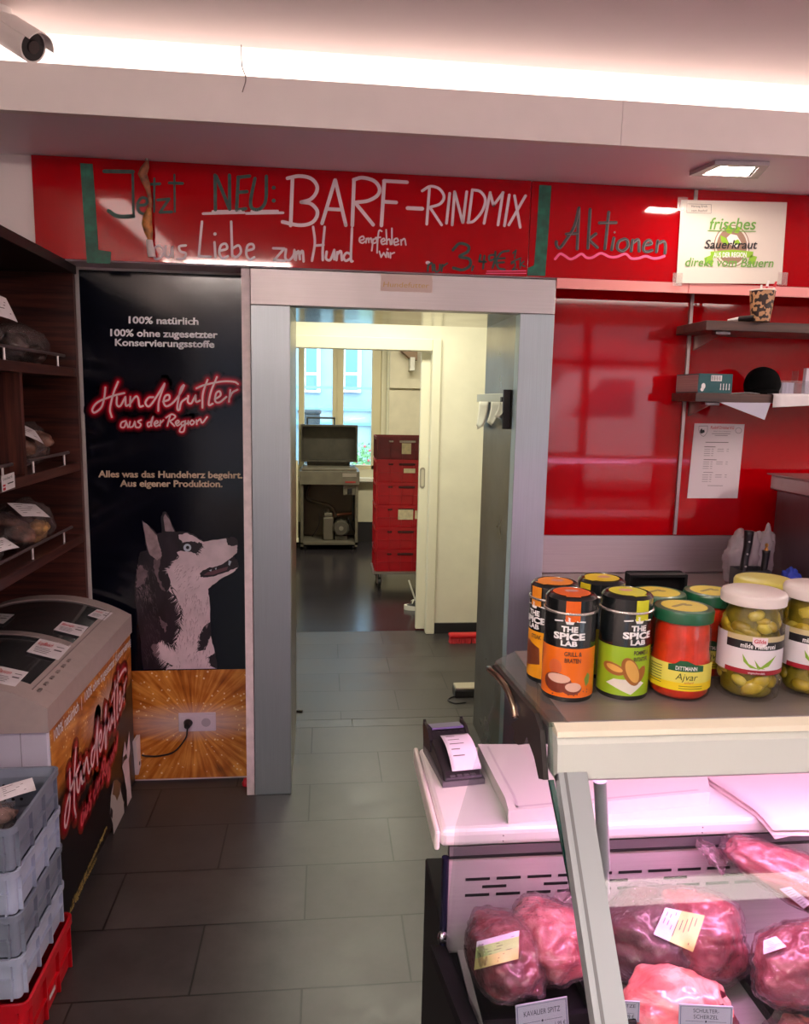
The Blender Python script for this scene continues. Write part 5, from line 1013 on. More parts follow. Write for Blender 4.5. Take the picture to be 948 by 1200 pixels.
i = Ink(on_y(YQ - .0004)); T8('frisches', 312, 682, 262, 92, .012, k=7); x, y = c8((296, 274)); i.stroke([(x, y), (x + 56.5, y + 1.0)], 1.0, 7, 1, False); T8('direkt vom Bauern', 120, 820, 556, 70, .008, slope=.012, k=7); i.done('green_lettering', g1, t)
i = Ink(on_y(YQ - .0004)); T8('Sauerkraut', 272, 692, 414, 68, .014, k=8); T8('Herzog Erich', 170, 296, 88, 18, 0, .0); T8('vom Auehof', 170, 296, 122, 18, 0, 0)
for p, q in (((135, 60), (328, 66)), ((328, 66), (326, 136)), ((326, 136), (133, 130)), ((133, 130), (135, 60))): i.stroke([c8(p), c8(q)], .35, 1, 1, False)
i.done('black_lettering', black_ink, t)
tape = film('clear_tape', (250, 246, 244), .5, .2, haze=.12); tb = B()
for p in ((60, 660), (895, 655), (100, 60)): q = pY(*c8(p), YQ - .003); tb.box((q.x - .02, YQ - .0035, q.z - .025), (q.x + .02, YQ - .0032, q.z + .025))
obj('tape', tb, tape, t)
# small printed notice
YN = YW - .012; c9 = crop(800, 490, .08439)
t = thing('small_notice', 'white printed info sheet with red heading taped to the lower red panel', 'notice', pY(838, 540, YN)); Q = ((62, 1112), (760, 1112), (860, 85), (165, 72))
obj('sheet', B().hexa([pY(*c9(p), YN) for p in Q] + [pY(*c9(p), YN) + Vector((0, .001, 0)) for p in Q]), mat('notice_paper', (218, 206, 210), 0.6), t)
i = Ink(on_y(YN - .0004)); i.text('Rudolf Dröthel KG', *c9((385, 148)), width=28, shear=.3, slope=.02, height=3.4, bold=.01); i.done('red_heading', mat('red_print', (196, 24, 44), 0.5), t)
i = Ink(on_y(YN - .0004)); i.text('Fleisch · Wurst · Partyservice', *c9((430, 188)), width=20, slope=.02, height=1.2)
for (x0, x1, yy) in ((405, 660, 215), (445, 625, 240), (315, 635, 335), (300, 455, 397), (290, 470, 576), (285, 420, 752), (345, 555, 936)): i.stroke([c9((x0, yy)), c9((x1, yy + 3))], .75 if yy in (335, 576, 397) else .5, 1, 1, False)
for bx, by in ((300, 430), (285, 608), (272, 788)):
    for rr_ in range(4):
        for (u0, u1) in ((0, 85), (100, 130), (180, 270), (310, 340))[: 4 if rr_ < 2 else 2]: i.stroke([c9((bx + u0 - rr_ * 3, by + rr_ * 30)), c9((bx + u1 - rr_ * 3, by + rr_ * 30))], .45, 1, 1, False)
i.done('small_print', mat('grey_print', (96, 84, 88), 0.6), t)
i = Ink(on_y(YN - .0004)); i.stroke([c9(p) for p in ((225, 110), (345, 108))], .5, 1, 1); i.stroke([c9(p) for p in ((225, 110), (228, 190), (285, 255), (338, 190), (345, 108))], .4, 1, 3); x, y = c9((775, 172)); i.stroke([(x + 3.6 * math.cos(a_ * .524), y + 3.3 * math.sin(a_ * .524)) for a_ in range(13)], .4, 1, 2); i.done('crest_outline', MATS['grey_print'], t)
i = Ink(on_y(YN - .0004)); i.poly([c9(p) for p in ((238, 175), (262, 140), (275, 165), (300, 160), (305, 195), (262, 215), (240, 205))], 1); i.done('crest_figure', black_ink, t)
# shelves
wsh = wood('brown_shelf_board', (58, 38, 34), (92, 64, 54), 0); XL = 1.44
def wshelf(lab, zt, th, yf):
    t = thing('wall_shelf', lab, 'shelf', (2.0, YW - .15, zt - th)); obj('board', B().box((XL, yf, zt - th), (3.0, YW - .021, zt), .002), wsh, t)
    for xx in (1.52, 2.6): br_ = obj('bracket', B().prism([(xx - .003, YW - .022, zt - th - .002), (xx - .003, yf + .02, zt - th - .002), (xx - .003, yf + .04, zt - th - .014), (xx - .003, YW - .022, zt - th - .06)], (.006, 0, 0)), MATS['rail_metal'], t); obj('clip', B().box((xx - .03, yf + .015, zt - th - .014), (xx + .03, yf + .05, zt - th - .0005), .003), mat('clip_grey', (130, 120, 124), 0.35, .5), br_)
    return t
Z1, Z2 = 1.944, 1.672
wshelf('brown wooden wall shelf holding the patterned paper cup, upper of two', Z1, .036, 2.80); wshelf('brown wooden wall shelf holding the teal book and papers, lower of two', Z2, .034, 2.84)
q = pZ(897, 376, Z1); cq = Vector((q.x, q.y + .036, Z1))
t = thing('paper_cup', 'brown patterned paper cup holding pens on the upper wooden shelf', 'cup', cq); hc = pY(898, 340, cq.y).z - Z1
pm = mat('kraft_cup_pattern', (150, 104, 74), 0.5); nt, N, L = nodes_of(pm); g = N.new('ShaderNodeNewGeometry'); vo_ = N.new('ShaderNodeTexVoronoi'); vo_.inputs['Scale'].default_value = 90; L.new(g.outputs['Position'], vo_.inputs['Vector']); cr_ = N.new('ShaderNodeValToRGB'); cr_.color_ramp.interpolation = 'CONSTANT'; cr_.color_ramp.elements[0].color = S((44, 28, 24)); cr_.color_ramp.elements[1].position = .5; cr_.color_ramp.elements[1].color = S((186, 140, 100)); sp2 = N.new('ShaderNodeSeparateColor'); L.new(vo_.outputs['Color'], sp2.inputs[0]); L.new(sp2.outputs[0], cr_.inputs[0]); L.new(cr_.outputs[0], N['Principled BSDF'].inputs['Base Color'])
obj('cup_wall', B().lathe([(.034, 0), (.034, .004), (.046, hc - .004), (.044, hc - .004), (.032, .006)], cq, 32), pm, t, smooth=40); obj('cup_rim', B().lathe([(.0455, hc - .006), (.048, hc - .003), (.0455, hc), (.043, hc - .003)], cq, 32, False), mat('cup_rim_white', (226, 210, 200), 0.5), t, smooth=True)
for k, (dx, dy, tx, ty, hh, m) in enumerate(((.0, .01, .025, .0, .155, 'pen_red'), (.012, -.005, .03, -.01, .148, 'pen_white'), (-.01, .0, .01, .012, .138, 'pen_red'))):
    col = {'pen_red': (200, 30, 44), 'pen_white': (230, 224, 222)}[m]; base = cq + Vector((dx * .6, dy * .6, .008)); tipp = cq + Vector((dx + tx, dy + ty, hh)); v = tipp - base
    p_ = thing('pen', ('red pen leaning right in the patterned paper cup', 'white pen in the patterned paper cup', 'short red pen at the back of the patterned paper cup')[k], 'pen', base, 'pens in the cup'); obj('barrel', B().cyl(base, base + v * .85, .004, seg=10), mat(m, col, .35), p_); obj('cap', B().cyl(base + v * .851, tipp, .0048, .0035, 10), mat('pen_white', (230, 224, 222), .35) if k != 1 else mat('pen_red', (200, 30, 44), .35), p_)
a, b_ = pZ(855, 375.5, Z1 + .01), pZ(886, 373, Z1 + .01); v = b_ - a
t = thing('marker_pen', 'white and black marker lying beside the cup on the upper wooden shelf', 'marker', (a.x, a.y + .01, Z1)); off = Vector((0, .012, .002))
obj('barrel', B().cyl(a + off, a + v * .45 + off, .004, .0105, 14), mat('marker_white', (226, 218, 216), .4), t, smooth=40); obj('cap', B().cyl(a + v * .451 + off, b_ + off, .0118, seg=14), mat('marker_black', (26, 24, 26), .4), t, smooth=40)
# book, cap, papers, stand on the lower shelf
x0 = pY(822, 450, 2.85).x; x1 = pY(858, 450, 2.85).x; hB = pY(840, 438, 2.85).z - Z2; x0 = XL + .012
t = thing('thick_book', 'thick teal book with barcode lying on the lower wooden shelf', 'book', ((x0 + x1) / 2, 2.95, Z2))
teal = mat('teal_cover', (30, 84, 88), .35)
obj('cover', B().box((x0 + .001, 2.85, Z2 + .0005), (x1, 3.04, Z2 + .004)).box((x0 + .001, 2.85, Z2 + hB - .004), (x1, 3.04, Z2 + hB)).box((x0 + .001, 2.85, Z2 + .0041), (x1, 2.855, Z2 + hB - .0041)).box((x1 - .005, 2.8551, Z2 + .0041), (x1, 3.04, Z2 + hB - .0041)), teal, t)
pgs = mat('page_edges', (186, 160, 158), .7, var=.12, vscale=3, stretch=(1, 1, 260)); obj('pages', B().box((x0, 2.8555, Z2 + .0042), (x1 - .0055, 3.038, Z2 + hB - .0042)), pgs, t)
i = Ink(frame((x0, 2.8495, Z2), (x1 - x0, 0, 0), (0, 0, hB))); i.poly([(.36, .62), (.68, .62), (.68, .92), (.36, .92)])
i.dot(.15, .35, .06, .16); i.dot(.12, .18, .05, .1)
for k in range(4): i.stroke([(.66 + k * .085, .22), (.66 + k * .085, .5)], .022, 1, 1, False); i.dot(.66 + k * .085, .22, .018, .06)
i.done('white_marks', white_print, t); i = Ink(frame((x0, 2.8495, Z2), (x1 - x0, 0, 0), (0, 0, hB)))
for k in range(11): i.stroke([(.385 + k * .026, .66), (.385 + k * .026, .89)], .007 + .008 * (k % 3 == 0), 2, 1, False)
i.done('barcode', black_ink, t)
q = Vector((pY(893, 450, 2.93).x, 2.865, Z2)); R_ = .072
t = thing('black_hat', 'black rounded hat lying on the lower wooden shelf between book and papers', 'hat', (q.x, q.y + .06, Z2)); zc = Z2 + R_ * .55 + .0003
obj('crown', B().blob((q.x, q.y + .065, zc), (R_, R_ * .85, R_), .03, 1.5, 4, 4, fn=lambda q_, d: Vector((q_.x, q_.y, max(q_.z, -R_ * .55)))), mat('black_cloth', (7, 7, 8), .9, spec=.1), t, smooth=True); obj('band', B().lathe([(R_ * .86, 0), (R_ * .9, .004), (R_ * .9, .016), (R_ * .86, .018)], (q.x, q.y + .065, Z2 + .001), 28), mat('black_cloth_band', (10, 10, 11), .8, spec=.1), t, smooth=40)
def sheet_thing(name, lab, fn, m, nu=8, nv=8, th=.0008): o_ = obj(name, B().sheet(fn, nu, nv, th), m, smooth=True); return tag(o_, lab, 'paper')
b_ = pY(880, 460, 2.87).x
sheet_thing('paper_sheet', 'flat white sheet on the lower shelf beside the teal book', lambda u, v: Vector((x1 + .004 + (b_ + .02 - x1) * u, 2.846 + .14 * v, Z2 + .002 + .003 * math.sin(3 * u) * (1 - v))), paper)
P0, P1, P2 = pY(843, 471.5, 2.836), pY(903, 472, 2.836), pY(896, 492, 2.832)
o = B(); o.prism([P0, P1, P2], (0, .001, 0)); tag(obj('grey_sheet', o, mat('bluish_paper', (182, 178, 196), .6)), 'bluish grey paper corner hanging below the lower wooden shelf', 'paper')
xa, xb = pY(904, 465, 2.84).x, pY(985, 465, 2.84).x
def drape(u, v):
    s_ = v * .24; y = 2.99 - s_
    if y > 2.836: return Vector((xa + (xb - xa) * u, y, Z2 + .003 + .002 * math.sin(4 * u)))
    k = 2.836 - y; return Vector((xa + .002 + (xb - xa) * u, 2.833 - .004 * min(1, k / .01), Z2 + .002 - k * (.62 - .22 * u)))
sheet_thing('white_sheet', 'large white sheet drooping over the front edge of the lower wooden shelf', drape, paper, 8, 40)
xs = pY(912, 450, 2.92).x
t = thing('acrylic_holder', 'clear acrylic card holder at the right end of the lower wooden shelf', 'holder', (xs + .08, 2.93, Z2 + .004))
ac = film('clear_acrylic', (244, 244, 248), .6, .05, haze=.06); obj('pocket', B().box((xs, 2.915, Z2 + .007), (xs + .17, 2.918, Z2 + .058)).box((xs + .1, 2.95, Z2 + .007), (xs + .103, 2.99, Z2 + .10)).box((xs + .0, 2.95, Z2 + .007), (xs + .17, 2.953, Z2 + .05)), ac, t)
obj('cards', B().box((xs + .02, 2.922, Z2 + .006), (xs + .07, 2.94, Z2 + .05)).box((xs + .12, 2.925, Z2 + .006), (xs + .165, 2.945, Z2 + .11)), mat('card_stack', (206, 200, 212), .6, var=.15, vscale=2, stretch=(200, 1, 1)), t)
# steel back counter, splashback, appliance, knives
t = thing('splashback', 'stainless steel splashback strip below the lower red panels', 'panel', (2.0, YW, .95)); obj('sheet', B().box((.886, YW - .012, .902), (3.2, YW + .009, 1.064), .001), steel('brushed_steel_splashback', (178, 170, 168), .42, 0, metal=.85), t)
t = thing('back_counter', 'stainless steel back counter below the red wall panels', 'counter', (2.0, 2.75, 0)); obj('worktop', B().box((.90, 2.45, .862), (3.2, 3.055, .90), .004), MATS['brushed_steel_splashback'], t)
obj('cabinet', B().box((.92, 2.5, .1), (3.18, 3.04, .8615)), mat('cabinet_grey', (150, 146, 150), .4), t); obj('plinth', B().box((.94, 2.54, 0), (3.16, 3.02, .0995)), blk, t)
xA = pY(906, 565, 2.93).x; zA = pY(905, 555, 2.93).z
t = thing('steel_appliance', 'grey stainless appliance with a tray top at the right end of the back counter', 'appliance', (xA + .2, 2.75, .9)); sa = steel('appliance_steel', (176, 162, 160), .35, 1)
obj('tray', B().box((xA, 2.50, zA - .068), (xA + .5, 2.95, zA - .006), .006).box((xA - .012, 2.485, zA - .0059), (xA + .512, 2.962, zA), .002), sa, t); obj('body', B().box((xA + .02, 2.52, .9005), (xA + .48, 2.93, zA - .0685), .004), steel('appliance_body_steel', (124, 108, 112), .4, 2), t)
xk = pY(880, 660, 2.72).x
t = thing('knife_holder', 'dark knife holder on the steel back counter behind the jars', 'holder', (xk + .03, 2.75, .9)); obj('box', B().box((xk - .045, 2.70, .9005), (xk + .075, 2.703, .99)).box((xk - .045, 2.787, .9005), (xk + .075, 2.79, .99)).box((xk - .045, 2.7031, .9005), (xk - .042, 2.7869, .99)).box((xk + .072, 2.7031, .9005), (xk + .075, 2.7869, .99)), mat('holder_dark', (48, 48, 52), .4), t)
def knife(lab, pts, w, m, top=None):
    P = [pY(x, y, 2.74) for x, y in pts]; t = thing('knife', lab, 'knife', (P[-1].x, 2.74, .93), 'knives in the holder'); b = B()
    b.tube(P + [Vector((P[-1].x - .004, 2.74, P[-1].z - .03))], w, 10, 4, taper=lambda u: 1.1 - .25 * math.sin(u * PI)); obj('handle', b, m, t, smooth=True)
    obj('blade', B().box((P[-1].x - .02, 2.7385, .905), (P[-1].x + .008, 2.7415, P[-1].z - .028)), st_pale, t)
    return t, P
hb_ = mat('knife_handle_black', (16, 16, 18), .4)
t, P = knife('knife with thick black riveted handle in the dark holder behind the jars', ((878, 622), (876, 640), (873, 655), (871, 670)), .017, hb_)
for k in (.25, .55, .85): q = P[0].lerp(P[-1], k); obj('rivet', B().cyl((q.x - .003, q.y - .0185, q.z), (q.x - .003, q.y - .014, q.z), .0035, seg=10), mat('rivet_steel', (190, 186, 186), .3, .8), t)
t, P = knife('sharpening steel with black handle and brass tip in the dark holder behind the jars', ((898, 645), (897, 655), (895, 668), (894, 676)), .0145, hb_)
obj('brass_tip', B().lathe([(.008, 0), (.007, .008), (.004, .014), (.007, .02), (.006, .027), (.002, .03)], P[0] + Vector((0, 0, -.001)), 16), mat('brass', (176, 132, 66), .3, .9), t, smooth=40)
bq = pY(885, 640, 2.86); bag_f = film('thin_plastic_bag', (238, 230, 234), .5, .12, .9, 40, haze=.3, hazecol=(236, 230, 234))
bg_ = B(); bg_.blob((bq.x - .055, 2.86, 1.0), (.075, .05, .12), .30, 2.4, 3.3, 4, fn=lambda q_, d: Vector((q_.x, q_.y, max(q_.z, -.099)))).blob((bq.x + .035, 2.87, 1.0), (.045, .04, .13), .3, 2.6, 9.3, 4, fn=lambda q_, d: Vector((q_.x + .02 * max(0, d.z), q_.y, max(q_.z, -.099))))
tag(obj('plastic_bag', bg_, bag_f, smooth=True), 'crumpled clear plastic bag on the steel back counter behind the knives', 'bag')
q = pY(924, 668, 2.68); t = thing('blue_cloth', 'bundled blue cloth on the steel back counter by the appliance', 'cloth', (q.x, 2.66, .9)); obj('bundle', B().blob((q.x, 2.66, .955), (.035, .04, .055), .3, 2.2, 6, 4), mat('blue_fabric', (44, 66, 176), .7), t, smooth=True)
# ================================================================== THE DELI COUNTER
from mathutils.bvhtree import BVHTree
XR = 3.0; ZS = 1.25; ZD = .66
def xe(y): return .21 + .14 * (1.16 - y)
def pE(px, py):                                  # where a sight line meets the glass end of the counter
    d = ray(px, py); return EYE + d * (.3724 / (d.x + .14 * d.y))
dc = thing('display_counter', 'refrigerated deli counter with slanted glass front and steel shelf on top', 'counter', (1.6, .9, 0))
cream = mat('cream_aluminium', (236, 228, 206), .4); greyal = mat('grey_aluminium', (168, 174, 178), .38, .3); dkg = mat('dark_grey_metal', (74, 70, 70), .35, .6)
blackp = mat('black_panel', (18, 17, 21), .55, spec=.25)
obj('base', B().box((.215, .30, .12), (XR, 1.455, ZD - .0), .004).box((.24, .36, 0), (XR, 1.42, .12)), blackp, dc)
obj('front_panel', B().box((.22, .27, .10), (XR, .2995, .80), .004), mat('counter_front_cream', (206, 200, 188), .4), dc)
obj('deck', B().box((.235, .30, ZD + .0005), (XR, 1.174, ZD + .006)), steel('case_steel', (206, 190, 196), .36, 0, metal=.35), dc)
sb = B().box((.215, 1.175, ZD + .0005), (XR, 1.19, .845)); obj('back_wall', sb, MATS['case_steel'], dc)
sl = B(); k = 0
for row, zz, off in ((0, .800, 0), (1, .785, .03), (2, .770, .0)):
    n = 26 if row != 1 else 13
    for k in range(n):
        xx = .245 + (k * .055 if row != 1 else k * .11 + off); sl.box((xx, 1.1742, zz - .0025), (xx + .043, 1.1751, zz + .0025))
obj('air_slots', sl, mat('slot_black', (14, 12, 16), .6), dc)
obj('top_rail', B().box((.215, 1.172, .847), (XR, 1.19, .8645)), mat('rail_grey', (128, 122, 128), .35, .6), dc); obj('rail_black_line', B().box((.215, 1.171, .842), (XR, 1.1895, .8465)), mat('slot_black', (14, 12, 16), .6), dc)  # steel rail with a black line along its lower edge
ys = [1.17, .9, .6, .33]; eb = B()
for a_, b_ in zip(ys, ys[1:]): eb.hexa([(xe(a_) - .022, a_, ZD + .0), (xe(a_) + .004, a_, ZD), (xe(b_) + .004, b_, ZD), (xe(b_) - .022, b_, ZD), (xe(a_) - .022, a_, ZD + .022), (xe(a_) + .004, a_, ZD + .022), (xe(b_) + .004, b_, ZD + .022), (xe(b_) - .022, b_, ZD + .022)])
obj('end_rail', eb, blackp, dc)
q = pE(527, 1050); obj('end_post', B().cyl((xe(1.172), 1.172, ZD + .02), (xe(1.172), 1.172, .846), .0065, seg=12), mat('navy_post', (30, 30, 52), .25, .3), dc, smooth=40)
q = pE(521, 1098); kn = B().blob((q.x - .004, q.y, q.z), (.009, .009, .011), sub=2); obj('glass_clamp', kn, mat('chrome', (200, 200, 206), .12, 1), dc, smooth=True)
# end glass
f0, f1 = pE(643, 914), pE(700, 1200); fd = (f1 - f0); fb = f0 + fd * ((f0.y - .36) / -fd.y) if fd.y < 0 else f1
def P_end(px, py): return pE(px, py)
poly = [P_end(*p) for p in ((578, 821), (533, 970), (531, 1003))] + [Vector((xe(1.165), 1.165, ZD + .022)), Vector((xe(.36), .36, ZD + .022)), fb, f0, P_end(641, 846), P_end(583, 778)]
cg_ = film('counter_glass', (240, 246, 244), .24, .02); th = Vector((.006, 0, 0))
obj('end_glass', B().prism(poly, th), cg_, dc)
n_ = Vector((0, fd.z, -fd.y)).normalized(); ge = mat('glass_edge_green', (22, 66, 60), .15, spec=.6)
b = B(); w_ = -n_ * .004 + Vector((0, 0, 0)); b.hexa([f0 + w_, f0 + th + w_, fb + th + w_, fb + w_, f0 - w_ * .2, f0 + th - w_ * .2, fb + th - w_ * .2, fb - w_ * .2]); obj('end_glass_edge', b, ge, dc)
# front glass, continuing the slant of the end glass
g0, g1 = f0 + Vector((.012, 0, 0)), fb + Vector((.012, 0, 0)); off = n_ * .006; xx_ = Vector((XR - g0.x, 0, 0)); xx1 = Vector((XR - g1.x, 0, 0))
obj('front_glass', B().hexa([g1, g1 + xx1, g0 + xx_, g0, g1 + off, g1 + xx1 + off, g0 + xx_ + off, g0 + off]), cg_, dc)
# shelf, valance, bracket
nl = Vector((.26, .815, ZS)); YB = 1.065
obj('shelf_plate', B().box((.285, .812, ZS - .007), (XR, YB, ZS), .0015), steel('shelf_steel', (158, 150, 148), .42, 0, metal=.6), dc)
obj('shelf_glass_end', B().prism([(.262, .812, ZS - .006), (.2848, .812, ZS - .006), (.2848, YB, ZS - .006), (.246, YB - .04, ZS - .006)], (0, 0, .005)), film('shelf_glass', (232, 238, 236), .6, .03, haze=.1, hazecol=(190, 184, 180)), dc)
vz = pY(680, 914, .795).z; va = pY(660, 866, .80).z
obj('valance_top', B().prism([(.268, .812, ZS - .001), (.268, .798, ZS - .006), (.268, .795, va + .004), (.268, .83, va + .004), (.268, .83, ZS - .008)], (XR - .268, 0, 0)), cream, dc)
obj('valance', B().prism([(.268, .800, va + .0035), (.268, .793, va - .004), (.268, .789, vz + .004), (.268, .793, vz), (.268, .83, vz), (.268, .83, va + .0035)], (XR - .268, 0, 0)), mat('valance_grey', (222, 226, 218), .38, .1), dc)
br = [(400, 75), (560, 265), (592, 300), (618, 380), (636, 608), (612, 602), (590, 500), (556, 410), (545, 440), (515, 446), (494, 420), (500, 380), (482, 350), (515, 328), (528, 275), (470, 180), (388, 95)]
obj('bracket', B().prism([pE(480 + x * .2532, 760 + y * .253) - Vector((.004, 0, 0)) for x, y in br], (.006, 0, 0)), dkg, dc)
obj('bracket_trim', B().tube([pE(480 + x * .2532, 760 + y * .253) - Vector((.008, 0, 0)) for x, y in ((392, 92), (440, 135), (478, 185), (505, 250), (518, 320))], .0045, 8), mat('bronze_metal', (150, 130, 112), .2, .9), dc, smooth=True)
# slanted post and hinge
pa, pb = pX(671, 905, .285), pX(717, 1200, .285); pd = (pb - pa); pe = pb + pd.normalized() * .25; nn = Vector((0, -pd.z, pd.y)).normalized()
if nn.z > 0: nn = -nn
def beam(x0, x1, o0, o1, b): b.hexa([Vector((x0, pa.y, pa.z)) + nn * o0, Vector((x1, pa.y, pa.z)) + nn * o0, Vector((x1, pa.y, pa.z)) + nn * o1, Vector((x0, pa.y, pa.z)) + nn * o1, Vector((x0, pe.y, pe.z)) + nn * o0, Vector((x1, pe.y, pe.z)) + nn * o0, Vector((x1, pe.y, pe.z)) + nn * o1, Vector((x0, pe.y, pe.z)) + nn * o1]); return b
po_ = obj('post', beam(.268, .302, .0, .018, B()), greyal, dc); obj('post_groove', beam(.2745, .278, -.0006, -.0001, B()), mat('groove_grey', (120, 122, 124), .4, .3), po_)
h0, h1 = pX(704, 925, .312), pX(708, 1030, .312)
obj('glass_hinge', B().cyl(pY(703, 915, .835), pY(708, 1018, .835), .008, seg=14).cyl(pY(708, 1018, .835), pY(709.5, 1046, .835), .0055, seg=12), mat('hinge_grey', (190, 184, 192), .4, .2), dc, smooth=40)
# lamp under the shelf
lp = obj('display_lamp', B().cyl((.34, .90, ZS - .026), (XR - .1, .90, ZS - .026), .009, seg=12), mat('meat_lamp_tube', (255, 200, 226), .4, emit=(255, 176, 222), strength=4.0), dc, smooth=40)
obj('lamp_holder', B().box((.32, .885, ZS - .016), (XR - .08, .915, ZS - .0075)), mat('lamp_holder_white', (210, 206, 206), .4), dc)
lt = area('meat_lamp_light', (1.3, .93, ZS - .04), (1.3, 1.0, .6), 1.9, .04, 12, (255, 172, 228))
# worktop behind the glass
wt = thing('worktop', 'white rounded worktop behind the deli counter glass holding boards and paper', 'worktop', (1.6, 1.32, .9)); ww = mat('white_laminate', (228, 222, 220), .3)
obj('slab', B().box((.197, 1.165, .866), (XR, 1.475, .90), .011, 3), ww, wt); obj('end_strip', B().box((.187, 1.163, .864), (.1965, 1.477, .8995), .004), mat('worktop_edge_white', (232, 226, 218), .35), wt)
sc = B()
for px in (590, 711, 823, 938):
    for dz in (.876, .886): xx = pY(px, 975, 1.165).x; sc.cyl((xx, 1.1655, dz), (xx, 1.1643, dz), .0012, seg=8)
obj('screw', sc, mat('screw_dark', (90, 80, 84), .5), wt)
# cutting board
cbp = [pZ(*p, .925) for p in ((560, 872), (578, 908), (592, 935), (596, 950), (832, 928), (828, 905), (800, 872))]
t = thing('cutting_board', 'large white plastic cutting board with a groove lying on the worktop', 'board', (.45, 1.3, .9)); wb = mat('white_board_plastic', (226, 216, 214), .4)
obj('board', B().prism([p - Vector((0, 0, .0245)) for p in cbp], (0, 0, .0245)), wb, t)
gv = Ink(lambda a_, b_, k: Vector((a_, b_, .9252 + .0002 * k))); cen = sum(cbp, Vector()) / 7; G = [cen + (p - cen) * .9 for p in cbp]; gv.stroke([(p.x, p.y) for p in G[:4]], .005, 1, 4); gv.stroke([(p.x, p.y) for p in G[3:5]], .005, 1, 1); gv.done('juice_groove', mat('groove_white', (206, 192, 196), .4), t)
# wrapping paper stack
R = random.Random(4)
for k in range(5):
    zz = .9012 + k * .003; dx, dy, ra = R.uniform(-.012, .012), R.uniform(-.01, .01), R.uniform(-.05, .05)
    c_ = [pZ(*p, .91) for p in ((818, 908), (874, 966))]; x0, y0 = c_[0].x + dx, c_[1].y + dy
    ca, sa_ = math.cos(.06 + ra), math.sin(.06 + ra)
    def sh(u, v, zz=zz, x0=x0, y0=y0, ca=ca, sa_=sa_, k=k):
        x = .42 * u; y = .24 * v; q_ = Vector((x0 + .055 * (1 - v) + x * ca - y * sa_ * .2, y0 + y * ca + x * sa_ * .1 + .004 * math.sin(11 * u + 2 * k), zz))
        q_.z += .0022 * (1 + math.sin(q_.x * 23)) * max(0, 1.3 - q_.y) * 6
        if q_.y < 1.163: q_.z -= (1.163 - q_.y) * .4
        return q_
    tag(obj('wrapping_paper', B().sheet(sh, 16, 10, .0005), mat('pink_wrapping_paper', (232, 206, 208), .6), smooth=True), 'pale pink wrapping paper sheet in the stack on the worktop', 'paper', 'wrapping paper sheets on the worktop')
# card terminal
tc = pZ(531, 900, .9); t = thing('card_terminal', 'black card payment terminal with a receipt curling from it on the worktop', 'terminal', (tc.x, tc.y, .9)); tk = mat('terminal_black', (30, 28, 32), .35); tgy = mat('terminal_grey', (96, 92, 98), .4)
mxT = Matrix.Translation((tc.x, tc.y, .9005)) @ Matrix.Rotation(math.radians(7), 4, 'Z')
def lp_(pts, wx, b, x0=None):
    a_ = [mxT @ Vector((-wx, y, z)) for y, z in pts]; return b.prism(a_, (mxT.to_3x3() @ Vector((2 * wx, 0, 0))))
TS = .82
body = [(y * TS, z * TS) for y, z in ((-.085, 0), (.095, 0), (.10, .03), (.092, .068), (.06, .075), (.035, .060), (-.07, .030), (-.085, .018))]
o = obj('body', lp_(body, .039, B()), tk, t); bv = o.modifiers.new('soft', 'BEVEL'); bv.width = .005; bv.segments = 3; bv.limit_method = 'ANGLE'; bv.angle_limit = .5
obj('lower_shell', lp_([(y * TS, z * TS) for y, z in ((-.088, 0), (.097, 0), (.099, .02), (-.088, .013))], .0415, B()), tgy, t)
obj('printer_lid', lp_([(y * TS, z * TS) for y, z in ((.052, .0765), (.088, .071), (.099, .045), (.100, .048), (.093, .074), (.055, .080))], .033, B()), mat('terminal_violet_cover', (92, 82, 126), .3), t)
for sgn in (-1, 1): obj('side_wing', B().prism([mxT @ Vector((sgn * .0395 - .003, y * TS, z * TS)) for y, z in ((.03, .060), (.06, .078), (.094, .080), (.100, .084), (.098, .06), (.09, .02), (.03, .03))], mxT.to_3x3() @ Vector((.006, 0, 0))), tk, t)
kb = B()
for r_k in range(3):
    for c_k in range(4): kb.box((-.026 + c_k * .0135, (-.082 + r_k * .009) * TS, (.0195 + r_k * .0022) * TS), (-.016 + c_k * .0135, (-.076 + r_k * .009) * TS, (.0245 + r_k * .0026) * TS), .001, 1, mx=mxT)
obj('key', kb, mat('key_grey', (70, 68, 74), .4), t)
i = Ink(lambda a_, b_, k: mxT @ Vector((a_, (.051 - b_ * .02) * TS, (.0745 - b_ * .012) * TS + .001 + .0003 * k)))
for k, w_ in enumerate((.012, .008, .009, .008, .009)): i.stroke([(-.026 + k * .0125, .25), (-.026 + k * .0125 + w_ * .8, .25)], .004, 1, 1, False)
i.done('white_mark', white_print, t)
def rc(u, v): yy = .036 - .108 * v; return mxT @ Vector((-.020 + .058 * u, yy * TS, (.064 - .038 * v + .014 * math.sin(v * PI) + .004) * TS))
ro_ = obj('receipt', B().sheet(rc, 6, 10, .0004), mat('receipt_paper', (226, 216, 230), .6), t, smooth=True)
i = Ink(lambda a_, b_, k: rc(a_, b_) + Vector((0, -.0002, .0008)))
for k in range(5): i.stroke([(.15, .12 + k * .15), (.45 + .1 * (k % 3), .12 + k * .15)], .022, 1, 1, False)
i.done('receipt_print', mat('grey_print', (96, 84, 88), 0.6), ro_)
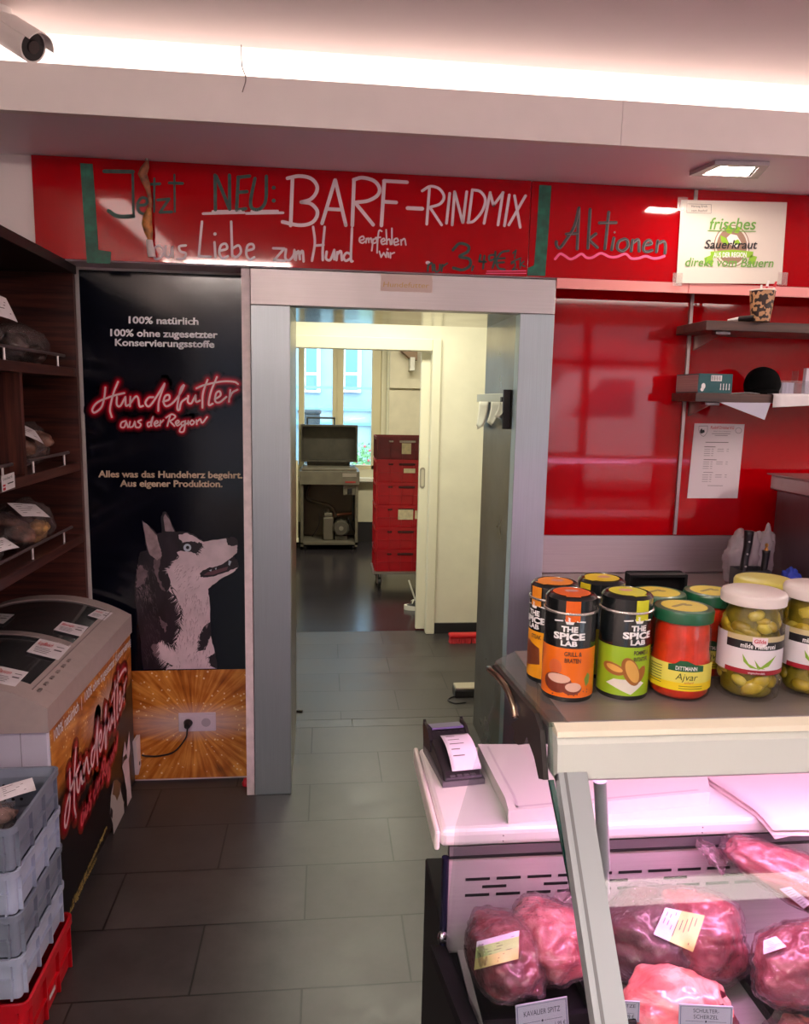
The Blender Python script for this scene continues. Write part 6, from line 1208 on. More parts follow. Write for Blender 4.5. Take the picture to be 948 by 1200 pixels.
# ------------------------------------------------------------------ tins and jars on the shelf
def stand(px, py, r, z=ZS): p = pZ(px, py, z); d = Vector((p.x, p.y, 0)).normalized(); return Vector((p.x, p.y, z)) + d * r
def wrapfn(c, r, a0): return lambda a_, b_, k: Vector((c.x + (r + .0003 * k) * math.cos(a0 + a_ / r), c.y + (r + .0003 * k) * math.sin(a0 + a_ / r), c.z + b_))
tinb = mat('tin_black_lacquer', (18, 22, 24), .22, spec=.6, coat=.5); ringm = mat('tin_ring_silver', (206, 200, 194), .25, .8)
def band(c, r, z0, z1, b, n=48, a0=0, a1=2 * PI):
    full = a1 - a0 > 6.28; rows = []
    for k in range(n + (0 if full else 1)): a_ = a0 + (a1 - a0) * k / n; rows.append([b.bm.verts.new((c.x + r * math.cos(a_), c.y + r * math.sin(a_), c.z + z)) for z in (z0, z1)])
    for k in range(n): j = (k + 1) % len(rows); b.bm.faces.new((rows[k][0], rows[j][0], rows[j][1], rows[k][1]))
    return b
def tin(lab, c, col, seal, rot, body_txt, pic, words=True):
    r = .0325; t = thing('spice_tin', lab, 'tin', c, 'spice tins on the counter shelf'); h = .134
    obj('body', B().lathe([(r - .001, 0), (r, .002), (r, h - .022), (r - .0005, h - .021)], c, 48), tinb, t, smooth=40)
    obj('label', band(c, r + .0003, .006, h * .52, B()), mat(f'tin_label_{body_txt[0].lower()}', col, .25, coat=.4), t, smooth=True)
    obj('ring', B().lathe([(r, h - .0225), (r + .0018, h - .0215), (r + .0018, h - .0195), (r, h - .0185)], c, 48, False), ringm, t, smooth=True)
    lid = obj('lid', B().lathe([(r - .0005, h - .0185), (r - .0003, h - .004), (r - .003, h - .001), (r - .005, h), (r - .0055, h - .0012), (.001, h - .0012)], c, 48), tinb, t, smooth=40)
    a0 = math.atan2(-c.y, -c.x) + rot; f = wrapfn(c, r, a0)
    sm_ = mat(f'seal_{body_txt[0].lower()}', seal, .35); s_ = Ink(lambda a_, b_, k: Vector((c.x + a_, c.y + b_, c.z + h + .0002 * k))); s_.dot(0, 0, r - .009, n=28, k=1)
    d0 = Vector((math.cos(a0 + .1), math.sin(a0 + .1))); e0 = Vector((-d0.y, d0.x)); wq = .009
    s_.poly([tuple(d0 * x + e0 * y) for x, y in ((.012, -wq), (r - .004, -wq), (r - .004, wq), (.012, wq))], 2); f2 = wrapfn(c, r + .0004, a0 + .1)
    vs = [s_.bm.verts.new(f2(x, z, 1)) for x, z in ((-wq, h - .004), (wq, h - .004), (wq, h - .03), (-wq, h - .03))]
    mids = [s_.bm.verts.new(f2(0, z, 1)) for z in (h - .004, h - .03)]
    s_.bm.faces.new((vs[0], mids[0], mids[1], vs[3])); s_.bm.faces.new((mids[0], vs[1], vs[2], mids[1])); s_.done('paper_seal', sm_, lid)
    s_ = Ink(lambda a_, b_, k: Vector((c.x + a_, c.y + b_, c.z + h + .0002 * k))); q_ = -d0 * .004; s_.dot(q_.x, q_.y, .009, .006, k=3); s_.done('lid_emblem', mat('lid_emblem_pink', (206, 150, 146), .4), lid)
    i = Ink(f, .004)
    for ln, y, hh, ww_ in (('THE', .0915, .007, .0205), ('SPICE', .0815, .0085, .040), ('LAB', .0735, .0065, .0205)): i.text(ln, 0, y - .0005, width=ww_, align='C', down=False, height=hh, bold=.045, k=1.5)
    i.poly([(-.0065, .106), (.0065, .106), (.004, .1005), (-.004, .1005)], 1.5); i.dot(-.002, .1075, .002, k=1.5); i.dot(.002, .108, .002, k=1.5); i.stroke([(-.019, .1035), (-.009, .1045)], .0018, 1.5, 1); i.stroke([(.009, .1045), (.019, .1035)], .0018, 1.5, 1)
    i.done('white_lettering', white_print, t)
    i = Ink(f, .004); yy = .060
    for ln in body_txt[1]: i.text(ln, .006, yy, width=min(.022, .0034 * len(ln)), align='C', down=False, height=.0055, bold=.03, k=1.5); yy -= .0085
    i.done('label_words', mat('dark_brown_print', (62, 34, 22), .4), t); pic(f, t); return t
def pic_meat(f, t):
    i = Ink(f, .004); i.dot(-.013, .024, .019, .013, 20, 1.5); i.dot(.006, .018, .013, .008, 20, 1.7); i.done('meat_print', mat('print_roast_brown', (120, 52, 36), .35), t)
    i = Ink(f, .004); i.dot(-.011, .030, .015, .006, 20, 2.2); i.dot(.008, .020, .010, .006, 20, 2.2); i.done('meat_slice_print', mat('print_roast_pale', (222, 178, 160), .35), t)
    i = Ink(f, .004); i.dot(-.016, .044, .009, .010, 18, 1.4); i.done('roast_top_print', mat('print_roast_orange', (206, 96, 50), .35), t)
    i = Ink(f, .004); i.poly([(.022, .03), (.027, .038), (.031, .034), (.030, .024), (.025, .020)], 1.5); i.done('leaf_print', mat('print_leaf', (120, 140, 50), .35), t)
    i = Ink(f, .004); R = random.Random(2)
    for k in range(14): i.dot(R.uniform(-.02, .03), R.uniform(.008, .016), .0009, k=1.5, n=8)
    i.done('pepper_print', mat('print_pepper', (90, 20, 20), .4), t)
def pic_potato(f0, t):
    f = lambda a_, b_, k: f0(a_ - .016, b_, k)
    def oval(cx_, cy_, rx, ry, an): return [(cx_ + rx * math.cos(q) * math.cos(an) - ry * math.sin(q) * math.sin(an), cy_ + rx * math.cos(q) * math.sin(an) + ry * math.sin(q) * math.cos(an)) for q in [2 * PI * k / 22 for k in range(22)]]
    i = Ink(f, .004); i.poly([(-.022, .020), (-.012, .017), (.010, .008), (.028, .022), (.018, .028), (-.012, .027)], 1.5); i.done('paper_print', mat('print_napkin', (226, 218, 206), .35), t)
    i = Ink(f, .004); i.poly(oval(-.013, .040, .015, .0075, -.25), 2); i.poly(oval(.009, .038, .0195, .0105, -1.15), 2); i.poly(oval(.022, .034, .012, .006, 1.1), 2); i.done('potato_skin_print', mat('print_potato_skin', (156, 96, 40), .35), t)
    i = Ink(f, .004); i.poly(oval(.0105, .0385, .016, .0075, -1.15), 2.5); i.poly(oval(-.012, .041, .011, .004, -.25), 2.5); i.done('potato_print', mat('print_potato', (216, 164, 84), .35), t)
def pic_ribs(f, t):
    i = Ink(f, .004); i.poly([(-.03, .05), (-.01, .056), (.012, .048), (.014, .026), (-.01, .02), (-.03, .026)], 1.5); i.done('roast_print', mat('print_dark_roast', (110, 56, 34), .35), t)
orange, lime = (232, 112, 28), (150, 186, 40)
C1, C2 = stand(663, 823, .0325), stand(727, 820.5, .0325)
bk1 = C1 + Vector((-.012, .072, 0)); q = pZ(640, 803, ZS); bk1 = stand(644.5, 803, .0325); bk2 = C2 + Vector((-.006, .075, 0))
tin('front orange black spice tin with a roast printed on its label', C1, orange, (222, 96, 24), 0.0, ('Orange', ('GRILL &', 'BRATEN')), pic_meat)
tin('front green black spice tin with potato wedges printed on its label', C2, lime, (206, 206, 40), .55, ('Lime', ('POMMES &', 'BRATKARTOFFEL')), pic_potato)
tin('amber labelled black spice tin standing behind the front orange one', bk1, (232, 156, 30), (232, 140, 40), -.9, ('Amber', ('STEAK',)), pic_ribs)
tin('spice tin with yellow lid seal standing behind the front green one', bk2, (176, 180, 40), (222, 196, 40), -.8, ('Mustard', ('KARTOFFEL',)), pic_potato)
jarg = film('jar_glass', (250, 250, 246), .6, .03)
def jar_profile(r, h): return [(r * .86, .0), (r * .97, .004), (r, .012), (r, h * .40), (r * .975, h * .62), (r * .95, h * .74), (r * .86, h * .83), (r * .84, h * .88)]
def ajvar(lab, c, full=True):
    r, h = .0385, .118; t = thing('relish_jar', lab, 'jar', c, 'red relish jars on the counter shelf')
    pr_ = [(r * .86, 0), (r * .98, .005), (r, .014), (r * 1.0, h * .36), (r * .93, h * .50), (r * .925, h * .62), (r * .90, h * .76), (r * .82, h * .85)]
    obj('contents', B().lathe([(x - .002, z + .002) for x, z in pr_], c, 40), mat('red_relish', (206, 46, 16), .35, var=.12, vscale=60), t, smooth=50)
    obj('glass', B().lathe(pr_, c, 48), jarg, t, smooth=50)
    lid = obj('lid', B().lathe([(r * .92, h * .845), (r * .96, h * .85), (r * .97, h * .95), (r * .94, h * .975), (r * .9, h * .98), (.001, h * .975)], c, 44), mat('green_lid', (22, 84, 54), .3, coat=.3), t, smooth=40)
    i = Ink(lambda a_, b_, k: Vector((c.x + a_, c.y + b_, c.z + h * .981 + .0002 * k))); i.dot(0, 0, r * .74, n=30); i.done('lid_print', mat('yellow_lid_print', (222, 200, 40), .35), lid)
    i = Ink(lambda a_, b_, k: Vector((c.x + a_, c.y + b_, c.z + h * .981 + .0002 * k))); i.stroke([(-.016, -.004), (.004, .008)], .006, 2, 1); i.dot(.006, .002, .006, .004, k=2); i.done('lid_emblem', mat('lid_emblem_olive', (150, 130, 40), .4), lid)
    a0 = math.atan2(-c.y, -c.x) + .12; f = wrapfn(c, r * 1.003, a0)
    obj('label', band(c, r * 1.004, .016, h * .42, B(), 40, a0 - 1.75, a0 + 1.6), mat('pale_yellow_label', (226, 214, 96), .45), t, smooth=True)
    obj('label_foot', band(c, r * 1.006, .0155, .026, B(), 40, a0 - 1.75, a0 + 1.6), mat('yellow_label_foot', (234, 204, 30), .45), t, smooth=True)
    i = Ink(f, .004); i.poly([(-.018, .041), (.026, .041), (.026, .0485), (.014, .0505), (.004, .055), (-.004, .055), (-.010, .0505), (-.018, .0485)], 2); i.done('brand_plate', mat('dark_green_print', (26, 84, 50), .4), t)
    i = Ink(f, .004); i.text('DITTMANN', .004, .0428, width=.026, align='C', down=False, height=.005, bold=.02, k=3); i.done('brand_letters', white_print, t)
    i = Ink(f, .004); i.text('Ajvar', .005, .030, width=.027, align='C', down=False, height=.0085, shear=.2, k=3)
    for k in range(7): i.stroke([(-.045, .044 - .0036 * k), (-.026, .044 - .0036 * k)], .0009, 3, 1, False)
    for k in range(2): i.stroke([(-.004, .022 - .003 * k), (.026, .022 - .003 * k)], .0008, 3, 1, False)
    i.done('label_letters', mat('olive_print', (80, 88, 30), .45), t); i = Ink(f, .004); i.text('scharf', .008, .0255, width=.012, align='C', down=False, height=.0028, shear=.3, k=3); i.done('red_word', mat('red_print', (196, 24, 44), 0.5), t); return t
A1 = stand(793, 823, .0385); ajvar('front red relish jar with green lid and yellow Ajvar label', A1)
def lidpos(px, py, z): return pZ(px, py, z)
q = lidpos(772, 688, ZS + .116); A2 = Vector((q.x + .0, A1.y + .072, ZS)); A2.x = q.x * (A2.y / q.y); ajvar('red relish jar with green lid half hidden behind the green tin and front relish jar', A2)
q = lidpos(824, 688, ZS + .116); A3 = Vector((q.x * ((A1.y + .074) / q.y), A1.y + .076, ZS)); A3.x = max(A3.x, A2.x + .079); ajvar('red relish jar with green lid behind the gap between front relish and pepper jar', A3)
def pickles(lab, c, seed, r=.0395, h=.138, lidc=(218, 206, 204)):
    t = thing('pepper_jar', lab, 'jar', c, 'pickled pepper jars on the counter shelf')
    pr_ = [(r * .86, 0), (r * .97, .004), (r, .012), (r, h * .70), (r * .97, h * .79), (r * .88, h * .86), (r * .86, h * .90)]
    obj('glass', B().lathe(pr_, c, 48), jarg, t, smooth=50)
    obj('brine', B().lathe([(x * .80, z * .97 + .003) for x, z in pr_], c, 32), mat('olive_brine', (112, 100, 28), .3, var=.25, vscale=50), t, smooth=50)
    R = random.Random(seed); b = B(); b2 = B()
    for k in range(46):
        a_ = R.uniform(0, 2 * PI); z = R.uniform(.012, h * .80); s_ = R.uniform(.8, 1.15); rr_ = r * (.74 if z < h * .72 else .66)
        m_ = Matrix.Rotation(a_ + PI / 2, 3, 'Z') @ Matrix.Rotation(R.uniform(-.5, .5), 3, 'Y')
        (b if k % 3 else b2).blob((c.x + rr_ * math.cos(a_), c.y + rr_ * math.sin(a_), c.z + z), (.0135 * s_, .0075, .0095 * s_), .15, 2, k * 3.1 + seed, 2, mx=m_)
    obj('peppers', b, mat('pickled_pepper', (160, 138, 34), .3, var=.2, vscale=30, coat=.3), t, smooth=True, kind='stuff'); obj('pale_peppers', b2, mat('pickled_pepper_pale', (184, 168, 66), .3, var=.15, vscale=30, coat=.3), t, smooth=True, kind='stuff')
    obj('lid', B().lathe([(r * .95, h * .885), (r * 1.0, h * .89), (r * 1.01, h * .965), (r * .97, h * .99), (r * .9, h), (.001, h * .995)], c, 44), mat(f'white_lid_{seed}', lidc, .35), t, smooth=40)
    a0 = math.atan2(-c.y, -c.x) + .18; f = wrapfn(c, r * 1.003, a0); z0, z1 = h * .27, h * .63
    obj('label', band(c, r * 1.004, z0, z1, B(), 40, a0 - 1.5, a0 + 1.5), mat('white_label', (222, 214, 222), .4), t, smooth=True)
    obj('label_black_band', band(c, r * 1.006, z1 - .0175, z1 - .007, B(), 36, a0 - .9, a0 + 1.5), mat('label_black', (26, 24, 30), .4), t, smooth=True)
    obj('label_beige_band', band(c, r * 1.006, z1 - .0069, z1, B(), 36, a0 - .9, a0 + 1.5), mat('label_beige', (196, 180, 138), .4), t, smooth=True)
    obj('label_red_band', band(c, r * 1.006, z0, z0 + .006, B(), 36, a0 - .9, a0 + 1.5), mat('label_red', (150, 22, 40), .4), t, smooth=True)
    i = Ink(f, .004); i.text('milde Pfefferoni', .004, z1 - .0155, width=.042, align='C', down=False, height=.0062, bold=.02, k=3); i.text('ungeschwefelt', .004, z0 + .0015, width=.02, align='C', down=False, height=.0025, k=3); i.done('white_lettering', white_print, t)
    i = Ink(f, .004); i.poly([(-.004, z1 - .001), (.014, z1 - .001), (.014, z1 - .009), (.010, z1 - .013), (.0, z1 - .013), (-.004, z1 - .009)], 3); i.done('badge', mat('badge_white_red', (224, 206, 214), .4), t); i = Ink(f, .004); i.text('Gilde', .005, z1 - .008, width=.014, align='C', down=False, height=.005, bold=.02, k=4); i.done('badge_letters', mat('badge_crimson', (190, 30, 60), .4), t)
    i = Ink(f, .004)
    for pts in (((-.014, z0 + .026), (-.006, z0 + .014), (.006, z0 + .008), (-.004, z0 + .009), (-.012, z0 + .016)), ((.028, z0 + .026), (.018, z0 + .012), (.004, z0 + .007), (.014, z0 + .016)), ((.0, z0 + .02), (.006, z0 + .012), (.014, z0 + .008), (.004, z0 + .009))): i.poly(pts, 3)
    i.done('pepper_print', mat('print_pepper_green', (130, 170, 50), .4), t); return t
Pk1 = stand(872, 823, .0395); pickles('pickled pepper jar with white lid beside the front red relish jar', Pk1, 5)
Pk2 = stand(944, 819, .0395); pickles('pickled pepper jar with white lid at the right edge of the photo', Pk2, 8, h=.143)
q = lidpos(892, 683, ZS + .128); c_ = Vector((Pk1.x + .062, Pk1.y + .078, ZS)); pickles('pickled pepper jar with yellow lid standing behind the two white lidded ones', c_, 12, h=.134, lidc=(206, 196, 96))
xa, xb = pY(735, 670, 1.045).x, pY(800, 690, 1.045).x; zt = pY(770, 669, 1.05).z
t = thing('black_tray', 'black plastic tray standing upright behind the tins and relish jars', 'tray', ((xa + xb) / 2, 1.045, ZS)); b = B(); y0 = 1.046
b.box((xa, y0 + .004, ZS + .0005), (xb, y0 + .007, zt), .003).box((xa, y0 - .014, ZS + .0005), (xa + .004, y0 + .0041, zt - .002)).box((xb - .004, y0 - .014, ZS + .0005), (xb, y0 + .0041, zt - .002)).box((xa + .0041, y0 - .014, zt - .006), (xb - .0041, y0 + .0041, zt - .002)).box((xa + .0041, y0 - .014, ZS + .0005), (xb - .0041, y0 + .0041, ZS + .004))
obj('tray_shell', b, blackp, t)
# ------------------------------------------------------------------ meat in the display
def meatmat(name, lo, mid, fat, fatpos=.62, scale=9, coat=.5, seed=0.0):
    m = mat(name, mid, .32, coat=coat, sub=.0); nt, N, L = nodes_of(m); b = N['Principled BSDF']; g = N.new('ShaderNodeNewGeometry')
    mp = N.new('ShaderNodeMapping'); mp.inputs['Location'].default_value = (seed, seed, seed); mp.inputs['Scale'].default_value = (1, 1.6, 2.2); L.new(g.outputs['Position'], mp.inputs[0])
    n = N.new('ShaderNodeTexNoise'); n.inputs['Scale'].default_value = scale; n.inputs['Detail'].default_value = 7; n.inputs['Roughness'].default_value = .62; n.inputs['Distortion'].default_value = 1.2; L.new(mp.outputs[0], n.inputs['Vector'])
    r = N.new('ShaderNodeValToRGB'); e = r.color_ramp.elements; e[0].position = .34; e[0].color = S(lo); e[1].position = fatpos + .06; e[1].color = S(fat); q = e.new(fatpos - .06); q.color = S(mid); L.new(n.outputs['Fac'], r.inputs[0]); L.new(r.outputs[0], b.inputs['Base Color'])
    bp = N.new('ShaderNodeBump'); bp.inputs['Strength'].default_value = .25; bp.inputs['Distance'].default_value = .004; L.new(n.outputs['Fac'], bp.inputs['Height']); L.new(bp.outputs[0], b.inputs['Normal']); return m
beef = meatmat('beef_marbled', (96, 18, 36), (140, 42, 60), (206, 132, 140), .60)
beefd = meatmat('beef_dark', (66, 10, 26), (96, 20, 40), (170, 80, 96), .66, seed=3)
beefp = meatmat('beef_fat_cap', (206, 90, 92), (226, 122, 120), (240, 176, 168), .55, 12, seed=7)
shrink = film('shrink_wrap', (250, 238, 242), .9, .08, 1.0, 85, haze=.05, hazecol=(236, 200, 214))
MEATS = {}
def bag_meat(key, lab, c, rad, m, seed, rz=0.0, tilt=(0, 0), tips=(), lumps=((0, 0, 0, 1, 1, 1),), amp=.16, mats=None):
    t = thing('meat_bag', lab, 'meat', (c[0], c[1], c[2]), 'vacuum packed meat in the counter'); C = Vector(c) + Vector((0, 0, rad[2])); rot = Matrix.Rotation(rz, 3, 'Z') @ Matrix.Rotation(tilt[1], 3, 'Y') @ Matrix.Rotation(tilt[0], 3, 'X')
    def fl(q, d): q = q.copy(); q.z = max(q.z, -rad[2] * .96); return rot @ q
    for k, (dx, dy, dz, sx_, sy_, sz_) in enumerate(lumps):
        b = B(); b.blob(C + rot @ Vector((dx * rad[0], dy * rad[1], dz * rad[2])), (rad[0] * sx_ * .93, rad[1] * sy_ * .93, rad[2] * sz_ * .93), amp, 1.7, seed + k * 5.3, 5, fn=lambda q, d, sz_=sz_: rot @ Vector((q.x, q.y, max(q.z, -rad[2] * sz_ * .9))))
        [setattr(v, 'co', Vector((max(v.co.x, xe(v.co.y) + .015), min(v.co.y, 1.1675), max(v.co.z, c[2] + .002)))) for v in b.bm.verts]; obj('meat', b, (mats[k] if mats else m), t, smooth=True)
    b = B()
    for k, (dx, dy, dz, sx_, sy_, sz_) in enumerate(lumps):
        b.blob(C + rot @ Vector((dx * rad[0], dy * rad[1], dz * rad[2])), (rad[0] * sx_ * 1.0, rad[1] * sy_ * 1.0, rad[2] * sz_ * 1.02), amp, 1.7, seed + k * 5.3, 5, fn=lambda q, d, sz_=sz_: rot @ (Vector((q.x, q.y, max(q.z, -rad[2] * sz_ * .97))) * (1 + .03 * noise.noise(d * 9))))
    for (p0, p1, w0, w1) in tips:
        p0, p1 = Vector(p0), Vector(p1); ax = (p1 - p0); sd = ax.cross(Vector((0, 0, 1))).normalized()
        b.sheet(lambda u, v: p0 + ax * v + sd * ((u - .5) * (w0 + (w1 - w0) * v)) + Vector((0, 0, .012 * noise.noise(Vector((u * 7, v * 5, seed))) + .006 * math.sin(u * 14 + v * 4))), 14, 10, .001)
    for v in b.bm.verts:
        v.co.z = max(v.co.z, c[2] + .001); v.co.y = min(v.co.y, 1.1692 + .001 * noise.noise(v.co * 40)); v.co.x = max(v.co.x, xe(v.co.y) + .012)
    bv = BVHTree.FromBMesh(b.bm); obj('shrink_film', b, shrink, t, smooth=True); MEATS[key] = (t, bv); return t
def on_meat(bv, px, py):
    d = ray(px, py).normalized(); h, n, i_, ds = bv.ray_cast(EYE + d * .9, d)
    return (h if h is not None else EYE + d * 1.25) - d * .004
def meat_label(key, quad, bands, cr, nm='label', n=10):
    t, bv = MEATS[key]; Q = [Vector(cr(p)) for p in quad]
    def at(u, v): q = (Q[3] * (1 - u) + Q[2] * u) * (1 - v) + (Q[0] * (1 - u) + Q[1] * u) * v; return q
    P = [[on_meat(bv, *at(i_ / n, j / n)) for i_ in range(n + 1)] for j in range(n + 1)]
    # smooth so the paper bridges wrinkles
    for _ in range(3): P = [[(P[j][i_] + P[max(j - 1, 0)][i_] + P[min(j + 1, n)][i_] + P[j][max(i_ - 1, 0)] + P[j][min(i_ + 1, n)]) / 5 if 0 < i_ < n and 0 < j < n else P[j][i_] for i_ in range(n + 1)] for j in range(n + 1)]
    first = None
    for k, (v0, v1, m) in enumerate(bands):
        b = B(); j0, j1 = round(v0 * n), round(v1 * n); g = [[b.bm.verts.new(P[j][i_]) for i_ in range(n + 1)] for j in range(j0, j1 + 1)]
        for j in range(j1 - j0):
            for i_ in range(n): b.bm.faces.new((g[j][i_], g[j][i_ + 1], g[j + 1][i_ + 1], g[j + 1][i_]))
        o = obj(nm if first is None else 'label_field', b, m, t if first is None else first, smooth=True); first = first or o
    def fn(u, v, k):
        x, y = min(max(u, 0), .999) * n, min(max(v, 0), .999) * n; i_, j = int(x), int(y); fx, fy = x - i_, y - j
        return (P[j][i_] * (1 - fx) + P[j][i_ + 1] * fx) * (1 - fy) + (P[j + 1][i_] * (1 - fx) + P[j + 1][i_ + 1] * fx) * fy + Vector((0, -.0008, .0012))
    i = Ink(fn); R = random.Random(len(key) + 3)
    for k in range(8): v = .1 + k * .105; i.stroke([(.08 + R.uniform(0, .25), v), (.5 + R.uniform(0, .42), v)], .018, 1, 8, False)
    i.done('label_print', mat('grey_print', (96, 84, 88), .6), first)
lil, lgr, lye = mat('label_lilac', (226, 206, 232), .5), mat('label_green', (186, 206, 140), .5), mat('label_yellow', (226, 206, 140), .5)
cA, cB = crop(530, 1050, .17932), crop(690, 990, .27215)
c_ = pZ(612, 1138, .71); bag_meat('a', 'vacuum packed beef with green and yellow label behind the glass end of the counter', (c_.x + .005, c_.y + .01, ZD + .0325), (.098, .088, .052), beef, 2.0, 0, lumps=((-.35, -.1, 0, .72, 1, 1), (.40, .1, .05, .72, .9, 1.1)), mats=(beef, meatmat('beef_pink_fat', (166, 56, 76), (190, 84, 96), (226, 152, 156), .58, seed=5)), tips=(((c_.x + .07, c_.y + .07, ZD + .10), (c_.x + .13, c_.y + .085, ZD + .13), .05, .03),))
meat_label('a', ((160, 298), (437, 225), (432, 410), (142, 485)), ((0, .4, lye), (.4, .75, lgr), (.75, 1, lil)), cA)
c_ = pZ(795, 1106, .74); bag_meat('b', 'large vacuum packed dark beef with label across the middle, centre of the counter', (c_.x, c_.y + .015, ZD + .0065), (.132, .084, .076), beefd, 9.0, -.1, lumps=((-.33, .0, -.06, .72, 1, .92), (.24, .03, .02, .68, .94, 1.0)), mats=(beefd, meatmat('beef_rosy', (120, 26, 48), (158, 50, 68), (206, 116, 126), .58, seed=2)))
meat_label('b', ((500, 305), (448, 462), (278, 385), (330, 270)), ((0, .35, lil), (.35, .65, lgr), (.65, 1, lye)), cB)
c_ = pZ(918, 1136, .71); bag_meat('c', 'vacuum packed beef with a small white sticker at the right of the counter', (c_.x + .008, c_.y - .032, ZD + .030), (.100, .066, .066), beef, 15.0, .2, lumps=((-.05, -.2, 0, 1, .9, 1),), tips=(((c_.x - .05, c_.y - .07, ZD + .045), (c_.x - .02, c_.y - .125, ZD + .034), .15, .13),))
meat_label('c', ((752, 412), (806, 394), (852, 438), (752, 472)), ((0, 1, lil),), cB, 'sticker', 6)
c_ = pZ(925, 1052, .80); bag_meat('d', 'vacuum packed beef leaning on the slotted back wall at the right', (c_.x + .03, c_.y + .0, ZD + .122), (.145, .046, .041), meatmat('beef_rosy2', (124, 34, 56), (164, 66, 84), (224, 150, 156), .56, seed=12), 22.0, -.55, (0.25, .3), lumps=((0, 0, 0, 1, 1, 1),), tips=(((c_.x - .085, c_.y + .055, ZD + .165), (c_.x - .125, c_.y + .085, ZD + .20), .07, .03),))
meat_label('d', ((820, 190), (868, 180), (960, 250), (925, 275)), ((0, 1, lil),), cB, 'label_strip', 6)
# the open joint of meat with a fat cap
c_ = pZ(788, 1203, .71); t = thing('beef_joint', 'open beef joint with pink fat cap on top at the front of the counter', 'meat', (c_.x, c_.y, ZD + .03))
CC = Vector((c_.x, c_.y - .008, ZD + .075)); rr_ = (.083, .058, .052)
b = B(); b.blob(CC, rr_, .14, 1.8, 31, 5, fn=lambda q, d: Vector((q.x, q.y, max(q.z, -.043)))); obj('meat', b, beefd, t, smooth=True)
b = B(); b.blob(CC + Vector((-.002, .004, .008)), (rr_[0] * 1.0, rr_[1] * 1.0, rr_[2] * .97), .14, 1.8, 31, 5); dl_ = [v for v in b.bm.verts if v.co.z < CC.z + .006 + .012 * noise.noise(v.co * 30) - (v.co.y - CC.y) * .2]; bmesh.ops.delete(b.bm, geom=dl_, context='VERTS'); obj('fat_cap', b, beefp, t, smooth=True, label='pink fat cap')
def dish(name, lab, x0, x1, y0, y1, h=.03):
    t = thing(name, lab, 'tray', ((x0 + x1) / 2, (y0 + y1) / 2, ZD + .006), 'black trays on the counter deck'); z = ZD + .0065
    b = B().box((x0, y0, z), (x1, y1, z + .004)).box((x0, y0, z + .0041), (x0 + .004, y1, z + h)).box((x1 - .004, y0, z + .0041), (x1, y1, z + h)).box((x0 + .0041, y0, z + .0041), (x1 - .0041, y0 + .004, z + h)).box((x0 + .0041, y1 - .004, z + .0041), (x1 - .0041, y1, z + h)); obj('shell', b, blackp, t)
    obj('rim', B().box((x0 - .005, y0 - .005, z + h), (x1 + .005, y0 + .004, z + h + .002)).box((x0 - .005, y0 + .0041, z + h), (x0 + .004, y1 + .005, z + h + .002)).box((x1 - .004, y0 + .0041, z + h), (x1 + .005, y1 + .005, z + h + .002)), blackp, t)
dish('meat_tray', 'black plastic tray under the meat bag by the glass end of the counter', .247, .42, 1.0, 1.15, .022); q = pZ(905, 1165, ZD + .02); dish('meat_tray', 'black plastic tray at the right under the bag with the white sticker', q.x - .03, q.x + .25, q.y - .10, q.y + .08, .022); q = pZ(788, 1199, .71); dish('meat_tray', 'black plastic tray under the open beef joint with the fat cap', q.x - .09, q.x + .09, q.y - .055, q.y + .045, .02)
q = pZ(935, 1196, ZD + .04); b = B().blob((q.x, q.y, ZD + .026), (.03, .022, .016), .2, 2, 3, 4, fn=lambda q_, d: Vector((q_.x, q_.y, max(q_.z, -.015)))); tag(obj('meat_piece', b, beefp, smooth=True), 'small bright red meat piece in the right black tray', 'meat')
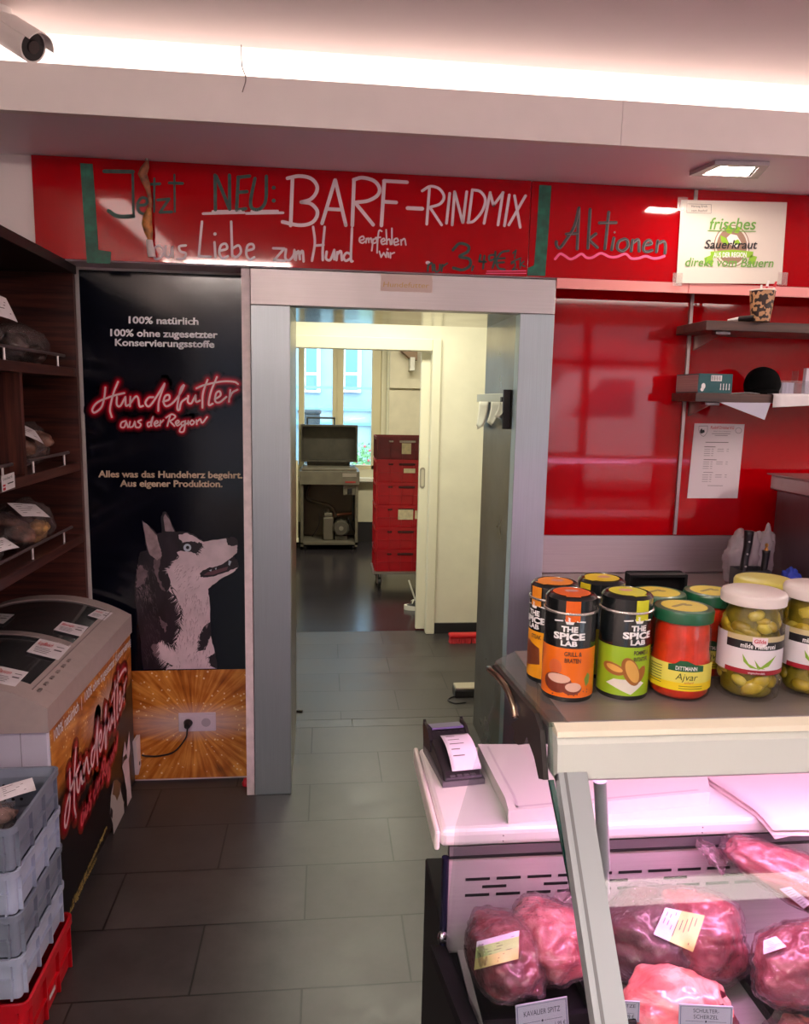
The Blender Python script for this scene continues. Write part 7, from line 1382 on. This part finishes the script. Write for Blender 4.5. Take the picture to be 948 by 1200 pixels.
# price signs
def price(lab, quad, y, lines, right=None):
    P = [pY(px, py, y) for px, py in quad]; t = thing('price_sign', lab, 'sign', (P[0].x, y, P[0].z), 'price signs before the meat')
    bil = lambda u, v: (P[3] * (1 - u) + P[2] * u) * (1 - v) + (P[0] * (1 - u) + P[1] * u) * v
    obj('card', B().hexa([bil(0, 0), bil(1, 0), bil(1, 1), bil(0, 1), bil(0, 0) + Vector((0, .0015, 0)), bil(1, 0) + Vector((0, .0015, 0)), bil(1, 1) + Vector((0, .0015, 0)), bil(0, 1) + Vector((0, .0015, 0))]), mat('price_card_lilac', (206, 204, 224), .35), t)
    i = Ink(lambda u, v, k: bil(u, v) + Vector((0, -.0003 * k, 0)))
    for (s_, u, v, w_, h_, al) in lines: i.text(s_, u, v, width=w_, align=al, down=False, height=h_, k=1)
    i.stroke([(.12, .42), (.46, .42)], .012, 1, 1, False); i.stroke([(.54, .42), (.88, .42)], .012, 1, 1, False); i.dot(.5, .42, .02, .04, 8); i.done('price_letters', mat('price_ink', (52, 48, 66), .5), t)
    i = Ink(lambda u, v, k: bil(u, v) + Vector((0, -.0003 * k, 0)))
    for a_, b_ in (((.03, .05), (.97, .05)), ((.97, .05), (.97, .95)), ((.97, .95), (.03, .95)), ((.03, .95), (.03, .05))): i.stroke([a_, b_], .014, 1, 1)
    i.done('card_border', mat('price_border', (110, 112, 150), .4), t)
    zb = min(P[2].z, P[3].z); obj('sign_foot', B().box((P[3].x + .005, y - .004, zb - .004), (P[2].x - .005, y + .010, zb + .006), .001).box(((P[3].x + P[2].x) / 2 - .004, y + .002, ZD + .0065), ((P[3].x + P[2].x) / 2 + .004, y + .008, zb - .0041)).box(((P[3].x + P[2].x) / 2 - .015, y - .008, ZD + .0062), ((P[3].x + P[2].x) / 2 + .015, y + .016, ZD + .0092)), blk, t); return t
price('lilac price sign reading Kavalier Spitz before the meat by the glass end', ((604, 1179), (664.5, 1168), (667, 1206), (606, 1217)), .955, (('KAVALIER SPITZ', .5, .62, .70, .16, 'C'), ('100g', .06, .08, .16, .14, 'L'), ('1,99 €', .74, .18, .2, .14, 'L')))
price('lilac price sign reading Schulter-Scherzel before the open beef joint', ((796, 1177), (859, 1180), (858, 1212), (795, 1209)), .865, (('SCHULTER-', .5, .74, .48, .14, 'C'), ('SCHERZEL', .5, .52, .46, .14, 'C')))
price('lilac price sign half hidden behind the grey counter post', ((700, 1171), (750, 1174), (749, 1198), (699, 1195)), .87, (('BRUSTSPITZE', .5, .70, .8, .16, 'C'), ('1,89 €', .62, .16, .26, .2, 'L')))
